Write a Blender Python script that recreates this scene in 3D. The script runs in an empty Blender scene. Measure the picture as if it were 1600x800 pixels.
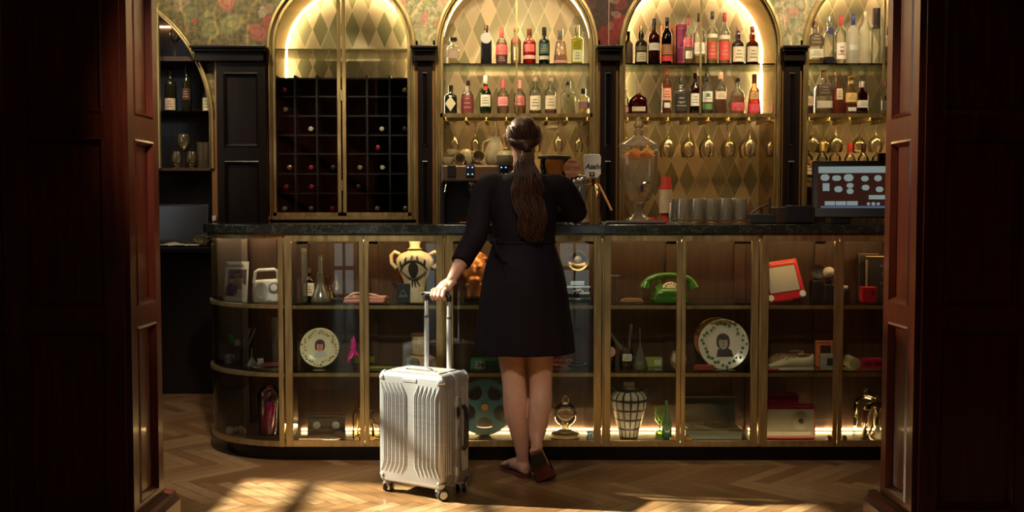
import bpy, math, random
from mathutils import Vector, Matrix
PI = math.pi
R = math.radians
random.seed(7)
SC = bpy.context.scene
COL = SC.collection

# ------------------------------------------------------------------ camera
CAM_H, F_PX, HORIZON = 1.24, 1600.0, 325.0
PITCH = math.atan((400 - HORIZON) / F_PX)
cam_data = bpy.data.cameras.new('camera')
cam_data.sensor_width = 36.0
cam_data.lens = 36.0 * F_PX / 1600.0
cam_data.clip_start = 0.05
cam = bpy.data.objects.new('camera', cam_data)
COL.objects.link(cam)
cam.location = (0, 0, CAM_H)
cam.rotation_euler = (PI / 2 - PITCH, 0, 0)
SC.camera = cam

# ------------------------------------------------------------------ exposure
SC.view_settings.view_transform = 'Standard'
SC.view_settings.look = 'None'
SC.view_settings.gamma = 1.0
SC.view_settings.exposure = 0.22
SC.view_settings.use_curve_mapping = False
try:
    SC.cycles.use_denoising = True
    SC.cycles.denoiser = 'OPENIMAGEDENOISE'
    SC.cycles.max_bounces = 8
    SC.cycles.diffuse_bounces = 3
    SC.cycles.glossy_bounces = 4
    SC.cycles.transmission_bounces = 10
    SC.cycles.transparent_max_bounces = 40
    SC.cycles.caustics_reflective = False
    SC.cycles.caustics_refractive = False
    SC.cycles.sample_clamp_indirect = 3.0
    SC.cycles.sample_clamp_direct = 0.0
    SC.cycles.use_light_tree = True
except Exception:
    pass

# ------------------------------------------------------------------ world and lamps
world = bpy.data.worlds.new('sky')
SC.world = world
world.use_nodes = True
wn = world.node_tree
wn.nodes.clear()
w_out = wn.nodes.new('ShaderNodeOutputWorld')
w_bg = wn.nodes.new('ShaderNodeBackground')
w_bg.inputs['Color'].default_value = (0.66, 0.78, 0.76, 1)
w_bg.inputs['Strength'].default_value = 1.3
wn.links.new(w_bg.outputs[0], w_out.inputs[0])

def lamp(name, kind, loc, energy, color, target=None, size=0.3, size_y=None, angle=None, spot=None, spread=None):
    d = bpy.data.lights.new(name, kind)
    d.energy = energy
    d.color = color
    if kind == 'AREA':
        d.shape = 'RECTANGLE' if size_y else 'SQUARE'
        d.size = size
        if size_y: d.size_y = size_y
        if spread: d.spread = spread
    if kind == 'SUN': d.angle = angle or 0.01
    if kind == 'SPOT':
        d.spot_size = spot or 1.0
        d.spot_blend = 0.6
        d.shadow_soft_size = size
    if kind == 'POINT': d.shadow_soft_size = size
    o = bpy.data.objects.new(name, d)
    COL.objects.link(o)
    o.location = loc
    if target is not None:
        o.rotation_euler = (Vector(target) - Vector(loc)).to_track_quat('-Z', 'Y').to_euler()
    return o

SUN_DIR = Vector((1.0, -0.17, -0.66)).normalized()
lamp('sun', 'SUN', (-6, 5, 5), 26.0, (1.0, 0.87, 0.66), target=Vector((-6, 5, 5)) + SUN_DIR, angle=0.02)
# daylight entering through the bar room's left window
lamp('window_daylight', 'AREA', (-3.32, 4.5, 2.15), 8, (0.85, 0.93, 1.0), target=(0, 4.5, 0.9), size=1.2, size_y=1.8)
# warm spots in the bar room ceiling, above the frame
for i, (sx, e) in enumerate(((-1.9, 22), (-0.55, 34), (0.65, 16), (1.9, 30))):
    lamp('ceiling_spot', 'SPOT', (sx, 5.85, 3.12), e * 3.0, (1.0, 0.78, 0.45), target=(sx, 6.8, 2.35), size=0.05, spot=1.3)
lamp('bar_downlight', 'SPOT', (-0.3, 4.35, 3.12), 30, (1.0, 0.72, 0.42), target=(-0.3, 5.2, 0.5), size=0.08, spot=1.5)
lamp('bar_downlight', 'SPOT', (1.3, 6.1, 3.12), 36, (1.0, 0.72, 0.40), target=(1.3, 6.7, 1.2), size=0.08, spot=1.1)
lamp('bar_downlight', 'SPOT', (0.0, 6.1, 3.12), 30, (1.0, 0.72, 0.40), target=(0.0, 6.9, 1.2), size=0.08, spot=1.1)
# unseen narrow spots added on both sides of the bar to warm the door reveals
lamp('jamb_fill_spot', 'SPOT', (1.9, 6.2, 2.95), 260, (1.0, 0.72, 0.36), target=(-1.32, 3.65, 2.15), size=0.05, spot=R(17))
lamp('jamb_fill_spot', 'SPOT', (1.3, 4.4, 3.0), 30, (1.0, 0.74, 0.40), target=(-1.32, 3.65, 0.3), size=0.05, spot=R(24))
lamp('jamb_fill_spot', 'SPOT', (-1.9, 6.2, 2.95), 800, (1.0, 0.74, 0.42), target=(1.40, 3.65, 1.6), size=0.05, spot=R(34))
lamp('rack_fill_spot', 'SPOT', (-1.12, 5.0, 3.1), 120, (1.0, 0.80, 0.55), target=(-1.12, 6.85, 1.55), size=0.04, spot=R(26))  # extra spot added so the lying wine bottles show up
lamp('dispenser_fill_spot', 'SPOT', (0.95, 4.6, 3.1), 110, (1.0, 0.80, 0.50), target=(0.85, 5.25, 1.3), size=0.05, spot=R(34))  # added spot that brightens the dispenser and tumblers
lamp('corner_spot', 'SPOT', (-2.2, 5.4, 3.1), 60, (1.0, 0.78, 0.48), target=(-2.15, 6.9, 1.6), size=0.05, spot=R(30))
lamp('bar_fill', 'POINT', (0.1, 5.6, 2.9), 11, (1.0, 0.74, 0.44), size=0.12)  # weak general fill added for the things on the counter

for sx, tx, e in ((-0.45, -1.25, 240), (-0.30, -0.62, 80), (0.30, 0.55, 50), (0.45, 1.25, 100)):
    lamp('case_fill_spot', 'SPOT', (sx, 2.2, 2.85), e, (1.0, 0.84, 0.66), target=(tx, 5.0, 0.58), size=0.06, spot=R(34))  # unseen frontal spots added to light the display case contents
lamp('hall_fill', 'AREA', (0.0, 0.6, 3.15), 7, (1.0, 0.66, 0.5), target=(0, 0.6, 0), size=2.2, size_y=1.6)  # unseen fill panel added to lift the dark front panelling

# ------------------------------------------------------------------ helpers
def P(px, py, Y):
    u = (px - 800) / F_PX
    v = (400 - py) / F_PX
    c, s = math.cos(PITCH), math.sin(PITCH)
    t = Y / (c + v * s)
    return Vector((u * t, Y, CAM_H + t * (v * c - s)))
def PX(px, Y, py=400): return P(px, py, Y).x
def PZ(py, Y): return P(800, py, Y).z

class MB:
    """collects shapes and links them as one mesh object"""
    def __init__(self):
        self.v = []; self.f = []; self.m = []
        self.T = Matrix.Identity(4)
        self.mi = 0
    def add(self, vs, fs):
        b = len(self.v)
        for p in vs: self.v.append(self.T @ Vector(p))
        for f in fs:
            self.f.append([b + i for i in f]); self.m.append(self.mi)
        return self
    def box(self, a, b):
        x0, y0, z0 = a; x1, y1, z1 = b
        vs = [(x0,y0,z0),(x1,y0,z0),(x1,y1,z0),(x0,y1,z0),(x0,y0,z1),(x1,y0,z1),(x1,y1,z1),(x0,y1,z1)]
        return self.add(vs, [(3,2,1,0),(4,5,6,7),(0,1,5,4),(1,2,6,5),(2,3,7,6),(3,0,4,7)])
    def cbox(self, c, s, rot=None):
        """box by centre and size, optional rotation matrix"""
        h = [k / 2 for k in s]
        M = rot.to_3x3() if rot else Matrix.Identity(3)
        vs = [Vector(c) + M @ Vector((sx*h[0], sy*h[1], sz*h[2])) for sz in (-1,1) for sx, sy in ((-1,-1),(1,-1),(1,1),(-1,1))]
        return self.add(vs, [(3,2,1,0),(4,5,6,7),(0,1,5,4),(1,2,6,5),(2,3,7,6),(3,0,4,7)])
    def prism(self, poly, lo, hi, plane='xz'):
        """2-D polygon extruded along the third axis"""
        def at(p, w):
            if plane == 'xz': return (p[0], w, p[1])
            if plane == 'xy': return (p[0], p[1], w)
            return (w, p[0], p[1])
        n = len(poly)
        vs = [at(p, lo) for p in poly] + [at(p, hi) for p in poly]
        fs = [list(range(n)), list(range(2*n-1, n-1, -1))]
        fs += [(i, i+n, (i+1) % n + n, (i+1) % n) for i in range(n)]
        return self.add(vs, fs)
    def strip(self, A, B, lo, hi, plane='xz', closed=False):
        """solid band between two matching 2-D polylines, extruded"""
        def at(p, w):
            if plane == 'xz': return (p[0], w, p[1])
            if plane == 'xy': return (p[0], p[1], w)
            return (w, p[0], p[1])
        n = len(A)
        vs = [at(p, lo) for p in A] + [at(p, lo) for p in B] + [at(p, hi) for p in A] + [at(p, hi) for p in B]
        fs = []
        rng = range(n if closed else n - 1)
        for i in rng:
            j = (i + 1) % n
            fs += [(i, j, n+j, n+i), (2*n+i, 3*n+i, 3*n+j, 2*n+j), (i, 2*n+i, 2*n+j, j), (n+i, n+j, 3*n+j, 3*n+i)]
        if not closed:
            fs += [(0, n, 3*n, 2*n), (n-1, 3*n-1, 4*n-1, 2*n-1)]
        return self.add(vs, fs)
    def lathe(self, prof, n=24, c=(0,0,0), sq=2.0, sx=1.0, sy=1.0, cap=(True, True), a0=0.0, a1=2*PI, axis='z'):
        full = abs(a1 - a0 - 2*PI) < 1e-6
        m = n if full else n + 1
        vs = []
        for r, z in prof:
            for i in range(m):
                a = a0 + (a1 - a0) * i / n
                ca, sa = math.cos(a), math.sin(a)
                if sq != 2.0:
                    k = (abs(ca)**sq + abs(sa)**sq) ** (-1.0/sq)
                    ca *= k; sa *= k
                x, y = r*ca*sx, r*sa*sy
                if axis == 'z': p = (c[0]+x, c[1]+y, c[2]+z)
                elif axis == 'y': p = (c[0]+x, c[1]+z, c[2]+y)
                else: p = (c[0]+z, c[1]+x, c[2]+y)
                vs.append(p)
        fs = []
        for k in range(len(prof)-1):
            for i in range(m if full else m-1):
                j = (i+1) % m
                fs.append((k*m+i, k*m+j, (k+1)*m+j, (k+1)*m+i))
        if full and cap[0] and prof[0][0] > 1e-6: fs.append(list(range(m-1, -1, -1)))
        if full and cap[1] and prof[-1][0] > 1e-6:
            b = (len(prof)-1)*m; fs.append([b+i for i in range(m)])
        return self.add(vs, fs)
    def ball(self, c, r, n=16, m=10):
        rx, ry, rz = (r, r, r) if not hasattr(r, '__len__') else r
        prof = [(max(1e-4, math.sin(PI*k/m)), -math.cos(PI*k/m)) for k in range(m+1)]
        T = self.T
        self.T = T @ Matrix.Translation(c) @ Matrix.Diagonal((rx, ry, rz, 1))
        self.lathe(prof, n)
        self.T = T
        return self
    def tube(self, pts, r, n=8, cap=True, closed=False, flat=1.0, up=None):
        pts = [Vector(p) for p in pts]
        k = len(pts)
        rr = r if hasattr(r, '__len__') else [r]*k
        vs = []; prev = None
        for i, p in enumerate(pts):
            if closed: t = pts[(i+1) % k] - pts[i-1]
            else: t = pts[min(i+1, k-1)] - pts[max(i-1, 0)]
            if t.length < 1e-9: t = Vector((0,0,1))
            t.normalize()
            if prev is None:
                a = Vector(up) if up else (Vector((0,0,1)) if abs(t.z) < 0.9 else Vector((0,1,0)))
            else: a = prev
            nrm = (a - t * a.dot(t))
            if nrm.length < 1e-6: nrm = t.orthogonal()
            nrm.normalize(); prev = nrm
            bn = t.cross(nrm)
            for q in range(n):
                ang = 2*PI*q/n
                vs.append(p + nrm*math.cos(ang)*rr[i]*flat + bn*math.sin(ang)*rr[i])
        fs = []
        for i in range(k if closed else k-1):
            j = (i+1) % k
            for q in range(n):
                w = (q+1) % n
                fs.append((i*n+q, i*n+w, j*n+w, j*n+q))
        if cap and not closed:
            fs.append(list(range(n-1, -1, -1))); fs.append([(k-1)*n+q for q in range(n)])
        return self.add(vs, fs)
    def loft(self, rings, cap=True):
        n = len(rings[0]); vs = [p for r_ in rings for p in r_]; fs = []
        for k in range(len(rings)-1):
            for i in range(n):
                j = (i+1) % n
                fs.append((k*n+i, k*n+j, (k+1)*n+j, (k+1)*n+i))
        if cap:
            fs.append(list(range(n-1,-1,-1))); b = (len(rings)-1)*n; fs.append([b+i for i in range(n)])
        return self.add(vs, fs)
    def build(self, name, mat, parent=None, smooth=True, angle=35, bevel=0.0, seg=2, loc=None, rot=None):
        me = bpy.data.meshes.new(name)
        me.from_pydata([tuple(p) for p in self.v], [], self.f)
        mats = mat if isinstance(mat, (list, tuple)) else [mat]
        for q in mats: me.materials.append(q)
        if len(mats) > 1: me.polygons.foreach_set('material_index', self.m)
        me.validate(); me.update()
        import bmesh
        bm = bmesh.new(); bm.from_mesh(me)
        bmesh.ops.recalc_face_normals(bm, faces=bm.faces)
        bm.to_mesh(me); bm.free()
        if smooth:
            me.polygons.foreach_set('use_smooth', [True]*len(me.polygons))
            try: me.set_sharp_from_angle(angle=R(angle))
            except Exception: pass
        o = bpy.data.objects.new(name, me)
        COL.objects.link(o)
        if parent is not None: o.parent = parent
        if loc is not None: o.location = loc
        if rot is not None: o.rotation_euler = rot
        if bevel:
            b = o.modifiers.new('b', 'BEVEL'); b.width = bevel; b.segments = seg; b.limit_method = 'ANGLE'; b.angle_limit = R(30)
        return o

def tag(o, label, cat, group=None):
    o['label'] = label; o['category'] = cat
    if group: o['group'] = group
    return o
def thing(name, label, cat, loc=(0,0,0), rotz=0, group=None):
    o = bpy.data.objects.new(name, None); COL.objects.link(o)
    o.empty_display_size = 0.05
    o.location = loc; o.rotation_euler = (0, 0, rotz)
    return tag(o, label, cat, group)
def struct(o):
    o['kind'] = 'structure'; return o
def text_mesh(s, size, name, mat, parent, loc, rot=(PI/2,0,0), extrude=0.0004, bold=0.0, sx=1.0, font_shear=0.0):
    c = bpy.data.curves.new('t', 'FONT'); c.body = s; c.size = size; c.extrude = extrude; c.offset = bold
    c.align_x = 'CENTER'; c.align_y = 'CENTER'; c.shear = font_shear; c.resolution_u = 3
    t = bpy.data.objects.new('t', c); COL.objects.link(t)
    bpy.context.view_layer.update()
    dg = bpy.context.evaluated_depsgraph_get()
    me = bpy.data.meshes.new_from_object(t.evaluated_get(dg))
    bpy.data.objects.remove(t); bpy.data.curves.remove(c)
    me.materials.clear(); me.materials.append(mat)
    o = bpy.data.objects.new(name, me); COL.objects.link(o); o.parent = parent
    o.location = loc; o.rotation_euler = rot; o.scale = (sx, 1, 1)
    return o

# ------------------------------------------------------------------ materials
class NT:
    def __init__(self, name):
        self.mat = bpy.data.materials.new(name); self.mat.use_nodes = True
        self.t = self.mat.node_tree; self.t.nodes.clear()
        self.out = self.t.nodes.new('ShaderNodeOutputMaterial')
    def n(self, kind, **kw):
        x = self.t.nodes.new('ShaderNode' + kind)
        for k, v in kw.items():
            if hasattr(x, k): setattr(x, k, v)
        return x
    def l(self, a, b): self.t.links.new(a, b)
    def math(self, op, a, b=None, c=None):
        x = self.n('Math', operation=op)
        for i, q in enumerate((a, b, c)):
            if q is None: continue
            if isinstance(q, (int, float)): x.inputs[i].default_value = q
            else: self.l(q, x.inputs[i])
        return x.outputs[0]
    def ramp(self, fac, stops, interp='LINEAR'):
        x = self.n('ValToRGB'); x.color_ramp.interpolation = interp
        e = x.color_ramp.elements
        while len(e) > 1: e.remove(e[-1])
        e[0].position = stops[0][0]; e[0].color = (*stops[0][1], 1)
        for p, c in stops[1:]:
            q = e.new(p); q.color = (*c, 1)
        self.l(fac, x.inputs[0]); return x.outputs[0]
    def mix(self, fac, a, b, mode='MIX'):
        x = self.n('Mix'); x.data_type = 'RGBA'; x.blend_type = mode
        for i, q in ((0, fac), (6, a), (7, b)):
            if isinstance(q, (int, float)): x.inputs[i].default_value = q
            elif isinstance(q, tuple): x.inputs[i].default_value = (*q[:3], 1)
            else: self.l(q, x.inputs[i])
        return x.outputs[2]
    def pos(self, local=False):
        g = self.n('TexCoord') if local else self.n('NewGeometry')
        return g.outputs['Object'] if local else g.outputs['Position']
    def sep(self, v):
        x = self.n('SeparateXYZ'); self.l(v, x.inputs[0]); return x.outputs
    def noise(self, scale, detail=3, vec=None, rough=0.5):
        x = self.n('TexNoise'); x.inputs['Scale'].default_value = scale; x.inputs['Detail'].default_value = detail
        x.inputs['Roughness'].default_value = rough
        if vec is not None: self.l(vec, x.inputs['Vector'])
        return x.outputs
    def scalev(self, v, s):
        x = self.n('VectorMath', operation='MULTIPLY'); self.l(v, x.inputs[0]); x.inputs[1].default_value = s
        return x.outputs[0]
    def bump(self, h, strength=0.3, dist=0.01):
        x = self.n('Bump'); x.inputs['Strength'].default_value = strength; x.inputs['Distance'].default_value = dist
        self.l(h, x.inputs['Height']); return x.outputs[0]
    def bsdf(self, color, rough=0.5, metal=0.0, spec=0.5, coat=0.0, normal=None, emis=None, es=0.0, sheen=0.0, sss=0.0, aniso=0.0):
        b = self.n('BsdfPrincipled')
        def put(k, v):
            if v is None: return
            if isinstance(v, (int, float)): b.inputs[k].default_value = v
            elif isinstance(v, tuple): b.inputs[k].default_value = (*v[:3], 1)
            else: self.l(v, b.inputs[k])
        put('Base Color', color); put('Roughness', rough); put('Metallic', metal)
        put('Specular IOR Level', spec); put('Coat Weight', coat); put('Coat Roughness', 0.08)
        if normal is not None: self.l(normal, b.inputs['Normal'])
        if emis is not None: put('Emission Color', emis); put('Emission Strength', es)
        if sheen: put('Sheen Weight', sheen)
        if sss:
            put('Subsurface Weight', sss); b.inputs['Subsurface Radius'].default_value = (0.01, 0.004, 0.002)
            b.inputs['Subsurface Scale'].default_value = 1.0
        if aniso: put('Anisotropic', aniso)
        self.l(b.outputs[0], self.out.inputs[0])
        return b

def plain(name, col, rough=0.5, metal=0.0, spec=0.5, coat=0.0, noise=0.0, nscale=30, bump=0.0, sheen=0.0, sss=0.0):
    t = NT(name)
    c = col; nrm = None
    if noise or bump:
        nz = t.noise(nscale, 4, t.pos(True))
        if noise:
            lo = tuple(max(0, k*(1-noise)) for k in col); hi = tuple(min(1, k*(1+noise)) for k in col)
            c = t.ramp(nz[0], [(0.3, lo), (0.7, hi)])
        if bump: nrm = t.bump(nz[0], bump, 0.003)
    t.bsdf(c, rough, metal, spec, coat, nrm, sheen=sheen, sss=sss)
    return t.mat

def emit(name, col, s):
    t = NT(name); e = t.n('Emission'); e.inputs[0].default_value = (*col, 1); e.inputs[1].default_value = s
    t.l(e.outputs[0], t.out.inputs[0]); return t.mat

def glass(name, tint=(0.96, 0.98, 0.96), edge=None, rough=0.02, gloss=(1,1,1), k=1.0, haze=0.0, hcol=(0.8,0.8,0.8)):
    """thin clear glass: see-through film with mirror highlights; longer path at grazing angle tints it more"""
    t = NT(name)
    lw = t.n('LayerWeight'); lw.inputs[0].default_value = 0.35
    tr = t.n('BsdfTransparent')
    c = t.mix(lw.outputs['Facing'], tint, edge or tuple(q*q*q for q in tint))
    t.l(c, tr.inputs[0])
    gl = t.n('BsdfGlossy'); gl.inputs['Roughness'].default_value = rough; gl.inputs['Color'].default_value = (*gloss, 1)
    fr = t.n('Fresnel'); fr.inputs[0].default_value = 1.45
    mx = t.n('MixShader')
    fac = t.math('MINIMUM', t.math('MULTIPLY', fr.outputs[0], k), 1.0)
    t.l(fac, mx.inputs[0]); t.l(tr.outputs[0], mx.inputs[1]); t.l(gl.outputs[0], mx.inputs[2])
    last = mx.outputs[0]
    if haze:
        df = t.n('BsdfTranslucent'); df.inputs[0].default_value = (*hcol, 1)
        d2 = t.n('BsdfDiffuse'); d2.inputs[0].default_value = (*hcol, 1)
        ad = t.n('MixShader'); ad.inputs[0].default_value = 0.5
        t.l(df.outputs[0], ad.inputs[1]); t.l(d2.outputs[0], ad.inputs[2])
        m2 = t.n('MixShader'); m2.inputs[0].default_value = haze
        t.l(last, m2.inputs[1]); t.l(ad.outputs[0], m2.inputs[2]); last = m2.outputs[0]
    t.l(last, t.out.inputs[0]); return t.mat

def refr(name, col=(1, 1, 1), rough=0.0):
    t = NT(name); b = t.bsdf(col, rough, 0, 0.5); b.inputs['Transmission Weight'].default_value = 1.0; b.inputs['IOR'].default_value = 1.45
    return t.mat

def wood(name, dark, light, rough=0.3, coat=0.3, axis=(14, 14, 1.2), spec=0.5):
    t = NT(name)
    v = t.scalev(t.pos(), axis)
    nz = t.noise(3.0, 5, v, 0.6)
    c = t.ramp(nz[0], [(0.3, dark), (0.7, light)])
    t.bsdf(c, rough, 0, spec, coat, t.bump(nz[0], 0.08, 0.002))
    return t.mat

M = {}
M['mahogany'] = wood('mahogany', (0.040, 0.007, 0.004), (0.105, 0.020, 0.008), 0.32, 0.25, spec=0.3)
M['black_wood'] = wood('black_wood', (0.005, 0.0035, 0.003), (0.011, 0.007, 0.006), 0.35, 0.1, spec=0.3)
M['rack_wood'] = wood('rack_wood', (0.008, 0.0045, 0.003), (0.018, 0.010, 0.007), 0.5, 0.0)
M['case_wood'] = wood('case_wood', (0.030, 0.014, 0.008), (0.075, 0.034, 0.018), 0.45, 0.15)
M['brass_trim_wood'] = plain('bronze_trim', (0.30, 0.15, 0.06), 0.4, 0.6)
def brass():
    t = NT('brushed_brass')
    nz = t.noise(6, 4, t.scalev(t.pos(), (8, 8, 1)))
    c = t.ramp(nz[0], [(0.3, (0.44, 0.33, 0.14)), (0.7, (0.62, 0.48, 0.23))])
    r = t.math('MULTIPLY_ADD', nz[0], 0.25, 0.22)
    t.bsdf(c, r, 0.9); return t.mat
M['brass'] = brass()
M['gold'] = plain('polished_gold', (0.75, 0.5, 0.2), 0.18, 1.0)
M['chrome'] = plain('chrome', (0.75, 0.73, 0.70), 0.12, 1.0)
M['steel'] = plain('steel', (0.50, 0.46, 0.42), 0.3, 0.9)
M['black'] = plain('black_plastic', (0.010, 0.010, 0.011), 0.4)
M['rubber'] = plain('rubber', (0.014, 0.013, 0.013), 0.65)
M['white'] = plain('white_paint', (0.75, 0.72, 0.64), 0.45, noise=0.06)
M['paper'] = plain('paper', (0.72, 0.66, 0.55), 0.8, noise=0.06)
M['led'] = emit('warm_led', (1.0, 0.72, 0.36), 42.0)
M['led_case'] = emit('warm_led_case', (1.0, 0.62, 0.24), 46.0)
M['pane'] = glass('door_glass', (0.90, 0.93, 0.91), (0.80, 0.84, 0.82), 0.0, k=0.8)
M['shelf_glass'] = glass('shelf_glass', (0.90, 0.95, 0.90), (0.35, 0.62, 0.38), 0.0)
M['glass'] = glass('clear_glass', (0.95, 0.95, 0.92), (0.60, 0.58, 0.50), 0.05, k=2.2, haze=0.12, hcol=(0.8, 0.78, 0.68))
M['plaster'] = plain('plaster', (0.10, 0.08, 0.06), 0.9)

def marble():
    t = NT('green_black_marble')
    p = t.pos()
    n1 = t.noise(3, 6, p); n2 = t.noise(9, 6, p, 0.65)
    v = t.math('ABSOLUTE', t.math('SUBTRACT', n2[0], 0.5))
    vein = t.ramp(v, [(0.0, (0.13, 0.15, 0.12)), (0.010, (0.02, 0.026, 0.022)), (0.2, (0.010, 0.013, 0.012))])
    c = t.mix(n1[0], vein, (0.012, 0.014, 0.012))
    t.bsdf(c, 0.12, 0, 0.5, 0.2); return t.mat
M['marble'] = marble()

def harlequin():
    t = NT('harlequin_panel')
    s = t.sep(t.pos())
    a = t.math('DIVIDE', s[0], 0.112); b = t.math('DIVIDE', s[2], 0.262)
    u = t.math('ADD', a, b); w = t.math('SUBTRACT', a, b)
    cu, cw = t.math('FLOOR', u), t.math('FLOOR', w)
    cb = t.n('CombineXYZ'); t.l(cu, cb.inputs[0]); t.l(cw, cb.inputs[1])
    wn_ = t.n('TexWhiteNoise'); wn_.noise_dimensions = '3D'; t.l(cb.outputs[0], wn_.inputs[0])
    par = t.math('PINGPONG', t.math('ADD', cu, cw), 1.0)
    f = t.math('MULTIPLY_ADD', wn_.outputs[0], 0.62, t.math('MULTIPLY', par, 0.36))
    c = t.ramp(f, [(0.0, (0.54, 0.43, 0.29)), (0.22, (0.42, 0.34, 0.22)), (0.45, (0.27, 0.25, 0.15)), (0.62, (0.20, 0.19, 0.10)), (0.82, (0.26, 0.20, 0.12))], 'CONSTANT')
    nz = t.noise(25, 4, t.pos())
    c = t.mix(t.math('MULTIPLY', nz[0], 0.3), c, (0.30, 0.24, 0.15))
    fu, fw = t.math('PINGPONG', u, 0.5), t.math('PINGPONG', w, 0.5)
    e = t.math('MINIMUM', t.math('FRACT', u), t.math('FRACT', w))
    line = t.math('LESS_THAN', e, 0.035)
    c = t.mix(line, c, (0.60, 0.48, 0.30))
    hgt = t.math('MINIMUM', t.math('MULTIPLY', e, 12), 1.0)
    t.bsdf(c, 0.35, 0.0, 0.4, 0.1, t.bump(hgt, 0.3, 0.004)); return t.mat
M['harlequin'] = harlequin()

def wallpaper():
    t = NT('floral_wallpaper')
    p = t.pos(); s = t.sep(p)
    xr = t.math('MULTIPLY_ADD', s[0], 1/6.0, 0.5)
    base = t.ramp(xr, [(0.0, (0.17, 0.13, 0.065)), (0.33, (0.15, 0.12, 0.06)), (0.36, (0.30, 0.30, 0.17)), (0.44, (0.40, 0.32, 0.20)),
                       (0.50, (0.2, 0.1, 0.07)), (0.54, (0.050, 0.018, 0.014)), (0.655, (0.045, 0.016, 0.013)), (0.70, (0.36, 0.31, 0.20)), (1.0, (0.38, 0.32, 0.22))])
    n1 = t.noise(34, 6, p, 0.7)
    base = t.mix(t.ramp(n1[0], [(0.40, (0.0,0,0)), (0.62, (1,1,1))]), base, t.mix(1.0, base, (0.35, 0.42, 0.33), 'MULTIPLY'))
    pd = t.n('VectorMath', operation='ADD'); nd = t.noise(7, 3, p)
    sc = t.scalev(nd[1], (0.10, 0.0, 0.10)); t.l(p, pd.inputs[0]); t.l(sc, pd.inputs[1])
    def blobs(scale, off, thr, stops, amt):
        nonlocal base
        mp = t.n('Mapping'); mp.inputs['Location'].default_value = off; t.l(pd.outputs[0], mp.inputs[0])
        vo = t.n('TexVoronoi'); vo.inputs['Scale'].default_value = scale; t.l(mp.outputs[0], vo.inputs[0])
        m1 = t.ramp(vo.outputs[0], [(thr*0.85, (1,1,1)), (thr, (0,0,0))])
        pet = t.noise(60, 3, p)
        sp = t.n('SeparateColor'); t.l(vo.outputs[1], sp.inputs[0])
        col = t.ramp(sp.outputs[0], stops, 'CONSTANT')
        ring = t.math('PINGPONG', t.math('MULTIPLY', vo.outputs[0], 5.5), 0.5)
        col = t.mix(t.math('MULTIPLY', ring, 0.9), col, t.mix(0.5, col, (0.7, 0.5, 0.4), 'MULTIPLY'))
        col = t.mix(t.math('MULTIPLY', pet[0], 0.5), col, base)
        base = t.mix(t.math('MULTIPLY', m1, amt), base, col)
    blobs(9.0, (0.3, 0, 0.1), 0.30, [(0, (0.24, 0.25, 0.10)), (0.4, (0.10, 0.10, 0.05)), (0.6, (0.34, 0.20, 0.13)), (0.8, (0.14, 0.18, 0.12))], 0.7)
    F = [(330, 45, 17, (0.27, 0.29, 0.11)), (362, 36, 19, (0.30, 0.31, 0.13)), (300, 22, 15, (0.20, 0.22, 0.12)), (283, 4, 16, (0.36, 0.28, 0.20)), (352, 0, 17, (0.60, 0.16, 0.14)), (402, 52, 15, (0.55, 0.12, 0.11)),
         (424, 36, 15, (0.52, 0.05, 0.08)), (409, 20, 9, (0.55, 0.42, 0.30)), (305, 32, 6, (0.50, 0.06, 0.07)), (440, 5, 14, (0.25, 0.27, 0.11)),
         (628, 3, 11, (0.66, 0.20, 0.18)), (664, 29, 9, (0.62, 0.16, 0.16)), (686, 36, 6, (0.60, 0.14, 0.16)), (655, 52, 16, (0.42, 0.38, 0.20)), (700, 4, 16, (0.60, 0.36, 0.26)), (686, 60, 9, (0.35, 0.36, 0.22)),
         (968, 42, 20, (0.40, 0.012, 0.018)), (942, 56, 16, (0.32, 0.012, 0.015)), (956, 64, 12, (0.24, 0.01, 0.012)), (908, 3, 12, (0.20, 0.03, 0.03)), (962, 24, 8, (0.40, 0.18, 0.15)), (970, 4, 13, (0.26, 0.015, 0.02)), (925, 10, 9, (0.10, 0.05, 0.04)),
         (1180, 5, 14, (0.50, 0.34, 0.25)), (1222, 30, 12, (0.56, 0.34, 0.26)), (1250, 44, 10, (0.50, 0.38, 0.26)), (1268, 6, 14, (0.40, 0.36, 0.22)), (1229, 62, 10, (0.40, 0.40, 0.26)), (1240, 18, 9, (0.56, 0.22, 0.18))]
    sp_ = t.sep(pd.outputs[0])
    for fx, fy, fr, fc in F:
        c0 = P(fx, fy, 6.8); r0 = fr/235.0
        dx = t.math('SUBTRACT', sp_[0], c0.x + 0.05); dz = t.math('SUBTRACT', sp_[2], c0.z + 0.05)
        d2 = t.math('SQRT', t.math('ADD', t.math('MULTIPLY', dx, dx), t.math('MULTIPLY', dz, dz)))
        an = t.math('SINE', t.math('MULTIPLY', t.math('ARCTAN2', dz, dx), 5.0 if fc[0] > fc[1]*1.3 else 2.0))
        q = t.math('DIVIDE', d2, t.math('MULTIPLY_ADD', an, r0*0.09, r0*0.92))
        msk = t.ramp(q, [(0.92, (1,1,1)), (1.0, (0,0,0))])
        sh = t.ramp(t.math('PINGPONG', t.math('MULTIPLY', q, 2.2), 0.5), [(0.0, tuple(k*0.55 for k in fc)), (0.5, tuple(min(1, k*0.9) for k in fc))])
        sh = t.mix(t.math('MULTIPLY', n1[0], 0.85), sh, base)
        base = t.mix(t.math('MULTIPLY', msk, 0.9), base, sh)
    # scrolling stems
    wv = t.n('TexWave'); wv.inputs['Scale'].default_value = 1.6; wv.inputs['Distortion'].default_value = 14; wv.inputs['Detail'].default_value = 3
    t.l(p, wv.inputs[0])
    ln = t.ramp(wv.outputs[0], [(0.0, (1,1,1)), (0.05, (0,0,0))])
    base = t.mix(t.math('MULTIPLY', ln, 0.6), base, t.mix(1.0, base, (2.2, 1.8, 1.4), 'MULTIPLY'))
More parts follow.
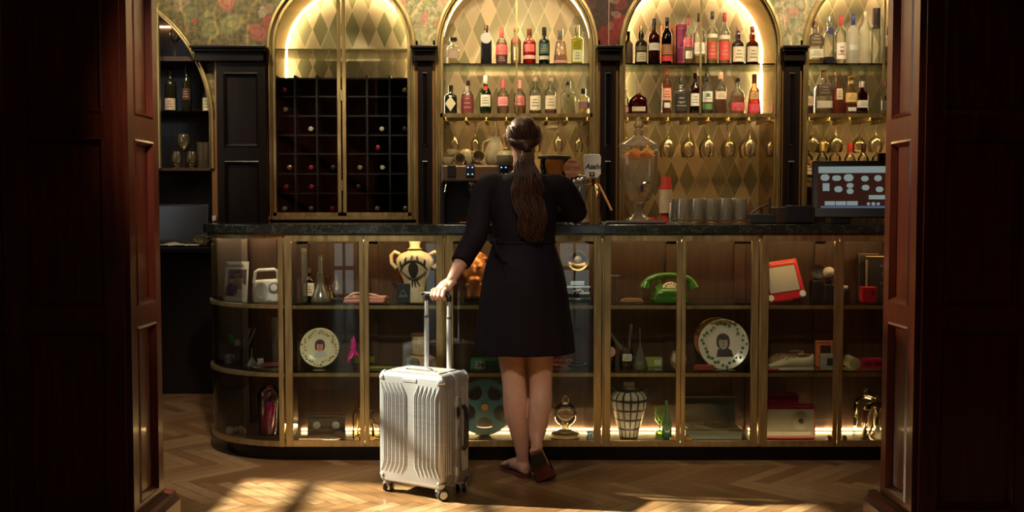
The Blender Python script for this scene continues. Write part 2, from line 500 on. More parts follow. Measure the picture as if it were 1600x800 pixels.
    st = t.noise(5, 3, t.scalev(p, (9, 9, 0.7)))
    base = t.mix(t.ramp(st[0], [(0.52, (0,0,0)), (0.68, (0.6, 0.6, 0.6))]), base, t.mix(1.0, base, (1.5, 1.75, 1.5), 'MULTIPLY'))
    seam = t.math('LESS_THAN', t.math('ABSOLUTE', t.math('SUBTRACT', s[0], 0.637)), 0.0025)
    base = t.mix(seam, base, (0.4, 0.25, 0.18))
    t.bsdf(base, 0.7); return t.mat
M['wallpaper'] = wallpaper()

def parquet():
    """herringbone oak"""
    t = NT('herringbone_parquet')
    s = t.sep(t.pos())
    W, L = 0.065, 7.0     # plank width (m), plank length in widths
    rt = 1/math.sqrt(2)/W
    u = t.math('ADD', t.math('MULTIPLY', t.math('ADD', s[0], s[1]), rt), 500.0)
    v = t.math('ADD', t.math('MULTIPLY', t.math('SUBTRACT', s[0], s[1]), rt), 500.0)
    fu, fv = t.math('FLOOR', u), t.math('FLOOR', v)
    # herringbone: k = (fu - fv) mod 2L ; k < L -> plank runs along u, else along v
    k = t.math('MODULO', t.math('ADD', t.math('SUBTRACT', fu, fv), 2000.0), 2*L)
    hor = t.math('LESS_THAN', k, L - 0.5)
    ida = t.math('SUBTRACT', fu, k)                      # start cell of a plank along u
    k2 = t.math('SUBTRACT', 2*L - 1, k)
    idb = t.math('SUBTRACT', fv, k2)                    # start cell of a plank along v
    def pick(a, b):
        x = t.n('Mix'); x.data_type = 'FLOAT'; t.l(hor, x.inputs[0]); t.l(b, x.inputs[2]); t.l(a, x.inputs[3]); return x.outputs[0]
    i1, i2 = pick(ida, fu), pick(fv, idb)
    cb = t.n('CombineXYZ'); t.l(i1, cb.inputs[0]); t.l(i2, cb.inputs[1]); t.l(hor, cb.inputs[2])
    wn_ = t.n('TexWhiteNoise'); t.l(cb.outputs[0], wn_.inputs[0])
    across = pick(t.math('FRACT', v), t.math('FRACT', u))
    along = pick(t.math('SUBTRACT', u, ida), t.math('SUBTRACT', v, idb))
    e1 = t.math('MINIMUM', across, t.math('SUBTRACT', 1.0, across))
    e2 = t.math('MINIMUM', along, t.math('SUBTRACT', L, along))
    e = t.math('MINIMUM', e1, e2)
    gap = t.math('LESS_THAN', e, 0.022)
    g = t.n('CombineXYZ'); t.l(t.math('MULTIPLY', across, 3.0), g.inputs[0]); t.l(t.math('MULTIPLY', along, 0.35), g.inputs[1])
    t.l(t.math('MULTIPLY', wn_.outputs[0], 50), g.inputs[2])
    gr = t.noise(3.0, 5, g.outputs[0], 0.6)
    c = t.ramp(wn_.outputs[0], [(0.0, (0.24, 0.125, 0.050)), (0.5, (0.36, 0.205, 0.090)), (1.0, (0.50, 0.32, 0.16))])
    c = t.mix(t.ramp(gr[0], [(0.35, (0.45,0.45,0.45)), (0.65, (0,0,0))]), c, (0.16, 0.07, 0.025))
    c = t.mix(gap, c, (0.06, 0.025, 0.01))
    r = t.math('MULTIPLY_ADD', gr[0], 0.2, 0.22)
    t.bsdf(c, r, 0, 0.5, 0.25, t.bump(t.math('MINIMUM', t.math('MULTIPLY', e, 20), 1.0), 0.2, 0.001)); return t.mat
M['parquet'] = parquet()
# ------------------------------------------------------------------ the room
YF, YN = 3.80, 3.50          # doorway wall: bar side and camera side
XL, XR = -1.325, 1.400       # doorway opening
YB = 6.80                    # face of the back bar
YR = 7.24                    # back of its niches
struct(MB().box((-3.5, -4.2, -0.05), (3.5, 7.6, 0)).build('floor', M['parquet'], smooth=False))
struct(MB().box((-3.5, -4.2, 3.2), (3.5, 7.6, 3.3)).build('ceiling', M['plaster'], smooth=False))
# right walls
struct(MB().box((3.3, -4.2, 0), (3.5, 7.6, 3.2)).build('wall_right', M['mahogany'], smooth=False))
# left wall with the tall window the sun comes through
WY0, WY1, WZ0, WZ1 = 3.86, 5.06, 1.38, 3.12
w = MB()
w.box((-3.5, -4.2, 0), (-3.3, WY0, 3.2)).box((-3.5, WY1, 0), (-3.3, 7.6, 3.2))
w.box((-3.5, WY0, 0), (-3.3, WY1, WZ0)).box((-3.5, WY0, WZ1), (-3.3, WY1, 3.2))
struct(w.build('wall_left', M['mahogany'], smooth=False))
w = MB()
for zz in (WZ0, 1.62, 2.15, 2.70, WZ1-0.04): w.box((-3.42, WY0, zz), (-3.38, WY1, zz+0.05))
for k in range(9): w.box((-3.408, WY0+0.075+0.133*k, WZ0), (-3.392, WY0+0.087+0.133*k, WZ1))
for yy in (WY0, WY1-0.03): w.box((-3.425, yy, WZ0), (-3.375, yy+0.04, WZ1))
wf = w.build('window_1', M['black_wood'], smooth=False); struct(wf)
struct(MB().box((-3.402, WY0, WZ0), (-3.398, WY1, WZ1)).build('window_1_glass', M['pane'], parent=wf, smooth=False))
# wall behind the camera with three low windows
DO = [(-2.45, -2.12), (-1.20, -0.86), (0.62, 1.08)]
w = MB(); x = -3.5
for a, b in DO:
    w.box((x, -4.2, 0), (a, -4.0, 3.2)); w.box((a, -4.2, 1.15), (b, -4.0, 3.2)); x = b
w.box((x, -4.2, 0), (3.5, -4.0, 3.2))
struct(w.build('wall_behind', M['black_wood'], smooth=False))
for i, (a, b) in enumerate(DO):
    w = MB()
    for zz in (0.02, 0.40, 0.76, 1.10): w.box((a, -4.12, zz), (b, -4.07, zz+0.05))
    for xx in (a, (a+b)/2-0.015, b-0.03): w.box((xx, -4.13, 0.02), (xx+0.03, -4.06, 1.14))
    struct(w.build('window_%d' % (i+2), M['black_wood'], smooth=False))

# wall at the back of the bar, floral paper above the arches; arches are open
ARCH = {  # centre x, outer radius, spring height
    'wine': (-1.119, 0.489, 2.295), 'gin': (0.030, 0.536, 2.295), 'whisky': (1.238, 0.536, 2.295), 'vodka': (2.443, 0.536, 2.295),
    'corner': (-2.86, 0.90, 1.82)}
Z_TOPW = 0.986
def arch_z(x):
    for cx, r, zs in ARCH.values():
        if abs(x - cx) < r - 0.002: return zs + math.sqrt(max(0, r*r - (x-cx)**2))
    return None
xs = sorted(set([-3.3 + 6.6*i/330 for i in range(331)] + [cx+s*(r-0.0021) for cx, r, z in ARCH.values() for s in (-1, 1)]))
xs = [x for x in xs if -3.3 <= x <= 3.3]
w = MB()
for a, b in zip(xs[:-1], xs[1:]):
    za, zb = arch_z(a), arch_z(b)
    if za is None and zb is None: za = zb = Z_TOPW
    else:
        za = za if za is not None else zb; zb = zb if zb is not None else za
    w.add([(a, YB, za), (b, YB, zb), (b, YB, 3.2), (a, YB, 3.2)], [(0, 1, 2, 3)])
struct(w.build('wall_back', M['wallpaper'], smooth=False))
struct(MB().box((-3.5, YR+0.02, 0), (3.5, YR+0.2, 3.2)).build('wall_back.001', M['black_wood'], smooth=False))

# panelled walls either side of the doorway and their reveals
def panel_face(m, u0, u1, zs, us, put):
    """raised stiles and rails with a sloped moulding round each sunk panel; put(u, z, d) maps to space, d = height off the panel"""
    H, MO = 0.018, 0.022
    def bx(a, b, c, d):
        vs = [put(a, c, 0), put(b, c, 0), put(b, d, 0), put(a, d, 0), put(a, c, H), put(b, c, H), put(b, d, H), put(a, d, H)]
        m.add(vs, [(0,1,2,3),(4,5,6,7),(0,1,5,4),(1,2,6,5),(2,3,7,6),(3,0,4,7)])
    ue = [u0] + [q for p in us for q in p] + [u1]
    for i in range(0, len(ue), 2): bx(ue[i], ue[i+1], zs[0][0], zs[-1][1])
    for a, b in us:
        for (c, d) in zs: bx(a, b, c, d)
        for i in range(len(zs)-1):
            c, d = zs[i][1], zs[i+1][0]
            o = [(a, c), (b, c), (b, d), (a, d)]
            n = [(a+MO, c+MO), (b-MO, c+MO), (b-MO, d-MO), (a+MO, d-MO)]
            k = [(a+MO*0.35, c+MO*0.35), (b-MO*0.35, c+MO*0.35), (b-MO*0.35, d-MO*0.35), (a+MO*0.35, d-MO*0.35)]
            vs = [put(*q, H) for q in o] + [put(*q, H*1.25) for q in k] + [put(*q, 0.002) for q in n]
            fs = []
            for q in range(4):
                r_ = (q+1) % 4
                fs += [(q, r_, 4+r_, 4+q), (4+q, 4+r_, 8+r_, 8+q)]
            m.add(vs, fs)
RAILS = [(0.0, 0.20), (0.825, 0.895), (1.48, 1.56), (2.55, 2.62), (3.10, 3.2)]
for side, x0, x1 in ((-1, -3.3, XL), (1, XR, 3.3)):
    m = MB()
    m.box((x0, YN, 0), (x1, YF, 3.2))
    cols = []; e = 0.058; uw = 0.262 if side < 0 else 0.272; st = 0.075
    q = e
    while q + uw < abs(x1 - x0): cols.append((q, q+uw)); q += uw + st
    if side < 0:
        panel_face(m, 0, abs(x1-x0), RAILS, cols, lambda u, z, d: (XL-u, YN-d, z))
        panel_face(m, 0.0, YF-YN, RAILS, [(0.055, YF-YN-0.055)], lambda u, z, d: (XL+d, YN+u, z))
    else:
        panel_face(m, 0, abs(x1-x0), RAILS, cols, lambda u, z, d: (XR+u, YN-d, z))
        panel_face(m, 0.0, YF-YN, RAILS, [(0.055, YF-YN-0.055)], lambda u, z, d: (XR-d, YN+u, z))
    wl = m.build('wall_front_left' if side < 0 else 'wall_front_right', M['mahogany'], smooth=False); struct(wl)
    xe = XL if side < 0 else XR
    b = MB()
    s_ = -side
    prof = [(0.0, 0.0), (0.045, 0.0), (0.045, 0.135), (0.030, 0.15), (0.026, 0.168), (0.0, 0.172)]
    b.prism([(xe + s_*(0.018 + p), z) for p, z in prof], YN-0.03, YF+0.05, 'xz')
    b.prism([(YF + p, z) for p, z in prof], min(xe, x0 if side < 0 else x1), max(xe, x0 if side < 0 else x1), 'yz')
    struct(b.build('baseboard_left' if side < 0 else 'baseboard_right', M['mahogany'], smooth=False))
struct(MB().box((XL, YN, 2.75), (XR, YF, 3.2)).build('wall_front_header', M['mahogany'], smooth=False))

# ------------------------------------------------------------------ back bar: arched cabinets
def arc(cx, r, zs, zb, n=40):
    """open outline: up the left side, round, down the right side"""
    pts = [(cx-r, zb)]
    pts += [(cx - r*math.cos(PI*i/n), zs + r*math.sin(PI*i/n)) for i in range(n+1)]
    pts += [(cx+r, zb)]
    return pts
M['reveal'] = plain('brass_reveal', (0.55, 0.40, 0.17), 0.16, 0.95)
def arched(name, label, cx, r, zs, zb, back, led=True, led_s=None, frame_w=0.034, reveal='reveal'):
    T = thing(name, label, 'cabinet', (cx, YB, zb))
    T_loc = Vector((cx, YB, zb))
    inv = Matrix.Translation(-T_loc)
    def mb():
        q = MB(); q.T = inv; return q
    m = mb()
    m.strip(arc(cx, r, zs, zb), arc(cx, r-frame_w, zs, zb), YB-0.045, YB+0.004)
    m.strip(arc(cx, r-frame_w*0.55, zs, zb), arc(cx, r-frame_w*0.75, zs, zb), YB-0.055, YB-0.045)
    if led: m.strip(arc(cx, r-frame_w+0.001, zs, zb), arc(cx, r-(0.054 if abs(cx) < 0.5 else 0.044), zs, zb), YB-0.02, YB-0.008)
    m.build('frame', M['brass'], T, bevel=0.003)
    mb().strip(arc(cx, r-frame_w, zs, zb), arc(cx, r-frame_w+0.004, zs, zb), YB+0.004, YR).build('reveal', M[reveal], T)
    m = mb(); o = arc(cx, r-0.02, zs, zb)
    m.prism(o, YR, YR+0.01).build('back_panel', M[back], T, smooth=False)
    if led:
        m = mb(); rr = r - frame_w - 0.0005
        m.strip(arc(cx, rr, zs, zs-0.45 if zb < zs-0.5 else zb), arc(cx, rr-0.006, zs, zs-0.45 if zb < zs-0.5 else zb), YR-0.05 if cx > 0.5 or cx < -0.5 else YB+0.10, YR-0.03 if cx > 0.5 or cx < -0.5 else YB+0.13)
        m.build('light_strip', M['led'], T)
    return T, mb
Z_SH = 2.195; Z_BR = 1.863; Z_TOP = 0.985
W_, wmb = arched('wine_cabinet', 'tall arched wine cabinet with two brass framed glass doors and a dark bottle rack', *ARCH['wine'], PZ(343, YB), 'harlequin')
cabs = {}
for k, lab in (('gin', 'arched brass niche behind the woman with gin bottles and hanging stem glasses'),
               ('whisky', 'arched brass niche behind the drink dispenser, filled with whisky bottles'),
               ('vodka', 'arched brass niche behind the payment screen, cut off by the doorway')):
    cx, r, zs = ARCH[k]
    T, mb = arched('arched_shelf_niche', lab, cx, r, zs, Z_TOP, 'harlequin')
    cabs[k] = (T, mb)
    ri = r - 0.036
    mb().box((cx-ri, YB+0.02, Z_SH-0.008), (cx+ri, YR-0.04, Z_SH)).build('glass_shelf', M['shelf_glass'], T, smooth=False)
    m = mb(); m.box((cx-ri, YB-0.02, Z_BR-0.026), (cx+ri, YB+0.012, Z_BR)).box((cx-ri, YB+0.012, Z_BR-0.012), (cx+ri, YR-0.01, Z_BR-0.001))
    m.build('brass_shelf', M['brass'], T, smooth=False)
    m = mb(); m.box((cx-0.006, YB-0.03, Z_BR), (cx+0.006, YB-0.018, zs+ri)); m.build('mullion', M['brass'], T, smooth=False)
    # light under the brass shelf, at its back
    mb().box((cx-ri+0.03, YB+0.016, Z_BR-0.021), (cx+ri-0.03, YB+0.026, Z_BR-0.014)).build('shelf_light', emit('led_under', (1.0, 0.60, 0.20), 80.0), T, smooth=False)
    # rails the stem glasses hang from
    m = mb()
    n_r = 7
    for i in range(n_r + 1):
        xx = cx - ri + 0.03 + (2*ri-0.06)*i/n_r
        m.box((xx-0.012, YB+0.03, Z_BR-0.046), (xx+0.012, YR-0.05, Z_BR-0.042)).box((xx-0.003, YB+0.03, Z_BR-0.045), (xx+0.003, YR-0.05, Z_BR-0.012))
    m.build('hanging_rail', M['brass'], T, smooth=False)

# wine cabinet inside
cx, r, zs = ARCH['wine']; zb = PZ(343, YB); ri = r-0.036
T, mb = W_, wmb
z_rt = PZ(121, 6.95)
m = mb()
cols_x = [cx-ri+0.004] + [PX(p, YB+0.03) for p in (463, 497, 532)] + [PX(p, YB+0.03) for p in (575, 610)] + [cx+ri-0.004]
for q in cols_x: m.box((q-0.006, YB+0.03, zb+0.03), (q+0.006, YR-0.002, z_rt))
rows_z = [zb+0.03] + [PZ(p, 6.9) for p in (302, 272, 241, 212, 182, 152, 124)]
for q in rows_z: m.box((cx-ri, YB+0.06, q-0.005), (cx+ri, YR-0.002, q+0.005))
m.box((cx-ri, YR-0.02, zb+0.02), (cx+ri, YR-0.002, z_rt))
m.build('bottle_rack', M['rack_wood'], T, smooth=False)
mb().box((cx-ri, YB+0.0, z_rt+0.16), (cx+ri, YR-0.03, z_rt+0.168)).build('glass_shelf', glass('pale_shelf', (0.9, 0.88, 0.8), (0.6, 0.56, 0.42), 0.0, haze=0.12, hcol=(0.8,0.65,0.4)), T, smooth=False)
for s in (-1, 1):
    dm = mb(); g = 0.006; fw = 0.022
    x0, x1 = (cx-ri+0.002, cx-g) if s < 0 else (cx+g, cx+ri-0.002)
    yb0, yb1 = YB-0.04, YB-0.015
    xi, xo = (x1, x0) if s < 0 else (x0, x1)
    dm.box((min(xi, xi+s*fw), yb0, zb+0.025), (max(xi, xi+s*fw), yb1, zs+ri-0.012))
    dm.box((x0, yb0, zb+0.025), (x1, yb1, zb+0.025+fw))
    A = [(xo, zb+0.025)] + [(cx + s*(ri-0.002)*math.cos(PI/2*i/20), zs+(ri-0.002)*math.sin(PI/2*i/20)) for i in range(20)]
    B = [(xo-s*fw*0.8, zb+0.025)] + [(cx + s*(ri-0.002-fw*0.8)*math.cos(PI/2*i/20), zs+(ri-0.002-fw*0.8)*math.sin(PI/2*i/20)) for i in range(20)]
    dm.strip(A, B, yb0, yb1)
    D = dm.build('door', M['brass'], T, smooth=False)
    q = mb(); q.prism([(xi, zb+0.03)] + A[:] + [(xi, zs+ri-0.02)], yb0+0.01, yb0+0.014)
    q.build('glass_pane', M['pane'], D, smooth=False)
    q = mb()
    for zz in (PZ(150, YB), PZ(290, YB)): q.lathe([(0.006, -0.035), (0.006, 0.035)], 10, (xi-s*0.003, yb0-0.004, zz))
    q.build('hinge', M['brass'], D)
mb().box((cx-r, YB-0.05, zb-0.0), (cx+r, YB+0.0, zb+0.024)).build('bottom_rail', M['brass'], T, smooth=False)
struct(MB().box((cx-r-0.02, YB-0.02, Z_TOP), (cx+r+0.02, YR, zb)).build('wall_back.002', M['black_wood'], smooth=False))

# wine bottles lying in the rack, necks outward
caps = {'red': plain('red_foil', (0.42, 0.012, 0.03), 0.35), 'gold': plain('gold_foil', (0.62, 0.40, 0.16), 0.3, 0.8),
        'white': plain('white_foil', (0.70, 0.64, 0.55), 0.4), 'dark': plain('dark_foil', (0.05, 0.02, 0.02), 0.35), 'tan': plain('tan_foil', (0.45, 0.28, 0.14), 0.4)}
M['dark_glass'] = plain('dark_bottle_glass', (0.012, 0.012, 0.008), 0.08, 0, 0.6)
lying = [(446,144,'red','red capped'),(447,173,'tan','tan capped'),(490,200,'white','white capped'),(455,262,'gold','gold capped'),(487,266,'red','red capped'),
         (448,293,'red','red capped'),(488,295,'red','red capped'),(437,325,'white','white capped'),(487,324,'gold','gold capped'),(520,324,'red','red capped'),
         (597,197,'white','white capped'),(591,231,'red','red capped'),(563,265,'tan','tan capped'),(598,259,'white','white capped'),(590,324,'gold','gold capped'),
         (634,326,'gold','gold capped'),(638,136,'gold','gold capped'),(633,205,'dark','dark capped'),(560,296,'dark','dark capped'),(521,265,'dark','dark capped')]
colname = ['far left', 'second', 'third', 'fourth', 'fifth', 'far right']
mesh_cache = {}
def row_name(py):
    rows = [152, 182, 212, 241, 272, 302, 335]
    i = [k for k, v in enumerate(rows) if py < v][0]
    return ['top', 'second', 'third', 'middle', 'fifth', 'sixth', 'bottom'][i]
for i, (px, py, ck, desc) in enumerate(lying):
    ci = min(len(cols_x)-2, max(0, sum(1 for q in cols_x if q < PX(px, YB+0.05)) - 1))
    p = P(px, py, YB+0.07)
    rz = max([z for z in rows_z if z < p.z + 0.01] + [rows_z[0]])
    xx = min(max(p.x, cols_x[ci]+0.045), cols_x[ci+1]-0.045)
    B = thing('wine_bottle', '%s wine bottle lying in the rack, %s row, %s column' % (desc, row_name(py), colname[ci]), 'bottle', (xx, YB+0.05, rz+0.006+0.0365), group='wine bottles lying in the rack')
    prof = [(0.012, 0.0), (0.0135, 0.004), (0.0135, 0.02), (0.013, 0.07), (0.022, 0.10), (0.036, 0.13), (0.036, 0.29), (0.03, 0.298)]
    if 'b' not in mesh_cache:
        mesh_cache['b'] = MB().lathe(prof, 18, axis='y').build('bottle_glass', M['dark_glass'], B).data
    else:
        o = bpy.data.objects.new('bottle_glass', mesh_cache['b']); COL.objects.link(o); o.parent = B
    if ck not in mesh_cache:
        mesh_cache[ck] = MB().lathe([(0.012, -0.003), (0.0155, -0.001), (0.0155, 0.012), (0.0145, 0.014), (0.0142, 0.055)], 16, axis='y').build('foil_cap', caps[ck], B).data
    else:
        o = bpy.data.objects.new('foil_cap', mesh_cache[ck]); COL.objects.link(o); o.parent = B

# pilasters
def pilaster(label, x0, x1, cx0, cx1):
    T = thing('wooden_pilaster', label, 'pilaster', ((x0+x1)/2, YB-0.06, Z_TOP))
    c = (x0+x1)/2
    def mb():
        q = MB(); q.T = Matrix.Translation((-c, -(YB-0.06), -Z_TOP)); return q
    zc0, zc1 = PZ(96, 6.72), PZ(71, 6.68)
    m = mb(); m.box((x0, YB-0.05, Z_TOP), (x1, YB-0.0, zc0))
    e = min(0.045, (x1-x0)*0.28)
    zm0, zm1 = PZ(252, YB), PZ(238, YB)
    panel_face(m, 0, x1-x0, [(Z_TOP, Z_TOP+0.06), (zm0, zm1+0.03), (zc0-0.07, zc0)], [(e, x1-x0-e)], lambda u, z, d: (x0+u, YB-0.05-d, z))
    m.build('shaft', M['black_wood'], T, smooth=False)
    m = mb()
    prof = [(0.0, zc0), (0.035, zc0), (0.04, zc0+0.02), (0.04, zc0+0.055), (0.055, zc0+0.065), (0.075, zc1-0.02), (0.075, zc1), (0.0, zc1)]
    m.box((cx0+0.012, YB-0.10, zc0), (cx1-0.012, YB-0.0, zc0+0.06))
    m.box((cx0, YB-0.125, zc0+0.06), (cx1, YB-0.0, zc1-0.018))
    m.box((cx0-0.008, YB-0.14, zc1-0.018), (cx1+0.008, YB-0.0, zc1))
    m.build('capital', M['black_wood'], T, smooth=False, bevel=0.004)
    m = mb(); m.box((x0-0.016, YB-0.045, Z_TOP), (x0-0.001, YB-0.0, zc0)); m.box((x1+0.001, YB-0.045, Z_TOP), (x1+0.016, YB-0.0, zc0))
    m.build('edge_strip', M['brass_trim_wood'], T, smooth=False)
s = lambda px: (px-800)/1600*(YB-0.05)
pilaster('wide black panelled pilaster between the corner cupboard and the wine cabinet', s(342), s(418), s(308), s(420))
pilaster('narrow black pilaster between the wine cabinet and the niche behind the woman', s(654), s(676), s(646), s(684))
pilaster('narrow black pilaster beside the beer taps, with a red flower above', s(937), s(961), s(932), s(969))
pilaster('narrow black pilaster behind the small card machine, next to the payment screen', s(1222), s(1246), s(1217), s(1254))

# back counter
BC = thing('back_counter', 'long black cupboard counter along the back wall behind the bar', 'counter', (0, 7.0, 0))
m = MB(); m.T = Matrix.Translation((0, -7.0, 0))
m.box((-3.2, 6.79, 0), (3.2, YR, 0.95)).build('cupboard', M['black_wood'], BC, smooth=False)
m = MB(); m.T = Matrix.Translation((0, -7.0, 0))
m.box((-3.2, 6.62, 0.95), (3.2, YR, Z_TOP)).build('counter_slab', M['black_wood'], BC, smooth=False, bevel=0.004)
m = MB(); m.T = Matrix.Translation((0, -7.0, 0))
k = P(247, 452, 6.78); m.ball((k.x, 6.775, k.z), 0.012).build('knob', M['gold'], BC)

# corner arched cupboard at the far left
cx, r, zs = ARCH['corner']
zcb = PZ(264, YB)
T, mb = arched('corner_cupboard', 'arched corner cupboard holding wine bottles and glasses, beside the doorway', cx, r, zs, zcb, 'case_wood', led=False, frame_w=0.03, reveal='rack_wood')
M['dim_pane'] = M['pane']
ri = r - 0.032
zz = PZ(88, YB); hw = math.sqrt(ri*ri-(zz-zs)**2)
mb().box((cx-hw, YB+0.0, zz-0.03), (cx+hw, YR, zz)).build('wooden_shelf', M['case_wood'], T, smooth=False)
zz = PZ(173, YB); hw = math.sqrt(ri*ri-(zz-zs)**2)
mb().box((cx-hw, YB+0.01, zz-0.008), (cx+hw, YR, zz)).build('glass_shelf', M['shelf_glass'], T, smooth=False)
m = mb(); m.box((cx-ri, YB-0.03, zcb-0.012), (cx+r, YR, zcb+0.004)).build('bottom_board', M['case_wood'], T, smooth=False)
for a, b in ((235, 241), (243, 248), (251, 257)):
    mb().box((PX(a, YB), YB-0.05, zcb), (PX(b, YB), YB-0.02, 2.6 if a < 243 else 2.55)).build('door_stile', plain('aged_brass', (0.48, 0.40, 0.17), 0.35, 0.75), T, smooth=False, bevel=0.003)
mb().box((cx-ri, YR-0.02, 2.5), (cx+0.55, YR-0.01, 2.51)).build('light_strip', emit('corner_fill_glow', (1, 0.66, 0.3), 14.0), T, smooth=False)  # glowing strip added to warm the cupboard and its glasses
struct(MB().box((PX(335, YB), YB-0.03, Z_TOP), (PX(341, YB), YB+0.0, zs)).build('trim_1', M['brass_trim_wood'], smooth=False))
struct(MB().box((-3.3, YR-0.01, Z_TOP), (PX(338, YB), YR, zcb)).build('wall_back.003', M['case_wood'], smooth=False))

# ------------------------------------------------------------------ display counter
GY = 4.92          # door plane
CB = 5.22          # back of the cases
ZC1, ZC0 = 1.118, 0.085
XE = [PX(p, GY) for p in (443, 695, 941, 1187, 1433)]
SH1, SH2 = 0.778, 0.447     # shelf tops
CR = 0.465
def quarter(cx, cy, rad, n=20):
    return [(cx - rad*math.sin(PI/2*i/n), cy - rad*math.cos(PI/2*i/n)) for i in range(n+1)]
slab = [(2.1, GY-0.04)] + quarter(XE[0], GY+CR, CR+0.04) + [(XE[0]-CR-0.04, 5.50), (2.1, 5.50)]
tag(MB().prism(slab, ZC1, PZ(351, GY-0.04), 'xy').build('marble_countertop', M['marble'], bevel=0.004), 'dark green veined marble countertop with a rounded end, on the glass display cases', 'countertop')
Z_CT = PZ(351, GY-0.04)
case_labels = ['glass display case with the phone-shaped round radio',]
CASE_LAB = ['glass display case holding the eye vase and the painted plate with tall glassware',
            'glass display case behind the woman with the film reel and flash camera',
            'glass display case with the green rotary telephone and the checked vase',
            'glass display case with the red drawing toy and the cream and red radio']
FRONT_FILL = emit('front_fill_glow', (1.0, 0.70, 0.38), 17.0)
def glow(T, mb, x0, x1):
    mb().box((x0+0.02, CB-0.022, 0.104), (x1-0.02, CB-0.014, 0.110)).build('light_strip', M['led_case'], T, smooth=False)
    mb().box((x0+0.03, GY+0.034, 0.0985), (x1-0.03, GY+0.040, 0.1015)).build('light_strip', FRONT_FILL, T, smooth=False)  # hidden glow added behind the bottom rail, front-lights the floor items
    mb().box((x0+0.02, GY+0.075, ZC1-0.038), (x1-0.02, GY+0.083, ZC1-0.034)).build('light_strip', emit('led_top', (1.0, 0.60, 0.25), 45.0), T, smooth=False)
DOORG = []
for i in range(4):
    x0, x1 = XE[i], XE[i+1]; xm = (x0+x1)/2
    T = thing('display_case', CASE_LAB[i], 'display case', (xm, (GY+CB)/2, 0), group='glass display cases of the bar counter')
    def mb(xm=xm):
        q = MB(); q.T = Matrix.Translation((-xm, -(GY+CB)/2, 0)); return q
    mb().box((x0, GY+0.07, 0), (x1, CB, ZC0)).build('plinth', M['black_wood'], T, smooth=False)
    mb().box((x0, GY+0.02, ZC0), (x1, CB, ZC0+0.012)).build('floor_panel', M['case_wood'], T, smooth=False)
    m = mb(); m.box((x0, CB, ZC0), (x1, CB+0.015, ZC1-0.002))
    for q in (x0+0.03, xm, x1-0.03): m.box((q-0.028, CB-0.012, ZC0+0.012), (q+0.028, CB, ZC1-0.002))
    m.box((x0, CB-0.012, ZC1-0.06), (x1, CB, ZC1-0.002)); m.build('back_panel', M['case_wood'], T, smooth=False)
    m = mb(); m.box((x0, GY-0.004, ZC1-0.028), (x1, GY+0.03, ZC1-0.001)).box((x0, GY-0.004, ZC0), (x1, GY+0.03, ZC0+0.012)).box((x0, GY+0.03, ZC1-0.02), (x1, CB, ZC1-0.001))
    for q in (x0+0.0025, x1-0.0025-0.013): m.box((q, GY+0.002, ZC0), (q+0.013, GY+0.03, ZC1-0.001))
    m.build('frame', M['brass'], T, smooth=False)
    for q in (SH1, SH2):
        S = mb().box((x0+0.004, GY+0.045, q-0.010), (x1-0.004, CB-0.014, q)).build('glass_shelf', M['shelf_glass'], T, smooth=False)
        mb().box((x0+0.004, GY+0.035, q-0.028), (x1-0.004, GY+0.048, q-0.011)).build('brass_edge', M['brass'], S, smooth=False)
    for j, (a, b) in enumerate(((x0+0.009, xm-0.001), (xm+0.001, x1-0.009))):
        fw = 0.032
        m = mb(); z0, z1 = ZC0+0.002, ZC1-0.004
        wl_, wr_ = (fw, 0.021) if j == 0 else (0.021, fw)
        m.box((a, GY-0.02, z0), (a+wl_, GY-0.005, z1)).box((b-wr_, GY-0.02, z0), (b, GY-0.005, z1))
        m.box((a+wl_, GY-0.02, z1-0.034), (b-wr_, GY-0.005, z1)).box((a+wl_, GY-0.02, z0), (b-wr_, GY-0.005, z0+0.030))
        D = m.build('door', M['brass'], T, smooth=False, bevel=0.0012, seg=1)
        mb().box((a+wl_-0.004, GY-0.014, z0+0.028), (b-wr_+0.004, GY-0.010, z1-0.032)).build('glass_pane', M['pane'], D, smooth=False)
        xk = b-0.035-wr_+0.02 if j == 0 else a+0.035
        mb().lathe([(0.011, 0), (0.013, 0.004), (0.013, 0.010), (0.008, 0.014)], 16, (xk, GY-0.030, 0.130), axis='y').build('lock', M['gold'], D)
    glow(T, mb, x0, x1)
# rounded end case
T = thing('display_case', 'rounded glass end case of the bar counter holding the magazine and white radio', 'display case', (XE[0]-0.2, 5.15, 0), group='glass display cases of the bar counter')
def mb():
    q = MB(); q.T = Matrix.Translation((-(XE[0]-0.2), -5.15, 0)); return q
ccx, ccy = XE[0], GY+CR
def fan(rad, yb): return quarter(ccx, ccy, rad) + [(ccx-rad, yb), (ccx, yb)]
mb().prism(fan(CR-0.07, ccy), 0, ZC0, 'xy').build('plinth', M['black_wood'], T, smooth=False)
mb().prism(fan(CR+0.004, ccy), ZC0, ZC0+0.022, 'xy').build('floor_panel', M['case_wood'], T, smooth=False)
def band(m, r0, r1, z0, z1): m.strip(quarter(ccx, ccy, r0), quarter(ccx, ccy, r1), z0, z1, 'xy')
m = mb(); band(m, CR+0.008, CR-0.004, ZC1-0.028, ZC1-0.001); band(m, CR+0.008, CR-0.004, ZC0, ZC0+0.026)
m.box((ccx-0.026, GY-0.012, ZC0), (ccx-0.003, GY+0.008, ZC1-0.001))
m.box((ccx-CR-0.004, ccy-0.012, ZC0), (ccx-CR+0.012, ccy+0.01, ZC1-0.001)); m.build('frame', M['brass'], T, angle=30)
m = mb(); band(m, CR-0.001, CR-0.005, ZC0+0.026, ZC1-0.028); m.build('curved_glass', M['pane'], T)
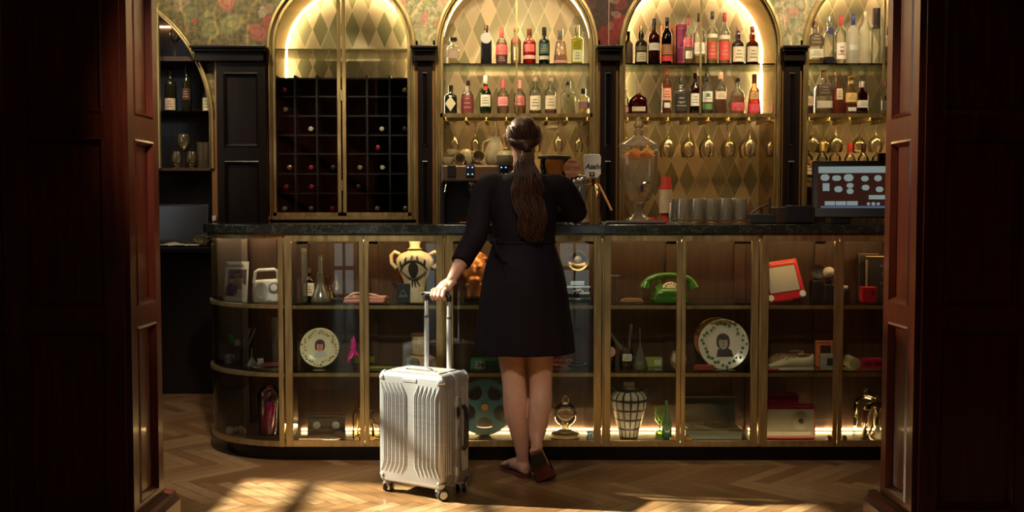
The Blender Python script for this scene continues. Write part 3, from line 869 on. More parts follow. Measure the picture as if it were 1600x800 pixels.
for q in (SH1, SH2):
    S = mb().prism(fan(CR-0.008, ccy-0.06), q-0.010, q, 'xy').build('glass_shelf', M['shelf_glass'], T, smooth=False)
    m = mb(); band(m, CR+0.01, CR-0.008, q-0.022, q-0.004); m.build('brass_edge', M['brass'], S)
m = mb(); m.box((ccx-CR+0.01, ccy-0.02, ZC0), (ccx, ccy, ZC1)); m.box((ccx-0.17, ccy-0.04, ZC0+0.02), (ccx-0.13, ccy-0.02, ZC1))
m.build('back_panel', M['case_wood'], T, smooth=False)
m = mb()
for z0_, z1_ in ((ZC0+0.024, SH2-0.024), (SH2+0.001, SH1-0.024), (SH1+0.001, ZC1-0.002)): m.box((ccx-CR+0.03, ccy-0.058, z0_), (ccx-CR+0.185, ccy-0.050, z1_))
m.build('side_panel', plain('grey_brown_board', (0.17, 0.125, 0.095), 0.5, noise=0.1), T, smooth=False)
mb().box((ccx-CR+0.05, ccy-0.07, ZC1-0.012), (ccx-0.02, ccy-0.062, ZC1-0.008)).build('light_strip', emit('led_end', (1.0, 0.66, 0.34), 40.0), T, smooth=False)
m = mb(); band(m, CR-0.020, CR-0.027, ZC1-0.026, ZC1-0.022); m.build('light_strip', emit('curve_fill_glow', (1.0, 0.74, 0.46), 45.0), T, smooth=False)  # hidden glowing band added behind the top rail to light the magazine
mb().box((ccx-0.10, ccy-0.10, ZC0+0.024), (ccx-0.02, ccy-0.092, ZC0+0.030)).build('light_strip', M['led_case'], T, smooth=False)
# ------------------------------------------------------------------ the woman
skin = NT('skin'); _nz = skin.noise(14, 3, skin.pos(True))
skin.bsdf(skin.ramp(_nz[0], [(0.3, (0.50, 0.27, 0.19)), (0.7, (0.60, 0.35, 0.25))]), 0.45, 0, 0.4, 0, sss=0.08)
M['skin'] = skin.mat
cl = NT('navy_black_crepe'); _nz = cl.noise(350, 2, cl.pos(True)); _n2 = cl.noise(5, 3, cl.pos(True))
cl.bsdf(cl.ramp(_n2[0], [(0.3, (0.006, 0.0035, 0.006)), (0.7, (0.010, 0.0055, 0.010))]), 0.8, 0, 0.15, 0, cl.bump(_nz[0], 0.15, 0.001))
M['dress'] = cl.mat
hr = NT('brown_hair'); _nz = hr.noise(8, 4, hr.scalev(hr.pos(True), (30, 30, 1.5)))
hr.bsdf(hr.ramp(_nz[0], [(0.3, (0.018, 0.007, 0.004)), (0.7, (0.072, 0.028, 0.013))]), 0.45, 0, 0.3, 0.0)
M['hair'] = hr.mat
M['sole'] = plain('sandal_sole', (0.14, 0.035, 0.025), 0.5, noise=0.3, nscale=20)
M['leather'] = plain('brown_leather', (0.035, 0.014, 0.010), 0.45)
M['nail'] = plain('nail', (0.30, 0.02, 0.03), 0.3)

WO = thing('person', 'woman seen from behind, short dark dress, long ponytail, hand on the suitcase', 'person', (0.055, 4.70, 0))
WT = Matrix.Translation((-0.055, -4.70, 0))
def wmb_():
    q = MB(); q.T = WT; return q
def bez(pts, rs, n=6):
    """Catmull-Rom resample of joints and radii"""
    P_ = [Vector(p) for p in pts]; out = []; ro = []
    for i in range(len(P_)-1):
        p0, p1, p2, p3 = P_[max(i-1, 0)], P_[i], P_[i+1], P_[min(i+2, len(P_)-1)]
        r0, r1, r2, r3 = rs[max(i-1, 0)], rs[i], rs[i+1], rs[min(i+2, len(P_)-1)]
        for k in range(n):
            t = k/n; t2, t3 = t*t, t*t*t
            f = lambda a, b, c, d: 0.5*((2*b) + (c-a)*t + (2*a-5*b+4*c-d)*t2 + (3*b-a-3*c+d)*t3)
            out.append(Vector((f(p0.x,p1.x,p2.x,p3.x), f(p0.y,p1.y,p2.y,p3.y), f(p0.z,p1.z,p2.z,p3.z)))); ro.append(max(1e-3, f(r0, r1, r2, r3)))
    out.append(P_[-1]); ro.append(rs[-1]); return out, ro
def limb(m, pts, rs, n=16, seg=6, round_end=True):
    a, b = bez(pts, rs, seg); m.tube(a, b, n)
    if round_end: m.ball(a[-1], b[-1]*0.98, 14, 8)
    m.ball(a[0], b[0]*0.98, 14, 8)
def ering(cx, cy, z, rx, ry, n=48, back=1.0, fold=0.0, ph=0.0, k=9):
    out = []
    for i in range(n):
        a = 2*PI*i/n
        f = 1 + fold*(math.sin(a*k+ph) + 0.6*math.sin(a*(k*1.7)//1*1.0+ph*2.3))
        y = ry*math.sin(a)*f
        out.append((cx + rx*math.cos(a)*f, cy + (y if y > 0 else y*back), z))
    return out
YW = 4.72
HX, HZ = 0.053, 1.565
# --- body: one continuous surface
b = wmb_()
b.loft([ering(0.055, YW, z, rx, ry, 32) for z, rx, ry in ((0.80, 0.12, 0.10), (0.92, 0.145, 0.115), (1.06, 0.115, 0.09), (1.2, 0.135, 0.10), (1.32, 0.14, 0.09), (1.385, 0.10, 0.065), (1.41, 0.05, 0.05))])
limb(b, [(0.057, YW+0.0, 1.35), (0.056, YW+0.005, 1.43), (HX, YW+0.015, 1.50), (HX, YW+0.02, 1.55)], [0.062, 0.050, 0.050, 0.055])
# head: skull, face, jaw, nose, lips, brows, ears
b.ball((HX, YW+0.005, HZ+0.005), (0.070, 0.088, 0.082), 28, 18)
b.ball((HX, YW+0.045, HZ-0.035), (0.057, 0.055, 0.078), 24, 14)
b.ball((HX, YW+0.072, HZ-0.098), (0.024, 0.020, 0.016), 14, 8)
b.tube([(HX, YW+0.094, HZ+0.002), (HX, YW+0.104, HZ-0.022), (HX, YW+0.112, HZ-0.040), (HX, YW+0.098, HZ-0.046)], [0.006, 0.008, 0.010, 0.009], 10)
for s in (-1, 1):
    b.ball((HX+s*0.009, YW+0.099, HZ-0.044), (0.006, 0.007, 0.005), 8, 6)
    b.ball((HX+s*0.032, YW+0.070, HZ-0.035), (0.018, 0.020, 0.016), 10, 8)
    b.tube([(HX+s*0.012, YW+0.092, HZ+0.017), (HX+s*0.030, YW+0.088, HZ+0.022), (HX+s*0.046, YW+0.074, HZ+0.016)], [0.006, 0.006, 0.004], 8)
    # ear
    ex = HX+s*0.0775
    b.tube([(ex, YW+0.010, HZ-0.038), (ex+s*0.006, YW+0.000, HZ-0.020), (ex+s*0.010, YW-0.006, HZ-0.002), (ex+s*0.009, YW+0.002, HZ+0.012), (ex+s*0.004, YW+0.014, HZ+0.008), (ex, YW+0.014, HZ-0.010)], [0.006, 0.005, 0.0055, 0.0055, 0.005, 0.004], 8)
    b.ball((ex+s*0.001, YW+0.006, HZ-0.012), (0.006, 0.012, 0.020), 10, 8)
b.tube([(HX-0.022, YW+0.086, HZ-0.067), (HX, YW+0.099, HZ-0.064), (HX+0.022, YW+0.086, HZ-0.067)], [0.003, 0.0065, 0.003], 8)
b.tube([(HX-0.019, YW+0.085, HZ-0.072), (HX, YW+0.097, HZ-0.074), (HX+0.019, YW+0.085, HZ-0.072)], [0.003, 0.007, 0.003], 8)
# arms
SHL, ELL, WRL = (-0.105, YW-0.005, 1.345), (-0.163, 4.63, 1.12), (-0.262, 4.485, 0.932)
limb(b, [(-0.02, YW, 1.33), SHL, (-0.145, 4.685, 1.24), ELL, (-0.205, 4.575, 1.04), WRL], [0.05, 0.050, 0.043, 0.038, 0.037, 0.0235])
SHR, ELR, WRR = (0.215, YW, 1.345), (0.292, 4.775, 1.222), (0.135, 5.06, 1.212)
limb(b, [(0.12, YW, 1.33), SHR, (0.262, 4.735, 1.285), ELR], [0.05, 0.050, 0.044, 0.038])
limb(b, [ELR, (0.235, 4.90, 1.222), WRR], [0.038, 0.036, 0.024])
# legs
ZP = lambda py, Y: PZ(py, Y)
LY = 4.70
def lx(px, Y=LY): return (px-800)/1600*Y
limb(b, [(-0.01, YW, 0.86), (-0.008, YW, 0.70), (lx(799), LY+0.01, 0.57), (lx(803), LY+0.0, ZP(598, LY)), (lx(806.5), LY-0.012, ZP(640, LY)), (lx(813), LY-0.012, ZP(679, LY)), (lx(816.5), LY-0.01, 0.10), (lx(816.5), LY, 0.062)],
     [0.085, 0.080, 0.064, 0.055, 0.057, 0.043, 0.029, 0.031], 20)
limb(b, [(0.115, YW, 0.86), (0.125, YW, 0.70), (lx(844), LY+0.01, 0.57), (lx(845), LY-0.0, ZP(601, LY)), (lx(844), LY-0.035, ZP(635, LY)), (lx(839), LY-0.075, ZP(669, LY)), (lx(838), LY-0.11, 0.185), (lx(838.5), LY-0.12, 0.160)],
     [0.085, 0.080, 0.064, 0.054, 0.054, 0.040, 0.027, 0.028], 20)
def foot(m, heel, ball_, toe, up, side, s=1.0):
    """foot from heel point to toes; up = away from sole, side = towards the big toe"""
    heel, ball_, toe, up, side = map(Vector, (heel, ball_, toe, up, side))
    up.normalize(); side.normalize()
    mids = [(heel - (ball_-heel).normalized()*0.012, 0.018, 0.016, 0.018), (heel, 0.029, 0.027, 0.026), (heel.lerp(ball_, 0.25), 0.030, 0.036, 0.037), (heel.lerp(ball_, 0.55), 0.033, 0.032, 0.033),
            (heel.lerp(ball_, 0.85), 0.040, 0.024, 0.024), (ball_, 0.043, 0.020, 0.020), (ball_.lerp(toe, 0.45), 0.040, 0.014, 0.014)]
    rings = []
    for c, w, h, lift in mids:
        c = c + up*lift
        rings.append([c + side*w*math.cos(2*PI*i/20) + up*h*math.sin(2*PI*i/20) for i in range(20)])
    m.loft(rings)
    for k in range(5):
        t = k/4.0
        p0 = ball_.lerp(toe, 0.25) + side*(0.030-0.060*t) + up*0.014
        L = (1.0 - 0.42*t*t - 0.06*t)
        p1 = ball_.lerp(toe, 0.25) + (toe-ball_)*0.75*L + side*(0.028-0.058*t) + up*0.010
        r_ = 0.0115 if k == 0 else 0.0078 - 0.0004*k
        m.tube([p0, p0.lerp(p1, 0.55) + up*0.004, p1], [r_*1.05, r_, r_*0.9], 10); m.ball(p1, r_*0.95, 10, 6)
LH, LB, LT = (0.062, 4.668, 0.014), (-0.008, 4.795, 0.014), (-0.038, 4.850, 0.012)
RH, RB, RT = (0.108, 4.548, 0.142), (0.152, 4.585, 0.026), (0.170, 4.618, 0.012)
foot(b, LH, LB, LT, (0, 0, 1), (0.87, 0.48, 0))
foot(b, RH, RB, RT, (-0.12, 0.90, 0.42), (-0.93, -0.05, -0.35))
# left hand closed on the grip; the grip runs along GA
SU_A = R(31); GA = Vector((math.cos(SU_A), -math.sin(SU_A), 0)); GD = Vector((math.sin(SU_A), math.cos(SU_A), 0))
SU_C = Vector((-0.383, 4.43, 0))
GRIP = SU_C + GD*0.068 + GA*0.026; GRIP.z = 0.862
HC = GRIP + GA*0.012
knu = [HC + GA*(0.033 - 0.021*k) + GD*0.016 + Vector((0, 0, 0.020 - 0.002*abs(k-1.2))) for k in range(4)]
wr = Vector(WRL)
for k in range(4):   # palm bones
    s0 = wr + GA*(0.012-0.008*k) + Vector((0, 0, -0.008))
    b.tube([s0, s0.lerp(knu[k], 0.55) + Vector((0,0,0.006)), knu[k]], [0.017, 0.0145, 0.0115], 12); b.ball(knu[k], 0.0112, 12, 8)
b.ball(wr.lerp(HC, 0.55) + Vector((0,0,0.0)), (0.027, 0.024, 0.020), 16, 10)
for k in range(4):   # fingers curl over the far side, the top and down the near side of the grip
    a = knu[k]; sz = [0.93, 1.0, 0.97, 0.86][k]
    c = HC + GA*(0.033 - 0.021*k)
    p1 = c - GD*0.015*sz + Vector((0, 0, 0.0175))
    p2 = c - GD*0.0245*sz + Vector((0, 0, -0.004))
    p3 = c - GD*0.011*sz + Vector((0, 0, -0.0215))
    r0 = 0.0093*sz
    b.tube([a, a.lerp(p1, 0.6) + Vector((0,0,0.005)), p1, p2, p3], [r0*1.15, r0*1.03, r0*1.06, r0*0.98, r0*0.86], 12)
    b.ball(p1, r0*1.04, 12, 8); b.ball(p2, r0*0.98, 12, 8); b.ball(p3, r0*0.86, 12, 8)
th = [wr + GA*-0.008 + Vector((0,0,-0.012)), wr.lerp(HC, 0.6) - GA*0.018 + GD*0.018 + Vector((0,0,-0.006)), HC - GA*0.022 + GD*0.026 + Vector((0,0,-0.006)), HC - GA*0.040 + GD*0.015 + Vector((0,0,-0.020))]
b.tube(th, [0.016, 0.0135, 0.0115, 0.009], 12); b.ball(th[-1], 0.009, 12, 8)
# right hand lying relaxed on the countertop
wr2 = Vector(WRR); hd = Vector((-0.50, 0.86, 0)).normalized(); hs = Vector((0.86, 0.5, 0))
for k in range(4):
    s0 = wr2 + hs*(0.012-0.008*k); kn = wr2 + hd*0.085 + hs*(0.030-0.021*k) + Vector((0,0,0.002))
    b.tube([s0, s0.lerp(kn, 0.5) + Vector((0,0,0.004)), kn], [0.018, 0.014, 0.0112], 12)
    L = [0.062, 0.074, 0.070, 0.055][3-k]
    q1 = kn + hd*L*0.5 + Vector((0,0,0.006)) + hs*(0.004-0.003*k); q2 = kn + hd*L*0.85 + Vector((0,0,-0.012)) + hs*(0.005-0.004*k); q3 = kn + hd*L + Vector((0,0,-0.026)) + hs*(0.005-0.004*k)
    b.tube([kn, q1, q2, q3], [0.0095, 0.009, 0.0082, 0.007], 12); b.ball(q3, 0.007, 10, 6)
b.ball(wr2 + hd*0.045, (0.030, 0.032, 0.014), 16, 10)
b.tube([wr2 + hd*0.02 + hs*0.02, wr2 + hd*0.055 + hs*0.046, wr2 + hd*0.090 + hs*0.056 + Vector((0,0,-0.014))], [0.014, 0.0105, 0.008], 12)
b.ball(wr2 + hd*0.090 + hs*0.056 + Vector((0,0,-0.014)), 0.008, 10, 6)
body = b.build('body', M['skin'], WO, angle=180)
rm = body.modifiers.new('r', 'REMESH'); rm.mode = 'VOXEL'; rm.voxel_size = 0.0036; rm.use_smooth_shade = True
sm = body.modifiers.new('s', 'SMOOTH'); sm.iterations = 3; sm.factor = 0.5
# eyes
for s in (-1, 1):
    e = wmb_().ball((HX+s*0.031, YW+0.079, HZ+0.003), (0.012, 0.0115, 0.009), 16, 10).build('eye', M['white'], WO)
    wmb_().ball((HX+s*0.031, YW+0.0885, HZ+0.003), (0.005, 0.003, 0.005), 12, 8).build('iris', M['leather'], e)
# --- dress
d = wmb_()
c = 0.055
rows = [(1.405, 0.060, 0.055, 0.0), (1.392, 0.095, 0.070, 0.0), (1.365, 0.140, 0.085, 0.0), (1.32, 0.158, 0.102, 0.0), (1.26, 0.155, 0.112, 0.0), (1.19, 0.150, 0.115, 0.0), (1.13, 0.146, 0.110, 0.004),
        (1.09, 0.142, 0.105, 0.010), (1.07, 0.145, 0.108, 0.012), (1.02, 0.162, 0.122, 0.012), (0.96, 0.180, 0.138, 0.012), (0.90, 0.192, 0.148, 0.013), (0.82, 0.202, 0.153, 0.015), (0.74, 0.212, 0.157, 0.018), (0.66, 0.222, 0.161, 0.021), (0.572, 0.231, 0.166, 0.024)]
rings = []
for z, rx, ry, fo in rows: rings.append(ering(c + (0.0 if z > 1.0 else (1.0-z)*0.004), YW, z, rx, ry, 96, 1.0, fo, 0.6 + (1.0-z)*1.2, 8))
inner = [ering(c, YW, z, rx-0.016, ry-0.016, 96, 1.0, fo, 0.6 + (1.0-z)*1.2, 8) for z, rx, ry, fo in ((0.572, 0.231, 0.166, 0.024), (0.66, 0.222, 0.161, 0.02), (0.76, 0.2, 0.15, 0.0))]
d.loft(rings + inner)
def sleeve(m, pts, rs):
    a, q = bez(pts, rs, 7); m.tube(a, q, 24)
    m.ball(a[0], q[0]*0.98, 16, 10)
cuff = Vector(ELL).lerp(Vector(WRL), 0.66)
sleeve(d, [(-0.01, YW, 1.325), (-0.100, YW-0.004, 1.338), (-0.142, 4.69, 1.245), ELL, Vector(ELL).lerp(Vector(WRL), 0.35), cuff], [0.058, 0.060, 0.056, 0.053, 0.050, 0.046])
sleeve(d, [(0.12, YW, 1.325), (0.210, YW, 1.338), (0.262, 4.735, 1.285), Vector(ELR) + Vector((0.004, -0.01, -0.002))], [0.058, 0.060, 0.058, 0.055])
d.ball(Vector(ELR) + Vector((0.004, -0.008, 0)), 0.053, 18, 12)
sleeve(d, [ELR, Vector(ELR).lerp(Vector(WRR), 0.4), Vector(ELR).lerp(Vector(WRR), 0.72)], [0.050, 0.046, 0.042])
# creases: bent elbow and waist
for k in range(5):
    a = 0.9 + 0.35*k
    d.tube([(-0.08+0.0*k, YW-0.098, 1.085-0.01*k), (-0.05+0.02*k, YW-0.115-0.004*k, 1.03-0.02*k), (-0.03+0.045*k, YW-0.135, 0.93-0.03*k)], [0.006, 0.006, 0.002], 8)
d.ball((-0.082, YW-0.075, 1.088), (0.022, 0.02, 0.014), 12, 8)
dress = d.build('dress', M['dress'], WO, angle=180)
rm = dress.modifiers.new('r', 'REMESH'); rm.mode = 'VOXEL'; rm.voxel_size = 0.0055; rm.use_smooth_shade = True
sm = dress.modifiers.new('s', 'SMOOTH'); sm.iterations = 4; sm.factor = 0.5
wmb_().tube([(c + 0.1445*math.cos(2*PI*i/48), YW + 0.1075*math.sin(2*PI*i/48), 1.083) for i in range(48)], [0.006]*48, 8, closed=True).build('waist_tie', M['dress'], WO)
# --- hair: cap and combed strands drawn to the tie, then the ponytail
h = wmb_()
tie = Vector((0.066, YW-0.100, 1.488))
hc = Vector((HX, YW-0.004, HZ+0.012))
def capp(u, v):
    """u round the head (0 = left temple .. PI = right temple over the back), v from the crown outwards"""
    return hc + Vector((0.0765*math.cos(u)*math.sin(v), -0.093*math.sin(u)*math.sin(v) if math.sin(u) > 0 else -0.088*math.sin(u)*math.sin(v), 0.0835*math.cos(v)))
rings = []
for k in range(1, 15):
    ring = []
    for i in range(40):
        u = 2*PI*i/40
        front = max(0, -math.sin(u))
        vmax = PI*0.60 - front**0.7*PI*0.34
        ring.append(capp(u, vmax*k/14))
    rings.append(ring)
h.loft(rings)
h.loft([[tuple(Vector((HX, YW-0.020, HZ+0.012)).lerp(tie, f) + Vector((w_*math.cos(2*PI*i/24), w_*0.80*math.sin(2*PI*i/24), -0.012*math.cos(f*PI)))) for i in range(24)] for f, w_ in ((0.0, 0.074), (0.2, 0.073), (0.42, 0.064), (0.62, 0.049), (0.8, 0.033), (0.92, 0.022), (1.0, 0.014))])
rnd = random.Random(3)
for i in range(230):
    u = rnd.uniform(-0.35*PI, 1.35*PI)
    front = max(0, -math.sin(u)); vm = PI*0.66 - front**0.7*PI*0.33
    start_v = vm*rnd.uniform(0.55, 1.0)
    a = capp(u, start_v)
    pts = []
    for k in range(9):
        t = k/8
        q = a.lerp(tie, t) - hc
        L = Vector((q.x/0.079, q.y/0.0955, q.z/0.086)); n_ = L.length
        if n_ < 1.0 and t < 0.97: L = L / n_
        elif t < 0.97: L = L
        w_ = Vector((L.x*0.079, L.y*0.0955, L.z*0.086)) + hc
        if t > 0.75: w_ = w_.lerp(tie, (t-0.75)/0.25*0.9)
        pts.append(w_ + Vector((rnd.uniform(-1, 1), rnd.uniform(-1, 1), rnd.uniform(-1, 1)))*0.0006)
    h.tube(pts, [0.0015] + [0.0022]*7 + [0.0015], 6)
def pony(t):
    """centre line of the ponytail, t 0..1"""
    ks = [(0.066, 0.100, 1.488), (0.064, 0.128, 1.455), (0.062, 0.138, 1.38), (0.072, 0.142, 1.30), (0.085, 0.140, 1.21), (0.092, 0.134, 1.12), (0.096, 0.128, 1.085)]
    x = t*(len(ks)-1); i = min(int(x), len(ks)-2); f = x-i; f2 = f*f*(3-2*f)
    a, b_ = Vector(ks[i]), Vector(ks[i+1]); q = a.lerp(b_, f*0.6+f2*0.4); q.y = YW - q.y; return q
def pw(t): return 0.016 + 0.052*min(1, t*2.2)**0.8 - 0.034*max(0, t-0.62)/0.38
for i in range(300):
    a = rnd.uniform(0, 2*PI); rr = math.sqrt(rnd.random()); L = rnd.uniform(0.72, 1.0); ph = rnd.uniform(0, 6.28); am = rnd.uniform(0.001, 0.006)
    wv_ = rnd.uniform(0.9, 1.15)
    pts = []; rs = []
    for k in range(19):
        t = k/18*L; q = pony(t); w_ = pw(t)
        wav = 0.010*math.sin(t*19*wv_+1.0)*min(1, t*4)
        pts.append(q + Vector((math.cos(a)*rr*w_ + wav + am*math.sin(t*30+ph), math.sin(a)*rr*w_*0.45 - 0.006*math.cos(t*17+ph*0.2)*min(1, t*3), 0)))
        rs.append(0.0028 if k < 15 else 0.0028*(1-(k-14)/5.5))
    h.tube(pts, rs, 5)
for i in range(14):   # loose hairs at the nape and sides
    s = rnd.choice((-1, 1)); x0 = HX+s*rnd.uniform(0.02, 0.06)
    h.tube([(x0, YW-0.055, HZ-0.05), (x0+s*0.006, YW-0.06, HZ-0.075-rnd.random()*0.02), (x0+s*rnd.uniform(-0.01, 0.008), YW-0.063, HZ-0.11)], [0.0007, 0.0006, 0.0002], 4)
h.build('hair', M['hair'], WO, angle=80)
wmb_().tube([tie + Vector((0.016*math.cos(2*PI*i/20), 0.004*math.sin(2*PI*i/20), 0.014*math.sin(2*PI*i/20))) for i in range(20)], [0.005]*20, 8, closed=True).build('hair_tie', M['black'], WO)
# --- sandals
def sandal(heel, ball_, toe, up, side):
    heel, ball_, toe, up, side = map(Vector, (heel, ball_, toe, up, side)); up.normalize(); side.normalize()
    m = wmb_(); fw = (ball_-heel).normalized()
    outl = [(heel-fw*0.016, 0.016), (heel-fw*0.008, 0.026), (heel+fw*0.02, 0.032), (heel.lerp(ball_, 0.5), 0.031), (heel.lerp(ball_, 0.85), 0.042), (ball_, 0.046), (ball_.lerp(toe, 0.5), 0.043), (ball_.lerp(toe, 0.95), 0.030), (toe+(toe-ball_).normalized()*0.006, 0.014)]
    n = len(outl)
    vs = []
    for lift in (-0.012, 0.0):
        for p_, w_ in outl: vs += [p_+side*w_+up*lift, p_-side*w_+up*lift]
    fs = []
    for i in range(n-1):
        q = 2*i
        fs += [(q, q+2, q+3, q+1), (2*n+q, 2*n+q+1, 2*n+q+3, 2*n+q+2), (q, 2*n+q, 2*n+q+2, q+2), (q+1, q+3, 2*n+q+3, 2*n+q+1)]
    fs += [(0, 1, 2*n+1, 2*n), (2*n-2, 4*n-2, 4*n-1, 2*n-1)]
    m.add(vs, fs)
    S = m.build('sandal', M['sole'], WO, angle=40)
    m = wmb_(); k = heel-fw*0.0
    A = [heel-fw*0.014, heel+fw*0.0, heel+fw*0.03, heel+fw*0.048]; Wd = [0.016, 0.029, 0.033, 0.031]
    top = [p_+side*w_-up*0.012 for p_, w_ in zip(A, Wd)] + [p_-side*w_-up*0.012 for p_, w_ in list(zip(A, Wd))[::-1]]
    bot = [q-up*0.012 for q in top]; nn = len(top)
    m.add(top+bot, [list(range(nn)), list(range(2*nn-1, nn-1, -1))] + [(i, i+nn, (i+1) % nn+nn, (i+1) % nn) for i in range(nn)])
    m.build('heel_block', M['rubber'], S, smooth=False)
    m = wmb_()
    for f0, f1, hgt in ((0.62, 0.80, 0.052), (0.92, 0.80, 0.045)):
        p0 = heel.lerp(ball_, f0); p1 = heel.lerp(ball_, f1); L = []
        for i in range(9):
            t = i/8; ang = PI*t
            L.append(p0.lerp(p1, t) + side*0.043*math.cos(ang) + up*(hgt*math.sin(ang)))
        m.tube(L, [0.0045]*9, 6)
        L2 = [heel.lerp(ball_, f1).lerp(heel.lerp(ball_, f0), i/8) + side*0.043*math.cos(PI*i/8) + up*(hgt*1.04*math.sin(PI*i/8)) for i in range(9)]
        m.tube(L2, [0.0045]*9, 6)
    m.build('strap', M['leather'], S)
sandal(Vector(LH)+Vector((0,0,0.0)), LB, LT, (0, 0, 1), (0.87, 0.48, 0))
up_r = Vector((-0.12, 0.90, 0.42)).normalized()
sandal(Vector(RH) - up_r*0.004, Vector(RB) - up_r*0.004, Vector(RT)-up_r*0.002, up_r, (-0.93, -0.05, -0.35))
# ring on the hand
kq = HC + GA*(0.033-0.021*1)
wmb_().tube([kq + Vector((0,0,0.018)) - GD*0.006 + GA*0.0098*math.cos(2*PI*i/16) + Vector((0,0,0.0098*math.sin(2*PI*i/16))) for i in range(16)], [0.0014]*16, 6, closed=True).build('ring', M['chrome'], WO)

# ------------------------------------------------------------------ the suitcase
al = NT('brushed_aluminium'); _nz = al.noise(4, 4, al.scalev(al.pos(True), (1, 1, 60)))
al.bsdf(al.ramp(_nz[0], [(0.3, (0.44, 0.46, 0.485)), (0.7, (0.52, 0.54, 0.565))]), 0.40, 0.70)
M['alu'] = al.mat
M['alu_bright'] = plain('polished_aluminium', (0.66, 0.67, 0.69), 0.36, 0.6)
M['alu_dark'] = plain('satin_metal', (0.34, 0.33, 0.32), 0.35, 0.9)
SU = thing('suitcase', 'silver ribbed aluminium cabin suitcase on four wheels with its handle pulled out', 'suitcase', tuple(SU_C), -SU_A)
W2, D2, Z0, Z1 = 0.172, 0.105, 0.048, 0.535
# local axes: x = width (to the right), y = depth (away), z = up
def rrect(hw, hd, r_, n=6):
    out = []
    for cx_, cy_, a0 in ((hw-r_, hd-r_, 0), (-hw+r_, hd-r_, PI/2), (-hw+r_, -hd+r_, PI), (hw-r_, -hd+r_, 1.5*PI)):
        for i in range(n+1):
            a = a0 + PI/2*i/n; out.append((cx_+r_*math.cos(a), cy_+r_*math.sin(a)))
    return out
def half(y0, y1, name):
    m = MB(); prof = [(0.0, Z0+0.014), (0.006, Z0+0.004), (0.018, Z0), (0.018, Z1), (0.006, Z1-0.004), (0.0, Z1-0.014)]
    # loft through depth: rounded rectangle in x-z, radius at the outer face edge
    rings = []
    sgn = -1 if abs(y0) > abs(y1) else 1
    outer, innr = (y0, y1) if sgn < 0 else (y1, y0)
    for dy, inset in ((0.0, 0.020), (0.003, 0.010), (0.010, 0.003), (0.022, 0.0), (abs(outer-innr), 0.0)):
        y = outer - sgn*(0) + (dy if sgn < 0 else -dy)
        hw, hz = W2-inset, (Z1-Z0)/2-inset
        rings.append([(p[0], y, (Z0+Z1)/2+p[1]) for p in rrect(hw, hz, 0.036-inset*0.8, 7)])
    m.loft(rings)
    return m
m = half(-D2, -0.004, 'f')
for g in (-1, 1):      # ribs: two groups of six, ends bent outwards
    for k in range(6):
        x = g*(0.028 + 0.0215*k)
        e = 0.030; zt = Z1-0.050-0.001*k; zb_ = Z0+0.050+0.001*k
        xo = min(abs(x)+0.019, W2-0.013)*g
        pts = [(xo, -D2+0.001, zt+0.004), (x+(xo-x)*0.12, -D2, zt-0.036), (x, -D2, zt-0.050), (x, -D2, zb_+0.050), (x+(xo-x)*0.12, -D2, zb_+0.036), (xo, -D2+0.001, zb_-0.004)]
        m.tube(pts, [0.003, 0.0062, 0.0066, 0.0066, 0.0062, 0.003], 8, up=(0, 1, 0))
m.build('front_shell', M['alu'], SU, angle=40)
m = half(0.004, D2, 'b')
for g in (-1, 1):
    for k in range(6):
        x = g*(0.034 + 0.0175*k); m.tube([(x, D2, Z1-0.07), (x, D2, Z0+0.07)], 0.0055, 8, up=(0, 1, 0))
m.build('back_shell', M['alu'], SU, angle=40)
m = MB(); fr = [rrect(W2+0.002, (Z1-Z0)/2+0.002, 0.038, 7), rrect(W2-0.004, (Z1-Z0)/2-0.004, 0.033, 7)]
for ya, yb_ in ((-0.009, -0.001), (0.001, 0.009)):
    m.strip([(p[0], p[1]+(Z0+Z1)/2) for p in fr[0]], [(p[0], p[1]+(Z0+Z1)/2) for p in fr[1]], ya, yb_, 'xz', closed=True)
m.build('frame', M['alu_bright'], SU, angle=40)
# side grooves on the two narrow sides
m = MB()
for s in (-1, 1):
    for y in (-0.078, -0.062, -0.046, 0.046, 0.062, 0.078): m.tube([(s*W2, y, Z0+0.06), (s*W2, y, Z1-0.06)], 0.003, 6)
m.build('side_rib', M['alu'], SU)
# corner guards
for sx_ in (-1, 1):
    for sy_ in (-1, 1):
        for top in (0, 1):
            zc = Z1 if top else Z0
            m = MB(); n = 5
            cxx, cyy = sx_*(W2-0.030), sy_*(D2-0.022); rings = []
            rx_, ry_, rz_ = 0.0325, 0.0245, 0.036
            for i in range(n+1):
                v_ = PI/2*i/n
                rings.append([(cxx + sx_*rx_*math.cos(v_)*math.cos(PI/2*j/n), cyy + sy_*ry_*math.cos(v_)*math.sin(PI/2*j/n), zc + (1 if top else -1)*(-rz_ + rz_*1.06*math.sin(v_))) for j in range(n+1)])
            vs = [p for r_ in rings for p in r_]; fs = [(i*(n+1)+j, i*(n+1)+j+1, (i+1)*(n+1)+j+1, (i+1)*(n+1)+j) for i in range(n) for j in range(n)]
            m.add(vs, fs)
            o = m.build('corner_guard', M['alu_bright'] if top else M['alu_dark'], SU, angle=60)
            sd = o.modifiers.new('s', 'SOLIDIFY'); sd.thickness = 0.003; sd.offset = 0
            rv = MB(); rv.ball((sx_*(W2-0.028), sy_*(D2+0.0015), zc + (-0.022 if top else 0.022)), (0.003, 0.0015, 0.003), 8, 6)
            rv.build('rivet', M['alu_dark'], o)
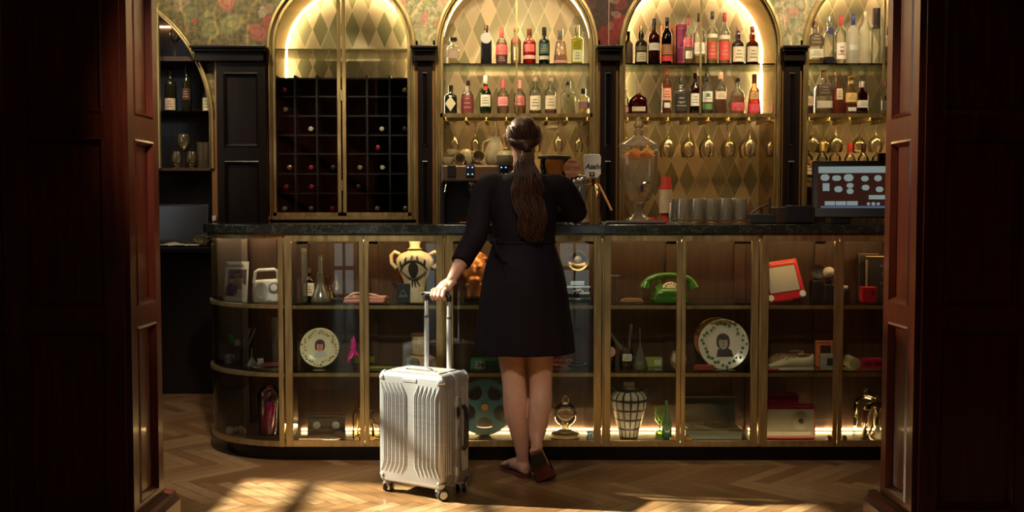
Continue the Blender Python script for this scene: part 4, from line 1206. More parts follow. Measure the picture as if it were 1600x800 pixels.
# name plate, top carry handle, side carry handle, latches
MB().cbox((0, -D2-0.001, Z1-0.030), (0.072, 0.003, 0.015)).build('name_plate', M['alu_bright'], SU, smooth=False, bevel=0.002)
m = MB(); m.tube([(-0.075, -0.035, Z1+0.002), (-0.062, -0.035, Z1+0.013), (-0.03, -0.035, Z1+0.017), (0.03, -0.035, Z1+0.017), (0.062, -0.035, Z1+0.013), (0.075, -0.035, Z1+0.002)], 0.007, 8, flat=0.6)
m.build('top_handle', M['alu_dark'], SU)
m = MB(); m.cbox((-0.078, -0.035, Z1+0.003), (0.022, 0.026, 0.008)).cbox((0.078, -0.035, Z1+0.003), (0.022, 0.026, 0.008))
m.cbox((0, 0.0, Z1+0.002), (0.25, 0.13, 0.006)).build('top_plate', M['alu_bright'], SU, smooth=False, bevel=0.002)
zmid = 0.295
m = MB(); m.tube([(W2+0.002, 0.045, zmid-0.095), (W2+0.016, 0.045, zmid-0.080), (W2+0.020, 0.045, zmid-0.04), (W2+0.020, 0.045, zmid+0.04), (W2+0.016, 0.045, zmid+0.080), (W2+0.002, 0.045, zmid+0.095)], 0.010, 10, up=(0, 1, 0))
m.build('side_handle', M['black'], SU)
m = MB(); m.cbox((W2+0.003, 0.0, zmid-0.02), (0.008, 0.022, 0.13))
LK = m.build('lock_plate', M['alu_bright'], SU, smooth=False, bevel=0.002)
m = MB()
for k in range(3): m.cbox((W2+0.0085, -0.001, zmid-0.03+0.014*k), (0.004, 0.008, 0.009))
m.build('number_wheel', M['alu_dark'], LK, smooth=False)
MB().cbox((W2+0.0085, 0.0, zmid+0.075), (0.006, 0.018, 0.036)).build('lock_button', M['black'], SU, smooth=False, bevel=0.002)
for zz in (0.415, 0.115):
    LT_ = MB().cbox((W2+0.004, 0.0, zz), (0.010, 0.026, 0.045)).build('latch', M['alu_bright'], SU, smooth=False, bevel=0.003)
    MB().cbox((W2+0.010, 0.004, zz), (0.004, 0.010, 0.034)).build('latch_tab', M['alu_dark'], LT_, smooth=False, bevel=0.001)
# telescopic handle
gx, gy = 0.026, 0.068
for s in (-1, 1):
    x = gx + s*0.060
    T1 = MB().lathe([(0.0115, Z1-0.02), (0.0115, 0.765)], 20, (x, gy, 0), sy=0.8).build('handle_tube', M['alu_bright'], SU)
    MB().lathe([(0.0120, 0.756), (0.0120, 0.768), (0.0098, 0.770)], 20, (x, gy, 0), sy=0.8).build('collar', M['alu_dark'], T1)
    MB().lathe([(0.0092, 0.765), (0.0092, 0.845)], 20, (x, gy, 0), sy=0.8).build('inner_tube', M['alu_bright'], T1)
zg = 0.862
m = MB(); m.tube([(gx-0.060, gy, 0.835), (gx-0.061, gy, zg-0.010), (gx-0.052, gy, zg), (gx, gy, zg+0.001), (gx+0.052, gy, zg), (gx+0.061, gy, zg-0.010), (gx+0.060, gy, 0.835)], [0.012, 0.012, 0.0118, 0.0115, 0.0118, 0.012, 0.012], 12, up=(0, 1, 0))
m.ball((gx-0.078, gy, zg+0.002), (0.013, 0.011, 0.008), 12, 8).tube([(gx-0.075, gy, zg+0.002), (gx-0.045, gy, zg)], [0.0085, 0.0115], 10)
m.build('grip', M['black'], SU)
# four double casters
for sx_ in (-1, 1):
    for sy_ in (-1, 1):
        cx_, cy_ = sx_*(W2-0.034), sy_*(D2-0.026)
        rot = R(25 if sx_*sy_ > 0 else -40)
        C_ = MB().lathe([(0.022, 0.040), (0.020, 0.056), (0.012, 0.058)], 16, (0, 0, 0)).cbox((0, 0.008, 0.038), (0.012, 0.036, 0.026)).build('caster', M['alu_dark'], SU, loc=(cx_, cy_, 0), rot=(0, 0, rot), angle=40)
        for w_ in (-1, 1):
            Wl = MB().lathe([(0.017, -0.007), (0.024, -0.0065), (0.0262, -0.002), (0.0262, 0.002), (0.024, 0.0065), (0.017, 0.007)], 28, (w_*0.0145, 0.010, 0.0265), axis='x').build('wheel', M['rubber'], C_)
            MB().lathe([(0.0165, 0), (0.0165, 0.0022), (0.013, 0.003), (0.005, 0.0015)], 24, (w_*0.0145 + w_*0.0068 - (0 if w_ > 0 else 0.0022), 0.010, 0.0265), axis='x').build('hub_cap', M['alu_bright'], Wl)
# ------------------------------------------------------------------ bottles
GL = {}
def gmat(col, haze=0.0):
    k = ('g', col, haze)
    if k not in GL:
        e = tuple(max(0.02, q**2.6*0.75) for q in col)
        GL[k] = glass('bottle_glass', col, e, 0.03, k=1.8, haze=haze, hcol=tuple(min(1, q*0.9) for q in col))
    return GL[k]
def lmat(col):
    k = ('l', col)
    if k not in GL:
        GL[k] = glass('liquid', tuple(math.sqrt(q) for q in col), tuple(q*0.7 for q in col), 0.05, k=0.5, haze=0.35, hcol=col)
    return GL[k]
def smat(col, rough=0.45, metal=0.0):
    k = ('s', col, rough, metal)
    if k not in GL: GL[k] = plain('paint', col, rough, metal)
    return GL[k]
STY = {
 'std':   [(0.90, 0), (1, 0.02), (1, 0.58), (0.93, 0.64), (0.62, 0.70), (0.38, 0.75), (0.34, 0.80), (0.34, 1.0)],
 'square':[(0.92, 0), (1, 0.02), (1, 0.60), (0.94, 0.65), (0.55, 0.695), (0.36, 0.73), (0.34, 1.0)],
 'short': [(0.92, 0), (1, 0.03), (1, 0.58), (0.93, 0.65), (0.50, 0.71), (0.38, 0.76), (0.36, 1.0)],
 'cone':  [(0.97, 0), (1, 0.03), (0.93, 0.20), (0.68, 0.60), (0.50, 0.66), (0.34, 0.70), (0.34, 1.0)],
 'wide':  [(0.90, 0), (0.98, 0.03), (1, 0.30), (0.96, 0.46), (0.80, 0.56), (0.40, 0.63), (0.20, 0.68), (0.19, 1.0)],
 'round': [(0.82, 0), (0.95, 0.04), (1, 0.20), (1, 0.45), (0.90, 0.58), (0.60, 0.67), (0.32, 0.72), (0.30, 1.0)],
 'bulb':  [(0.92, 0), (1, 0.02), (1, 0.50), (0.90, 0.57), (0.55, 0.62), (0.42, 0.66), (0.47, 0.72), (0.42, 0.80), (0.31, 0.85), (0.31, 1.0)],
 'wine':  [(0.92, 0), (1, 0.02), (1, 0.58), (0.90, 0.66), (0.55, 0.73), (0.38, 0.78), (0.36, 1.0)],
 'tall':  [(0.93, 0), (1, 0.02), (0.97, 0.64), (0.80, 0.70), (0.42, 0.76), (0.30, 0.82), (0.28, 1.0)],
 'slim':  [(0.96, 0), (1, 0.02), (1, 0.66), (0.90, 0.70), (0.80, 0.72), (0.62, 0.86), (0.52, 1.0)],
 'flare': [(0.98, 0), (1, 0.02), (0.97, 0.55), (0.72, 0.62), (0.42, 0.68), (0.40, 0.86), (0.55, 0.98), (0.55, 1.0)],
}
M['ink'] = plain('ink', (0.10, 0.08, 0.07), 0.7)
def rad_at(prof, f):
    for (r0, z0), (r1, z1) in zip(prof[:-1], prof[1:]):
        if z0 <= f <= z1: return r0 + (r1-r0)*((f-z0)/(z1-z0) if z1 > z0 else 0)
    return prof[-1][0]
def bottle(name, label, x, y, z, H, Rr, sty, gcol, liq=None, cap=None, labs=(), group=None, haze=0.0, prints=(), cat='bottle', rotz=0.0):
    """labs: (colour, z0, z1, half-angle deg[, kind]) in fractions of height"""
    prof = STY[sty]; sq = {'square': 5.0, 'short': 4.5, 'slim': 2.0, 'wide': 2.6, 'cone': 3.0, 'flare': 3.0}.get(sty, 2.0)
    fl = 0.62 if sty == 'wide' else 1.0
    T = thing(name, label, cat, (x, y, z), rotz, group)
    N = 28
    MB().lathe([(r*Rr, f*H) for r, f in prof ], N, sq=sq, sy=fl, cap=(True, False)).build('bottle_glass', gmat(gcol, haze) if isinstance(gcol, tuple) else gcol, T, angle=50)
    if liq:
        lc, lv = liq
        pts = [(r*Rr*0.93, max(0.012, f)*H) for r, f in prof if f < lv] + [(rad_at(prof, lv)*Rr*0.93, lv*H)]
        MB().lathe(pts, N, sq=sq, sy=fl).build('liquid', lmat(lc), T, angle=50)
    if cap:
        cc, cf, cr = cap[:3]
        cm = smat(cc, 0.35, cap[3] if len(cap) > 3 else 0.0)
        MB().lathe([(cr*Rr, cf*H), (cr*Rr*1.03, cf*H+0.001), (cr*Rr*1.03, H*1.0), (cr*Rr*0.95, H*1.004)], 18).build('cap', cm, T, angle=50)
    for L in labs:
        col, z0, z1, ha = L[:4]; kind = L[4] if len(L) > 4 else 'band'
        a0, a1 = -PI/2-R(ha), -PI/2+R(ha)
        if kind == 'diamond':
            w_ = Rr*0.85; zc = (z0+z1)/2*H; hz = (z1-z0)/2*H
            q = MB().prism([(0, zc-hz), (w_, zc), (0, zc+hz), (-w_, zc)], -Rr*1.03*fl, -Rr*1.012*fl)
        elif kind == 'disc':
            rr = (z1-z0)/2*H; zc = (z0+z1)/2*H
            q = MB().prism([(rr*math.cos(2*PI*i/20), zc+rr*math.sin(2*PI*i/20)) for i in range(20)], -Rr*1.035*fl, -Rr*(1.0 if sq == 2 else 1.0)*fl*0.93)
        else:
            k = 6; pts = [(rad_at(prof, z0+(z1-z0)*i/k)*Rr+0.0006, (z0+(z1-z0)*i/k)*H) for i in range(k+1)]
            q = MB().lathe(pts, 20, sq=sq, sy=fl, a0=a0, a1=a1, cap=(False, False))
        o = q.build('paper_label', smat(col, 0.6), T, angle=60)
        if kind == 'band' and (z1-z0) > 0.16 and ha > 20:
            m = MB(); dark = sum(col) > 0.9; rows_ = 3
            for i in range(rows_):
                f = z0 + (z1-z0)*(0.28+0.22*i); r_ = rad_at(prof, f)*Rr+0.0012; hh = (z1-z0)*0.028; wa = R(ha)*(0.55-0.12*((i*7) % 3))
                m.lathe([(r_, (f-hh)*H), (r_, (f+hh)*H)], 8, sq=sq, sy=fl, a0=-PI/2-wa, a1=-PI/2+wa, cap=(False, False))
            m.build('print', M['ink'] if dark else smat((0.38, 0.28, 0.16), 0.5), o, angle=60)
    return T
SC_B = 1600/6.88
YS = 6.88
Z_SH, Z_BR = 2.195, 1.863
BLK = ((0.015, 0.012, 0.012), 0.84, 0.42)
CLR = (0.93, 0.93, 0.86)
G1 = 'gin bottles on the glass shelf'; G2 = 'gin bottles on the brass shelf'; G3 = 'whisky bottles on the glass shelf'; G4 = 'whisky bottles on the brass shelf'
G5 = 'bottles on the glass shelf above the payment screen'; G6 = 'bottles on the brass shelf above the payment screen'
def cp(c, f=0.84, r_=0.42, m=0.0): return (c, f, r_, m)
CREAM = (0.72, 0.64, 0.46); WHT = (0.78, 0.74, 0.64)
rows_b = [
 # px, top, base, width, style, glass, liquid, cap, labels, group, text
 (709, 60, 101, 20, 'short', CLR, ((0.85,0.78,0.55),0.5), cp((0.02,0.02,0.02),0.88,0.62), [((0.32,0.24,0.20),0.22,0.50,55)], G1, 'short square clear gin bottle with grey-brown label, alone at the end of the glass shelf'),
 (760, 41, 101, 18, 'square', smat((0.012,0.012,0.014),0.15), None, cp((0.10,0.03,0.015),0.86,0.40), [((0.45,0.44,0.42),0.52,0.80,0,'disc')], G1, 'tall black square bottle with round silver emblem'),
 (784, 44, 101, 19, 'round', CLR, ((0.9,0.30,0.22),0.58), cp((0.75,0.10,0.08),0.74,0.36), [((0.80,0.12,0.13),0.26,0.52,70),((0.06,0.015,0.03),0.03,0.24,80)], G1, 'clear bottle with red label above a dark band and red neck'),
 (806, 43, 101, 17, 'std', (0.93,0.88,0.68), ((0.85,0.74,0.45),0.55), cp((0.55,0.38,0.16),0.88,0.45,0.6), [((0.28,0.05,0.03),0.55,0.70,45),((0.75,0.66,0.42),0.10,0.45,22)], G1, 'pale gold bottle with brown shoulder label behind the thin brass bar'),
 (827, 46, 101, 21, 'std', (0.93,0.30,0.24), ((0.90,0.16,0.12),0.62), cp((0.32,0.12,0.05),0.80,0.38,0.6), [((0.85,0.40,0.34),0.14,0.24,80),((0.80,0.12,0.10),0.34,0.55,50)], G1, 'bright red bottle with copper cap'),
 (850, 44, 101, 18, 'std', (0.10,0.20,0.17), ((0.02,0.06,0.05),0.60), cp((0.03,0.02,0.02),0.78,0.40), [((0.40,0.40,0.34),0.12,0.22,80),((0.03,0.09,0.08),0.28,0.56,80)], G1, 'dark teal bottle with black cap and narrow pale band'),
 (875, 47, 101, 23, 'cone', (0.93,0.82,0.76), ((0.86,0.62,0.52),0.28), cp((0.55,0.53,0.50),0.72,0.40,0.9), [((0.50,0.28,0.24),0.03,0.10,60)], G1, 'tapering pale pink bottle with silver cap'),
 (901, 41, 101, 19, 'square', (0.86,0.86,0.42), ((0.80,0.78,0.25),0.60), cp((0.45,0.33,0.18),0.80,0.38), [((0.70,0.72,0.45),0.05,0.36,42)], G1, 'lime yellow square bottle with cork top and black lettering'),
 (705, 133, 178, 20, 'short', smat((0.014,0.016,0.012),0.15), None, cp((0.02,0.02,0.02),0.82,0.34), [((0.72,0.66,0.45),0.10,0.62,0,'diamond')], G2, 'squat black bottle with cream diamond label'),
 (731, 126, 178, 21, 'round', CLR, None, cp((0.06,0.02,0.02),0.86,0.36), [((0.22,0.035,0.045),0.04,0.62,60)], G2, 'clear round-shouldered bottle with dark red label'),
 (759, 118, 178, 20, 'round', (0.12,0.45,0.08), ((0.03,0.28,0.03),0.62), cp((0.80,0.78,0.66),0.80,0.34), [((0.74,0.72,0.58),0.20,0.50,52),((0.6,0.05,0.05),0.60,0.72,0,'disc')], G2, 'green bottle with white cap, white label and red seal'),
 (786, 124, 178, 20, 'round', (0.93,0.90,0.76), ((0.88,0.60,0.45),0.55), cp((0.85,0.20,0.20),0.76,0.36), [((0.85,0.32,0.32),0.24,0.50,60)], G2, 'clear bottle with coral pink label and coral neck, just beside the green bottle'),
 (812, 125, 178, 20, 'round', (0.93,0.88,0.74), ((0.88,0.52,0.42),0.40), cp((0.85,0.42,0.36),0.76,0.34), [((0.80,0.22,0.22),0.26,0.54,50)], G2, 'clear bottle with pink flower label behind the thin brass bar'),
 (836, 121, 178, 20, 'std', CLR, ((0.55,0.03,0.06),0.09), cp((0.60,0.40,0.26),0.90,0.40), [((0.74,0.66,0.50),0.12,0.50,60)], G2, 'clear bottle with cork, pale label and dark red base'),
 (860, 121, 178, 20, 'std', CLR, ((0.85,0.30,0.22),0.11), cp((0.60,0.40,0.26),0.90,0.40), [((0.74,0.64,0.48),0.14,0.50,60)], G2, 'clear bottle with cork, pale label and orange-red base'),
 (887, 127, 178, 24, 'short', CLR, ((0.88,0.84,0.66),0.56), cp((0.03,0.02,0.02),0.88,0.28), [((0.05,0.04,0.04),0.50,0.60,9)], G2, 'broad clear bottle with a small dark mark and black stopper'),
 (911, 138, 178, 17, 'short', (0.93,0.88,0.62), ((0.86,0.76,0.40),0.5), cp((0.02,0.02,0.02),0.80,0.45), [((0.22,0.10,0.14),0.22,0.48,55)], G2, 'smallest squat bottle with plum label and black cap at the shelf end'),
 (981, 48, 100, 15, 'std', smat((0.12,0.085,0.05),0.5), None, cp((0.05,0.03,0.02),0.90,0.40), [], G3, 'plain grey-brown stoneware bottle at the shelf end beside the pilaster'),
 (1000, 40, 100, 20, 'bulb', smat((0.02,0.016,0.010),0.12), None, cp((0.62,0.48,0.26),0.84,0.34,0.6), [((0.68,0.62,0.42),0.06,0.30,52),((0.14,0.12,0.06),0.34,0.46,60)], G3, 'black bottle with cream label and pale gold top'),
 (1020, 30, 100, 19, 'std', (0.35,0.08,0.03), ((0.18,0.02,0.01),0.56), cp((0.02,0.02,0.05),0.84,0.36), [(WHT,0.30,0.46,65)], G3, 'red-brown whisky bottle with white shoulder label and navy cap'),
 (1040, 28, 100, 18, 'wine', (0.09,0.03,0.01), ((0.05,0.01,0.0),0.60), cp((0.02,0.015,0.012),0.80,0.36), [((0.32,0.13,0.05),0.20,0.42,70),((0.55,0.03,0.04),0.06,0.18,70)], G3, 'dark brown bottle with tan and red label in front of the orange box'),
 (1073, 29, 100, 16, 'round', CLR, ((0.88,0.55,0.42),0.5), cp((0.70,0.12,0.12),0.84,0.34), [((0.78,0.14,0.22),0.38,0.58,65),(WHT,0.12,0.28,40)], G3, 'slim clear bottle with magenta label in front of the purple box'),
 (1090, 22, 100, 19, 'std', CLR, ((0.86,0.66,0.30),0.16), cp((0.02,0.02,0.02),0.84,0.40), [(WHT,0.20,0.42,60)], G3, 'clear whisky bottle with white label and black cap'),
 (1110, 19, 100, 17, 'std', CLR, ((0.90,0.72,0.42),0.55), cp((0.02,0.02,0.02),0.86,0.36), [(CREAM,0.50,0.57,75),((0.45,0.06,0.04),0.10,0.42,60)], G3, 'tallest clear bottle, black cap, red picture label'),
 (1129, 21, 100, 18, 'std', CLR, ((0.92,0.55,0.40),0.55), cp((0.50,0.04,0.06),0.84,0.36), [(CREAM,0.48,0.56,75),((0.62,0.06,0.06),0.08,0.44,70)], G3, 'tall clear bottle, dark red cap, bright red picture label'),
 (1150, 42, 100, 20, 'bulb', (0.30,0.05,0.02), ((0.12,0.015,0.005),0.55), cp((0.40,0.24,0.14),0.88,0.33), [(CREAM,0.06,0.46,60)], G3, 'bulb-necked brown whisky bottle with cream label, the one nearer the brass bar'),
 (1172, 42, 100, 20, 'bulb', (0.42,0.04,0.03), ((0.20,0.01,0.01),0.55), cp((0.25,0.05,0.04),0.88,0.33), [(CREAM,0.06,0.46,60)], G3, 'bulb-necked red whisky bottle with cream label beside the glowing arch end'),
 (976, 140, 178, 12, 'round', CLR, ((0.90,0.35,0.30),0.35), cp((0.70,0.5,0.4),0.86,0.36), [((0.85,0.55,0.45),0.10,0.30,50)], G4, 'small clear bottle with pink liquid beside the pilaster, above the dispenser'),
 (996, 131, 178, 31, 'wide', (0.50,0.05,0.04), ((0.30,0.015,0.02),0.56), cp((0.55,0.42,0.26),0.72,0.20), [(CREAM,0.10,0.25,40)], G4, 'wide flat dark red bourbon bottle with low cream label'),
 (1040, 106, 178, 16, 'tall', (0.95,0.62,0.45), ((0.85,0.40,0.25),0.60), cp((0.75,0.22,0.14),0.86,0.42), [((0.85,0.38,0.28),0.30,0.56,65),(WHT,0.14,0.25,38)], G4, 'tallest peach coloured bottle with coral cap on the brass shelf'),
 (1062, 121, 178, 19, 'square', CLR, ((0.35,0.05,0.02),0.12), cp((0.02,0.02,0.02),0.76,0.36), [((0.02,0.02,0.02),0.10,0.56,75)], G4, 'square bottle with black label and black cap'),
 (1084, 114, 178, 17, 'wine', (0.32,0.08,0.03), ((0.10,0.015,0.01),0.56), cp((0.03,0.02,0.02),0.82,0.34), [(WHT,0.20,0.50,60)], G4, 'dark brown bottle with white label behind the thin brass bar'),
 (1103, 115, 178, 18, 'std', CLR, ((0.55,0.60,0.30),0.28), cp((0.04,0.03,0.03),0.80,0.42), [(WHT,0.30,0.56,60),((0.12,0.24,0.08),0.12,0.26,60),((0.05,0.22,0.06),0.42,0.52,0,'disc')], G4, 'clear bottle with white label, round green seal and green band'),
 (1124, 113, 178, 19, 'std', CLR, ((0.90,0.38,0.20),0.34), cp((0.80,0.45,0.28),0.84,0.40), [((0.80,0.62,0.46),0.36,0.54,60)], G4, 'clear bottle with orange liquid and pale label'),
 (1150, 122, 178, 23, 'round', CLR, ((0.80,0.38,0.16),0.52), cp((0.03,0.02,0.02),0.90,0.36), [((0.80,0.10,0.14),0.10,0.32,70)], G4, 'round bottle half full of amber liquid with a crimson label'),
 (1176, 116, 178, 21, 'cone', (0.95,0.62,0.42), ((0.75,0.16,0.10),0.58), cp((0.20,0.12,0.06),0.78,0.28), [((0.62,0.03,0.10),0.06,0.26,70),((0.55,0.32,0.14),0.38,0.56,60)], G4, 'tapered red bottle with a dark pouring spout near the arch end'),
 (1209, 118, 178, 11, 'cone', (0.90,0.60,0.42), ((0.80,0.12,0.14),0.5), cp((0.10,0.06,0.04),0.82,0.3), [((0.70,0.05,0.14),0.08,0.30,70)], G4, 'narrow red bottle squeezed against the pilaster'),
 (1269, 35, 101, 25, 'square', CLR, ((0.75,0.52,0.22),0.10), cp((0.35,0.16,0.10),0.84,0.30), [((0.09,0.06,0.04),0.40,0.74,55),((0.66,0.64,0.52),0.14,0.34,60)], G5, 'broad clear bottle with dark crest label on the upper shelf, beside the pilaster'),
 (1291, 28, 101, 17, 'square', CLR, ((0.02,0.02,0.30),0.15), cp((0.50,0.50,0.50),0.86,0.36,0.8), [((0.03,0.03,0.16),0.62,0.76,0,'disc')], G5, 'clear square bottle with cobalt blue base and blue emblem'),
 (1309, 26, 101, 18, 'tall', CLR, None, cp((0.55,0.06,0.05),0.80,0.36), [((0.78,0.72,0.62),0.10,0.44,60),((0.60,0.05,0.05),0.22,0.28,14)], G5, 'clear vodka bottle with white label, red mark and red cap'),
 (1328, 24, 101, 18, 'tall', (0.90,0.89,0.80), None, cp((0.03,0.04,0.16),0.78,0.40), [((0.50,0.52,0.55),0.28,0.38,50)], G5, 'frosted vodka bottle with navy striped cap'),
 (1347, 20, 101, 17, 'tall', (0.92,0.89,0.76), None, cp((0.62,0.55,0.40),0.88,0.30), [], G5, 'plain frosted tall bottle behind the thin brass bar'),
 (1364, 15, 101, 15, 'slim', CLR, None, cp((0.035,0.022,0.02),0.64,0.86), [], G5, 'tall slim clear bottle with long black tapering top'),
 (1382, 43, 101, 18, 'short', CLR, ((0.85,0.74,0.5),0.4), cp((0.75,0.68,0.55),0.80,0.42), [((0.62,0.52,0.40),0.12,0.46,50)], G5, 'short clear bottle with pale label on the upper shelf, next to the doorway'),
 (1259, 125, 178, 18, 'round', CLR, ((0.50,0.03,0.03),0.22), cp((0.60,0.52,0.34),0.84,0.40), [((0.78,0.55,0.32),0.26,0.52,60)], G6, 'round bottle with peach label over dark red liquid, beside the pilaster'),
 (1283, 110, 178, 26, 'square', CLR, ((0.70,0.45,0.18),0.10), cp((0.40,0.16,0.08),0.84,0.30), [((0.08,0.05,0.035),0.40,0.68,55),((0.62,0.56,0.42),0.14,0.30,55)], G6, 'broad clear bottle with dark crest label on the brass shelf'),
 (1306, 112, 178, 20, 'flare', (0.93,0.72,0.55), ((0.85,0.10,0.05),0.62), None, [((0.72,0.56,0.36),0.34,0.60,28)], G6, 'open flared decanter bottle of bright red liquid'),
 (1326, 119, 178, 20, 'flare', (0.95,0.75,0.40), ((0.75,0.10,0.04),0.28), cp((0.85,0.62,0.22),0.80,0.44), [((0.82,0.55,0.20),0.32,0.56,65),(WHT,0.08,0.18,35)], G6, 'orange bottle with yellow cap and dark red lower half'),
 (1343, 127, 178, 18, 'short', (0.35,0.03,0.03), ((0.14,0.01,0.01),0.6), cp((0.80,0.70,0.62),0.82,0.42), [(WHT,0.20,0.42,75)], G6, 'short dark red bottle with white label band'),
 (1382, 127, 178, 20, 'round', CLR, None, cp((0.45,0.08,0.06),0.84,0.36), [((0.06,0.04,0.035),0.42,0.54,75),(WHT,0.14,0.40,75)], G6, 'clear bottle with black and white label on the brass shelf, next to the doorway'),
]
for (px, top, base, wd, sty, gc, liq, cap_, labs, grp, txt) in rows_b:
    z = Z_SH if base < 120 else Z_BR
    H = (base-top)/SC_B*1.0; Rr = wd/SC_B/2
    x = (px-800)/SC_B
    hz = 0.45 if 'frosted' in txt else 0.05
    T = bottle('whisky_bottle' if grp in (G3, G4) else ('gin_bottle' if grp in (G1, G2) else 'spirit_bottle'), txt, x, YS + (0.03 if 'shelf end' in txt and 'stoneware' in txt else 0), z, H, Rr*0.96, sty, gc, liq, cap_, labs, grp, haze=hz)
    if 'lime yellow' in txt:
        text_mesh('ANGL', 0.017, 'lettering', M['ink'], T, (0, -Rr-0.001, H*0.44))
    if 'square bottle with black label' in txt:
        text_mesh("JACK", 0.012, 'lettering', smat((0.6,0.55,0.45)), T, (0, -Rr-0.0012, H*0.44)); text_mesh("No.7", 0.012, 'lettering', smat((0.6,0.55,0.45)), T, (0, -Rr-0.0012, H*0.30))
# gift boxes behind the whisky
for (a, b_, t, colr, txt) in ((1033, 1054, 34, (0.60, 0.20, 0.07), 'tall orange whisky gift box standing behind the bottles'), (1056, 1071, 34, (0.28, 0.02, 0.10), 'tall purple whisky gift box with gold lines behind the bottles')):
    yb = 6.99; x0, x1 = (a-800)/1600*yb, (b_-800)/1600*yb; hh = (100-t)/1600*yb
    T = thing('gift_box', txt, 'box', ((x0+x1)/2, yb+0.05, Z_SH))
    MB().cbox((0, 0, hh/2), (x1-x0, 0.09, hh)).build('carton', smat(colr, 0.5), T, smooth=False, bevel=0.001)
    m = MB()
    for f in (0.12, 0.45, 0.9): m.cbox((0, -0.0455, hh*f), ((x1-x0)*0.8, 0.001, 0.004))
    m.build('gold_line', smat((0.6, 0.4, 0.15), 0.3, 0.5), T, smooth=False)

# bottles on the low riser behind the payment screen
cx, r, zs = ARCH['vodka']
zr = PZ(278, 6.95)
T, mb = cabs['vodka']
m = mb(); m.box((cx-r+0.036, 6.90, zr-0.02), (cx+0.30, YR-0.05, zr)); m.build('riser_shelf', M['brass'], T, smooth=False)
low = [(1259, 226, 19, 'std', CLR, ((0.88,0.62,0.35),0.5), cp((0.72,0.62,0.42),0.84,0.40), [((0.80,0.56,0.32),0.10,0.52,60)], 'clear bottle with large peach label on the low shelf beside the payment screen'),
       (1283, 224, 18, 'round', CLR, ((0.90,0.80,0.40),0.5), cp((0.85,0.70,0.25),0.78,0.40), [], 'bottle with a yellow neck band rising behind the screen corner'),
       (1303, 226, 18, 'std', CLR, None, cp((0.55,0.55,0.52),0.80,0.36,0.7), [], 'clear bottle with grey top just above the payment screen'),
       (1326, 224, 18, 'round', CLR, ((0.88,0.7,0.5),0.5), cp((0.70,0.07,0.07),0.74,0.42), [], 'bottle with a bright red neck above the payment screen'),
       (1347, 225, 18, 'round', CLR, None, cp((0.06,0.03,0.03),0.76,0.42), [], 'bottle with a black and red neck above the payment screen'),
       (1369, 228, 17, 'std', CLR, None, cp((0.70,0.66,0.52),0.82,0.38), [], 'bottle with a pale top above the payment screen, near the doorway')]
for (px, top, wd, sty, gc, liq, cap_, labs, txt) in low:
    s_ = 1600/6.97
    bottle('spirit_bottle', txt, (px-800)/s_, 6.97, zr, (278-top)/s_, wd/s_/2, sty, gc, liq, cap_, labs, 'bottles on the low shelf behind the payment screen')

# corner cupboard bottles
zsh = PZ(173, YB)
DKG = smat((0.012, 0.012, 0.008), 0.1)
for (px, top, wd, labs, txt) in ((270, 103, 18, [((0.48, 0.36, 0.30), 0.04, 0.30, 65)], 'dark wine bottle with patterned pink-grey label in the corner cupboard'),
                                 (295, 97, 15, [((0.06, 0.02, 0.02), 0.25, 0.48, 60)], 'tall dark wine bottle with almost black label in the corner cupboard'),
                                 (326, 125, 13, [((0.62, 0.56, 0.44), 0.04, 0.46, 60)], 'dark bottle with white label by the arch edge of the corner cupboard')):
    s_ = 1600/6.9
    bottle('wine_bottle', txt, (px-800)/s_, 6.9, zsh, (172-top)/s_, wd/s_/2, 'wine', DKG, None, cp((0.03, 0.02, 0.02), 0.80, 0.40), labs, 'wine bottles on the corner cupboard shelf')

# ------------------------------------------------------------------ stem glasses
def stem_prof(H, rb, hb, rf):
    """upright wine glass: foot, stem, bowl (outer then inner wall)"""
    hs = H - hb
    o = [(rf, 0.0), (rf, 0.0018), (rf*0.5, 0.004), (0.0042, 0.010), (0.0036, hs*0.5), (0.0045, hs-0.004), (rb*0.45, hs+hb*0.10), (rb*0.85, hs+hb*0.30), (rb, hs+hb*0.52), (rb*0.93, hs+hb*0.78), (rb*0.78, H)]
    i = [(r-0.0014, z) for r, z in o[:5:-1]] ; i[0] = (rb*0.78-0.0014, H)
    return o + [(max(0.001, r), z+0.001) for r, z in i] + [(0.0008, hs+0.006)]
M['stemware'] = glass('stemware', (0.99, 0.98, 0.95), (0.84, 0.77, 0.60), 0.10, gloss=(1, 0.95, 0.85), k=2.0, haze=0.05, hcol=(1, 0.85, 0.55))
gm = {}
def stem_glass(kind, H, rb, hb, rf, x, y, z, label, group, inv):
    k = (kind,)
    if k not in gm: gm[k] = MB().lathe(stem_prof(H, rb, hb, rf), 24, cap=(True, False)).build('wine_glass', M['stemware'], angle=60).data; bpy.data.objects.remove([o for o in bpy.data.objects if o.data == gm[k]][0])
    o = bpy.data.objects.new('wine_glass', gm[k]); COL.objects.link(o)
    o.location = (x, y, z); o.rotation_euler = (PI if inv else 0, 0, 0)
    tag(o, label, 'wine glass', group)
GH = 'stem glasses hanging upside down under the brass shelves'
zh = Z_BR-0.042
plan = [('flute', 0.20, 0.030, 0.10, 0.030, [(711, 'first'), (743, 'second'), (775, 'third'), (838, 'fourth'), (872, 'fifth'), (904, 'sixth')], 'hanging clear stem glass above the coffee machine, %s from the wine cabinet side'),
        ('wine', 0.232, 0.044, 0.125, 0.034, [(978, 'first'), (1010, 'second'), (1043, 'third'), (1075, 'fourth'), (1106, 'fifth'), (1138, 'sixth'), (1170, 'seventh'), (1204, 'last')], 'hanging wine glass glinting gold above the tumblers, %s from the beer tap side'),
        ('big', 0.205, 0.050, 0.110, 0.036, [(1267, 'first'), (1285, 'second'), (1304, 'third'), (1340, 'fourth'), (1366, 'fifth')], 'hanging round wine glass above the payment screen, %s from the pilaster')]
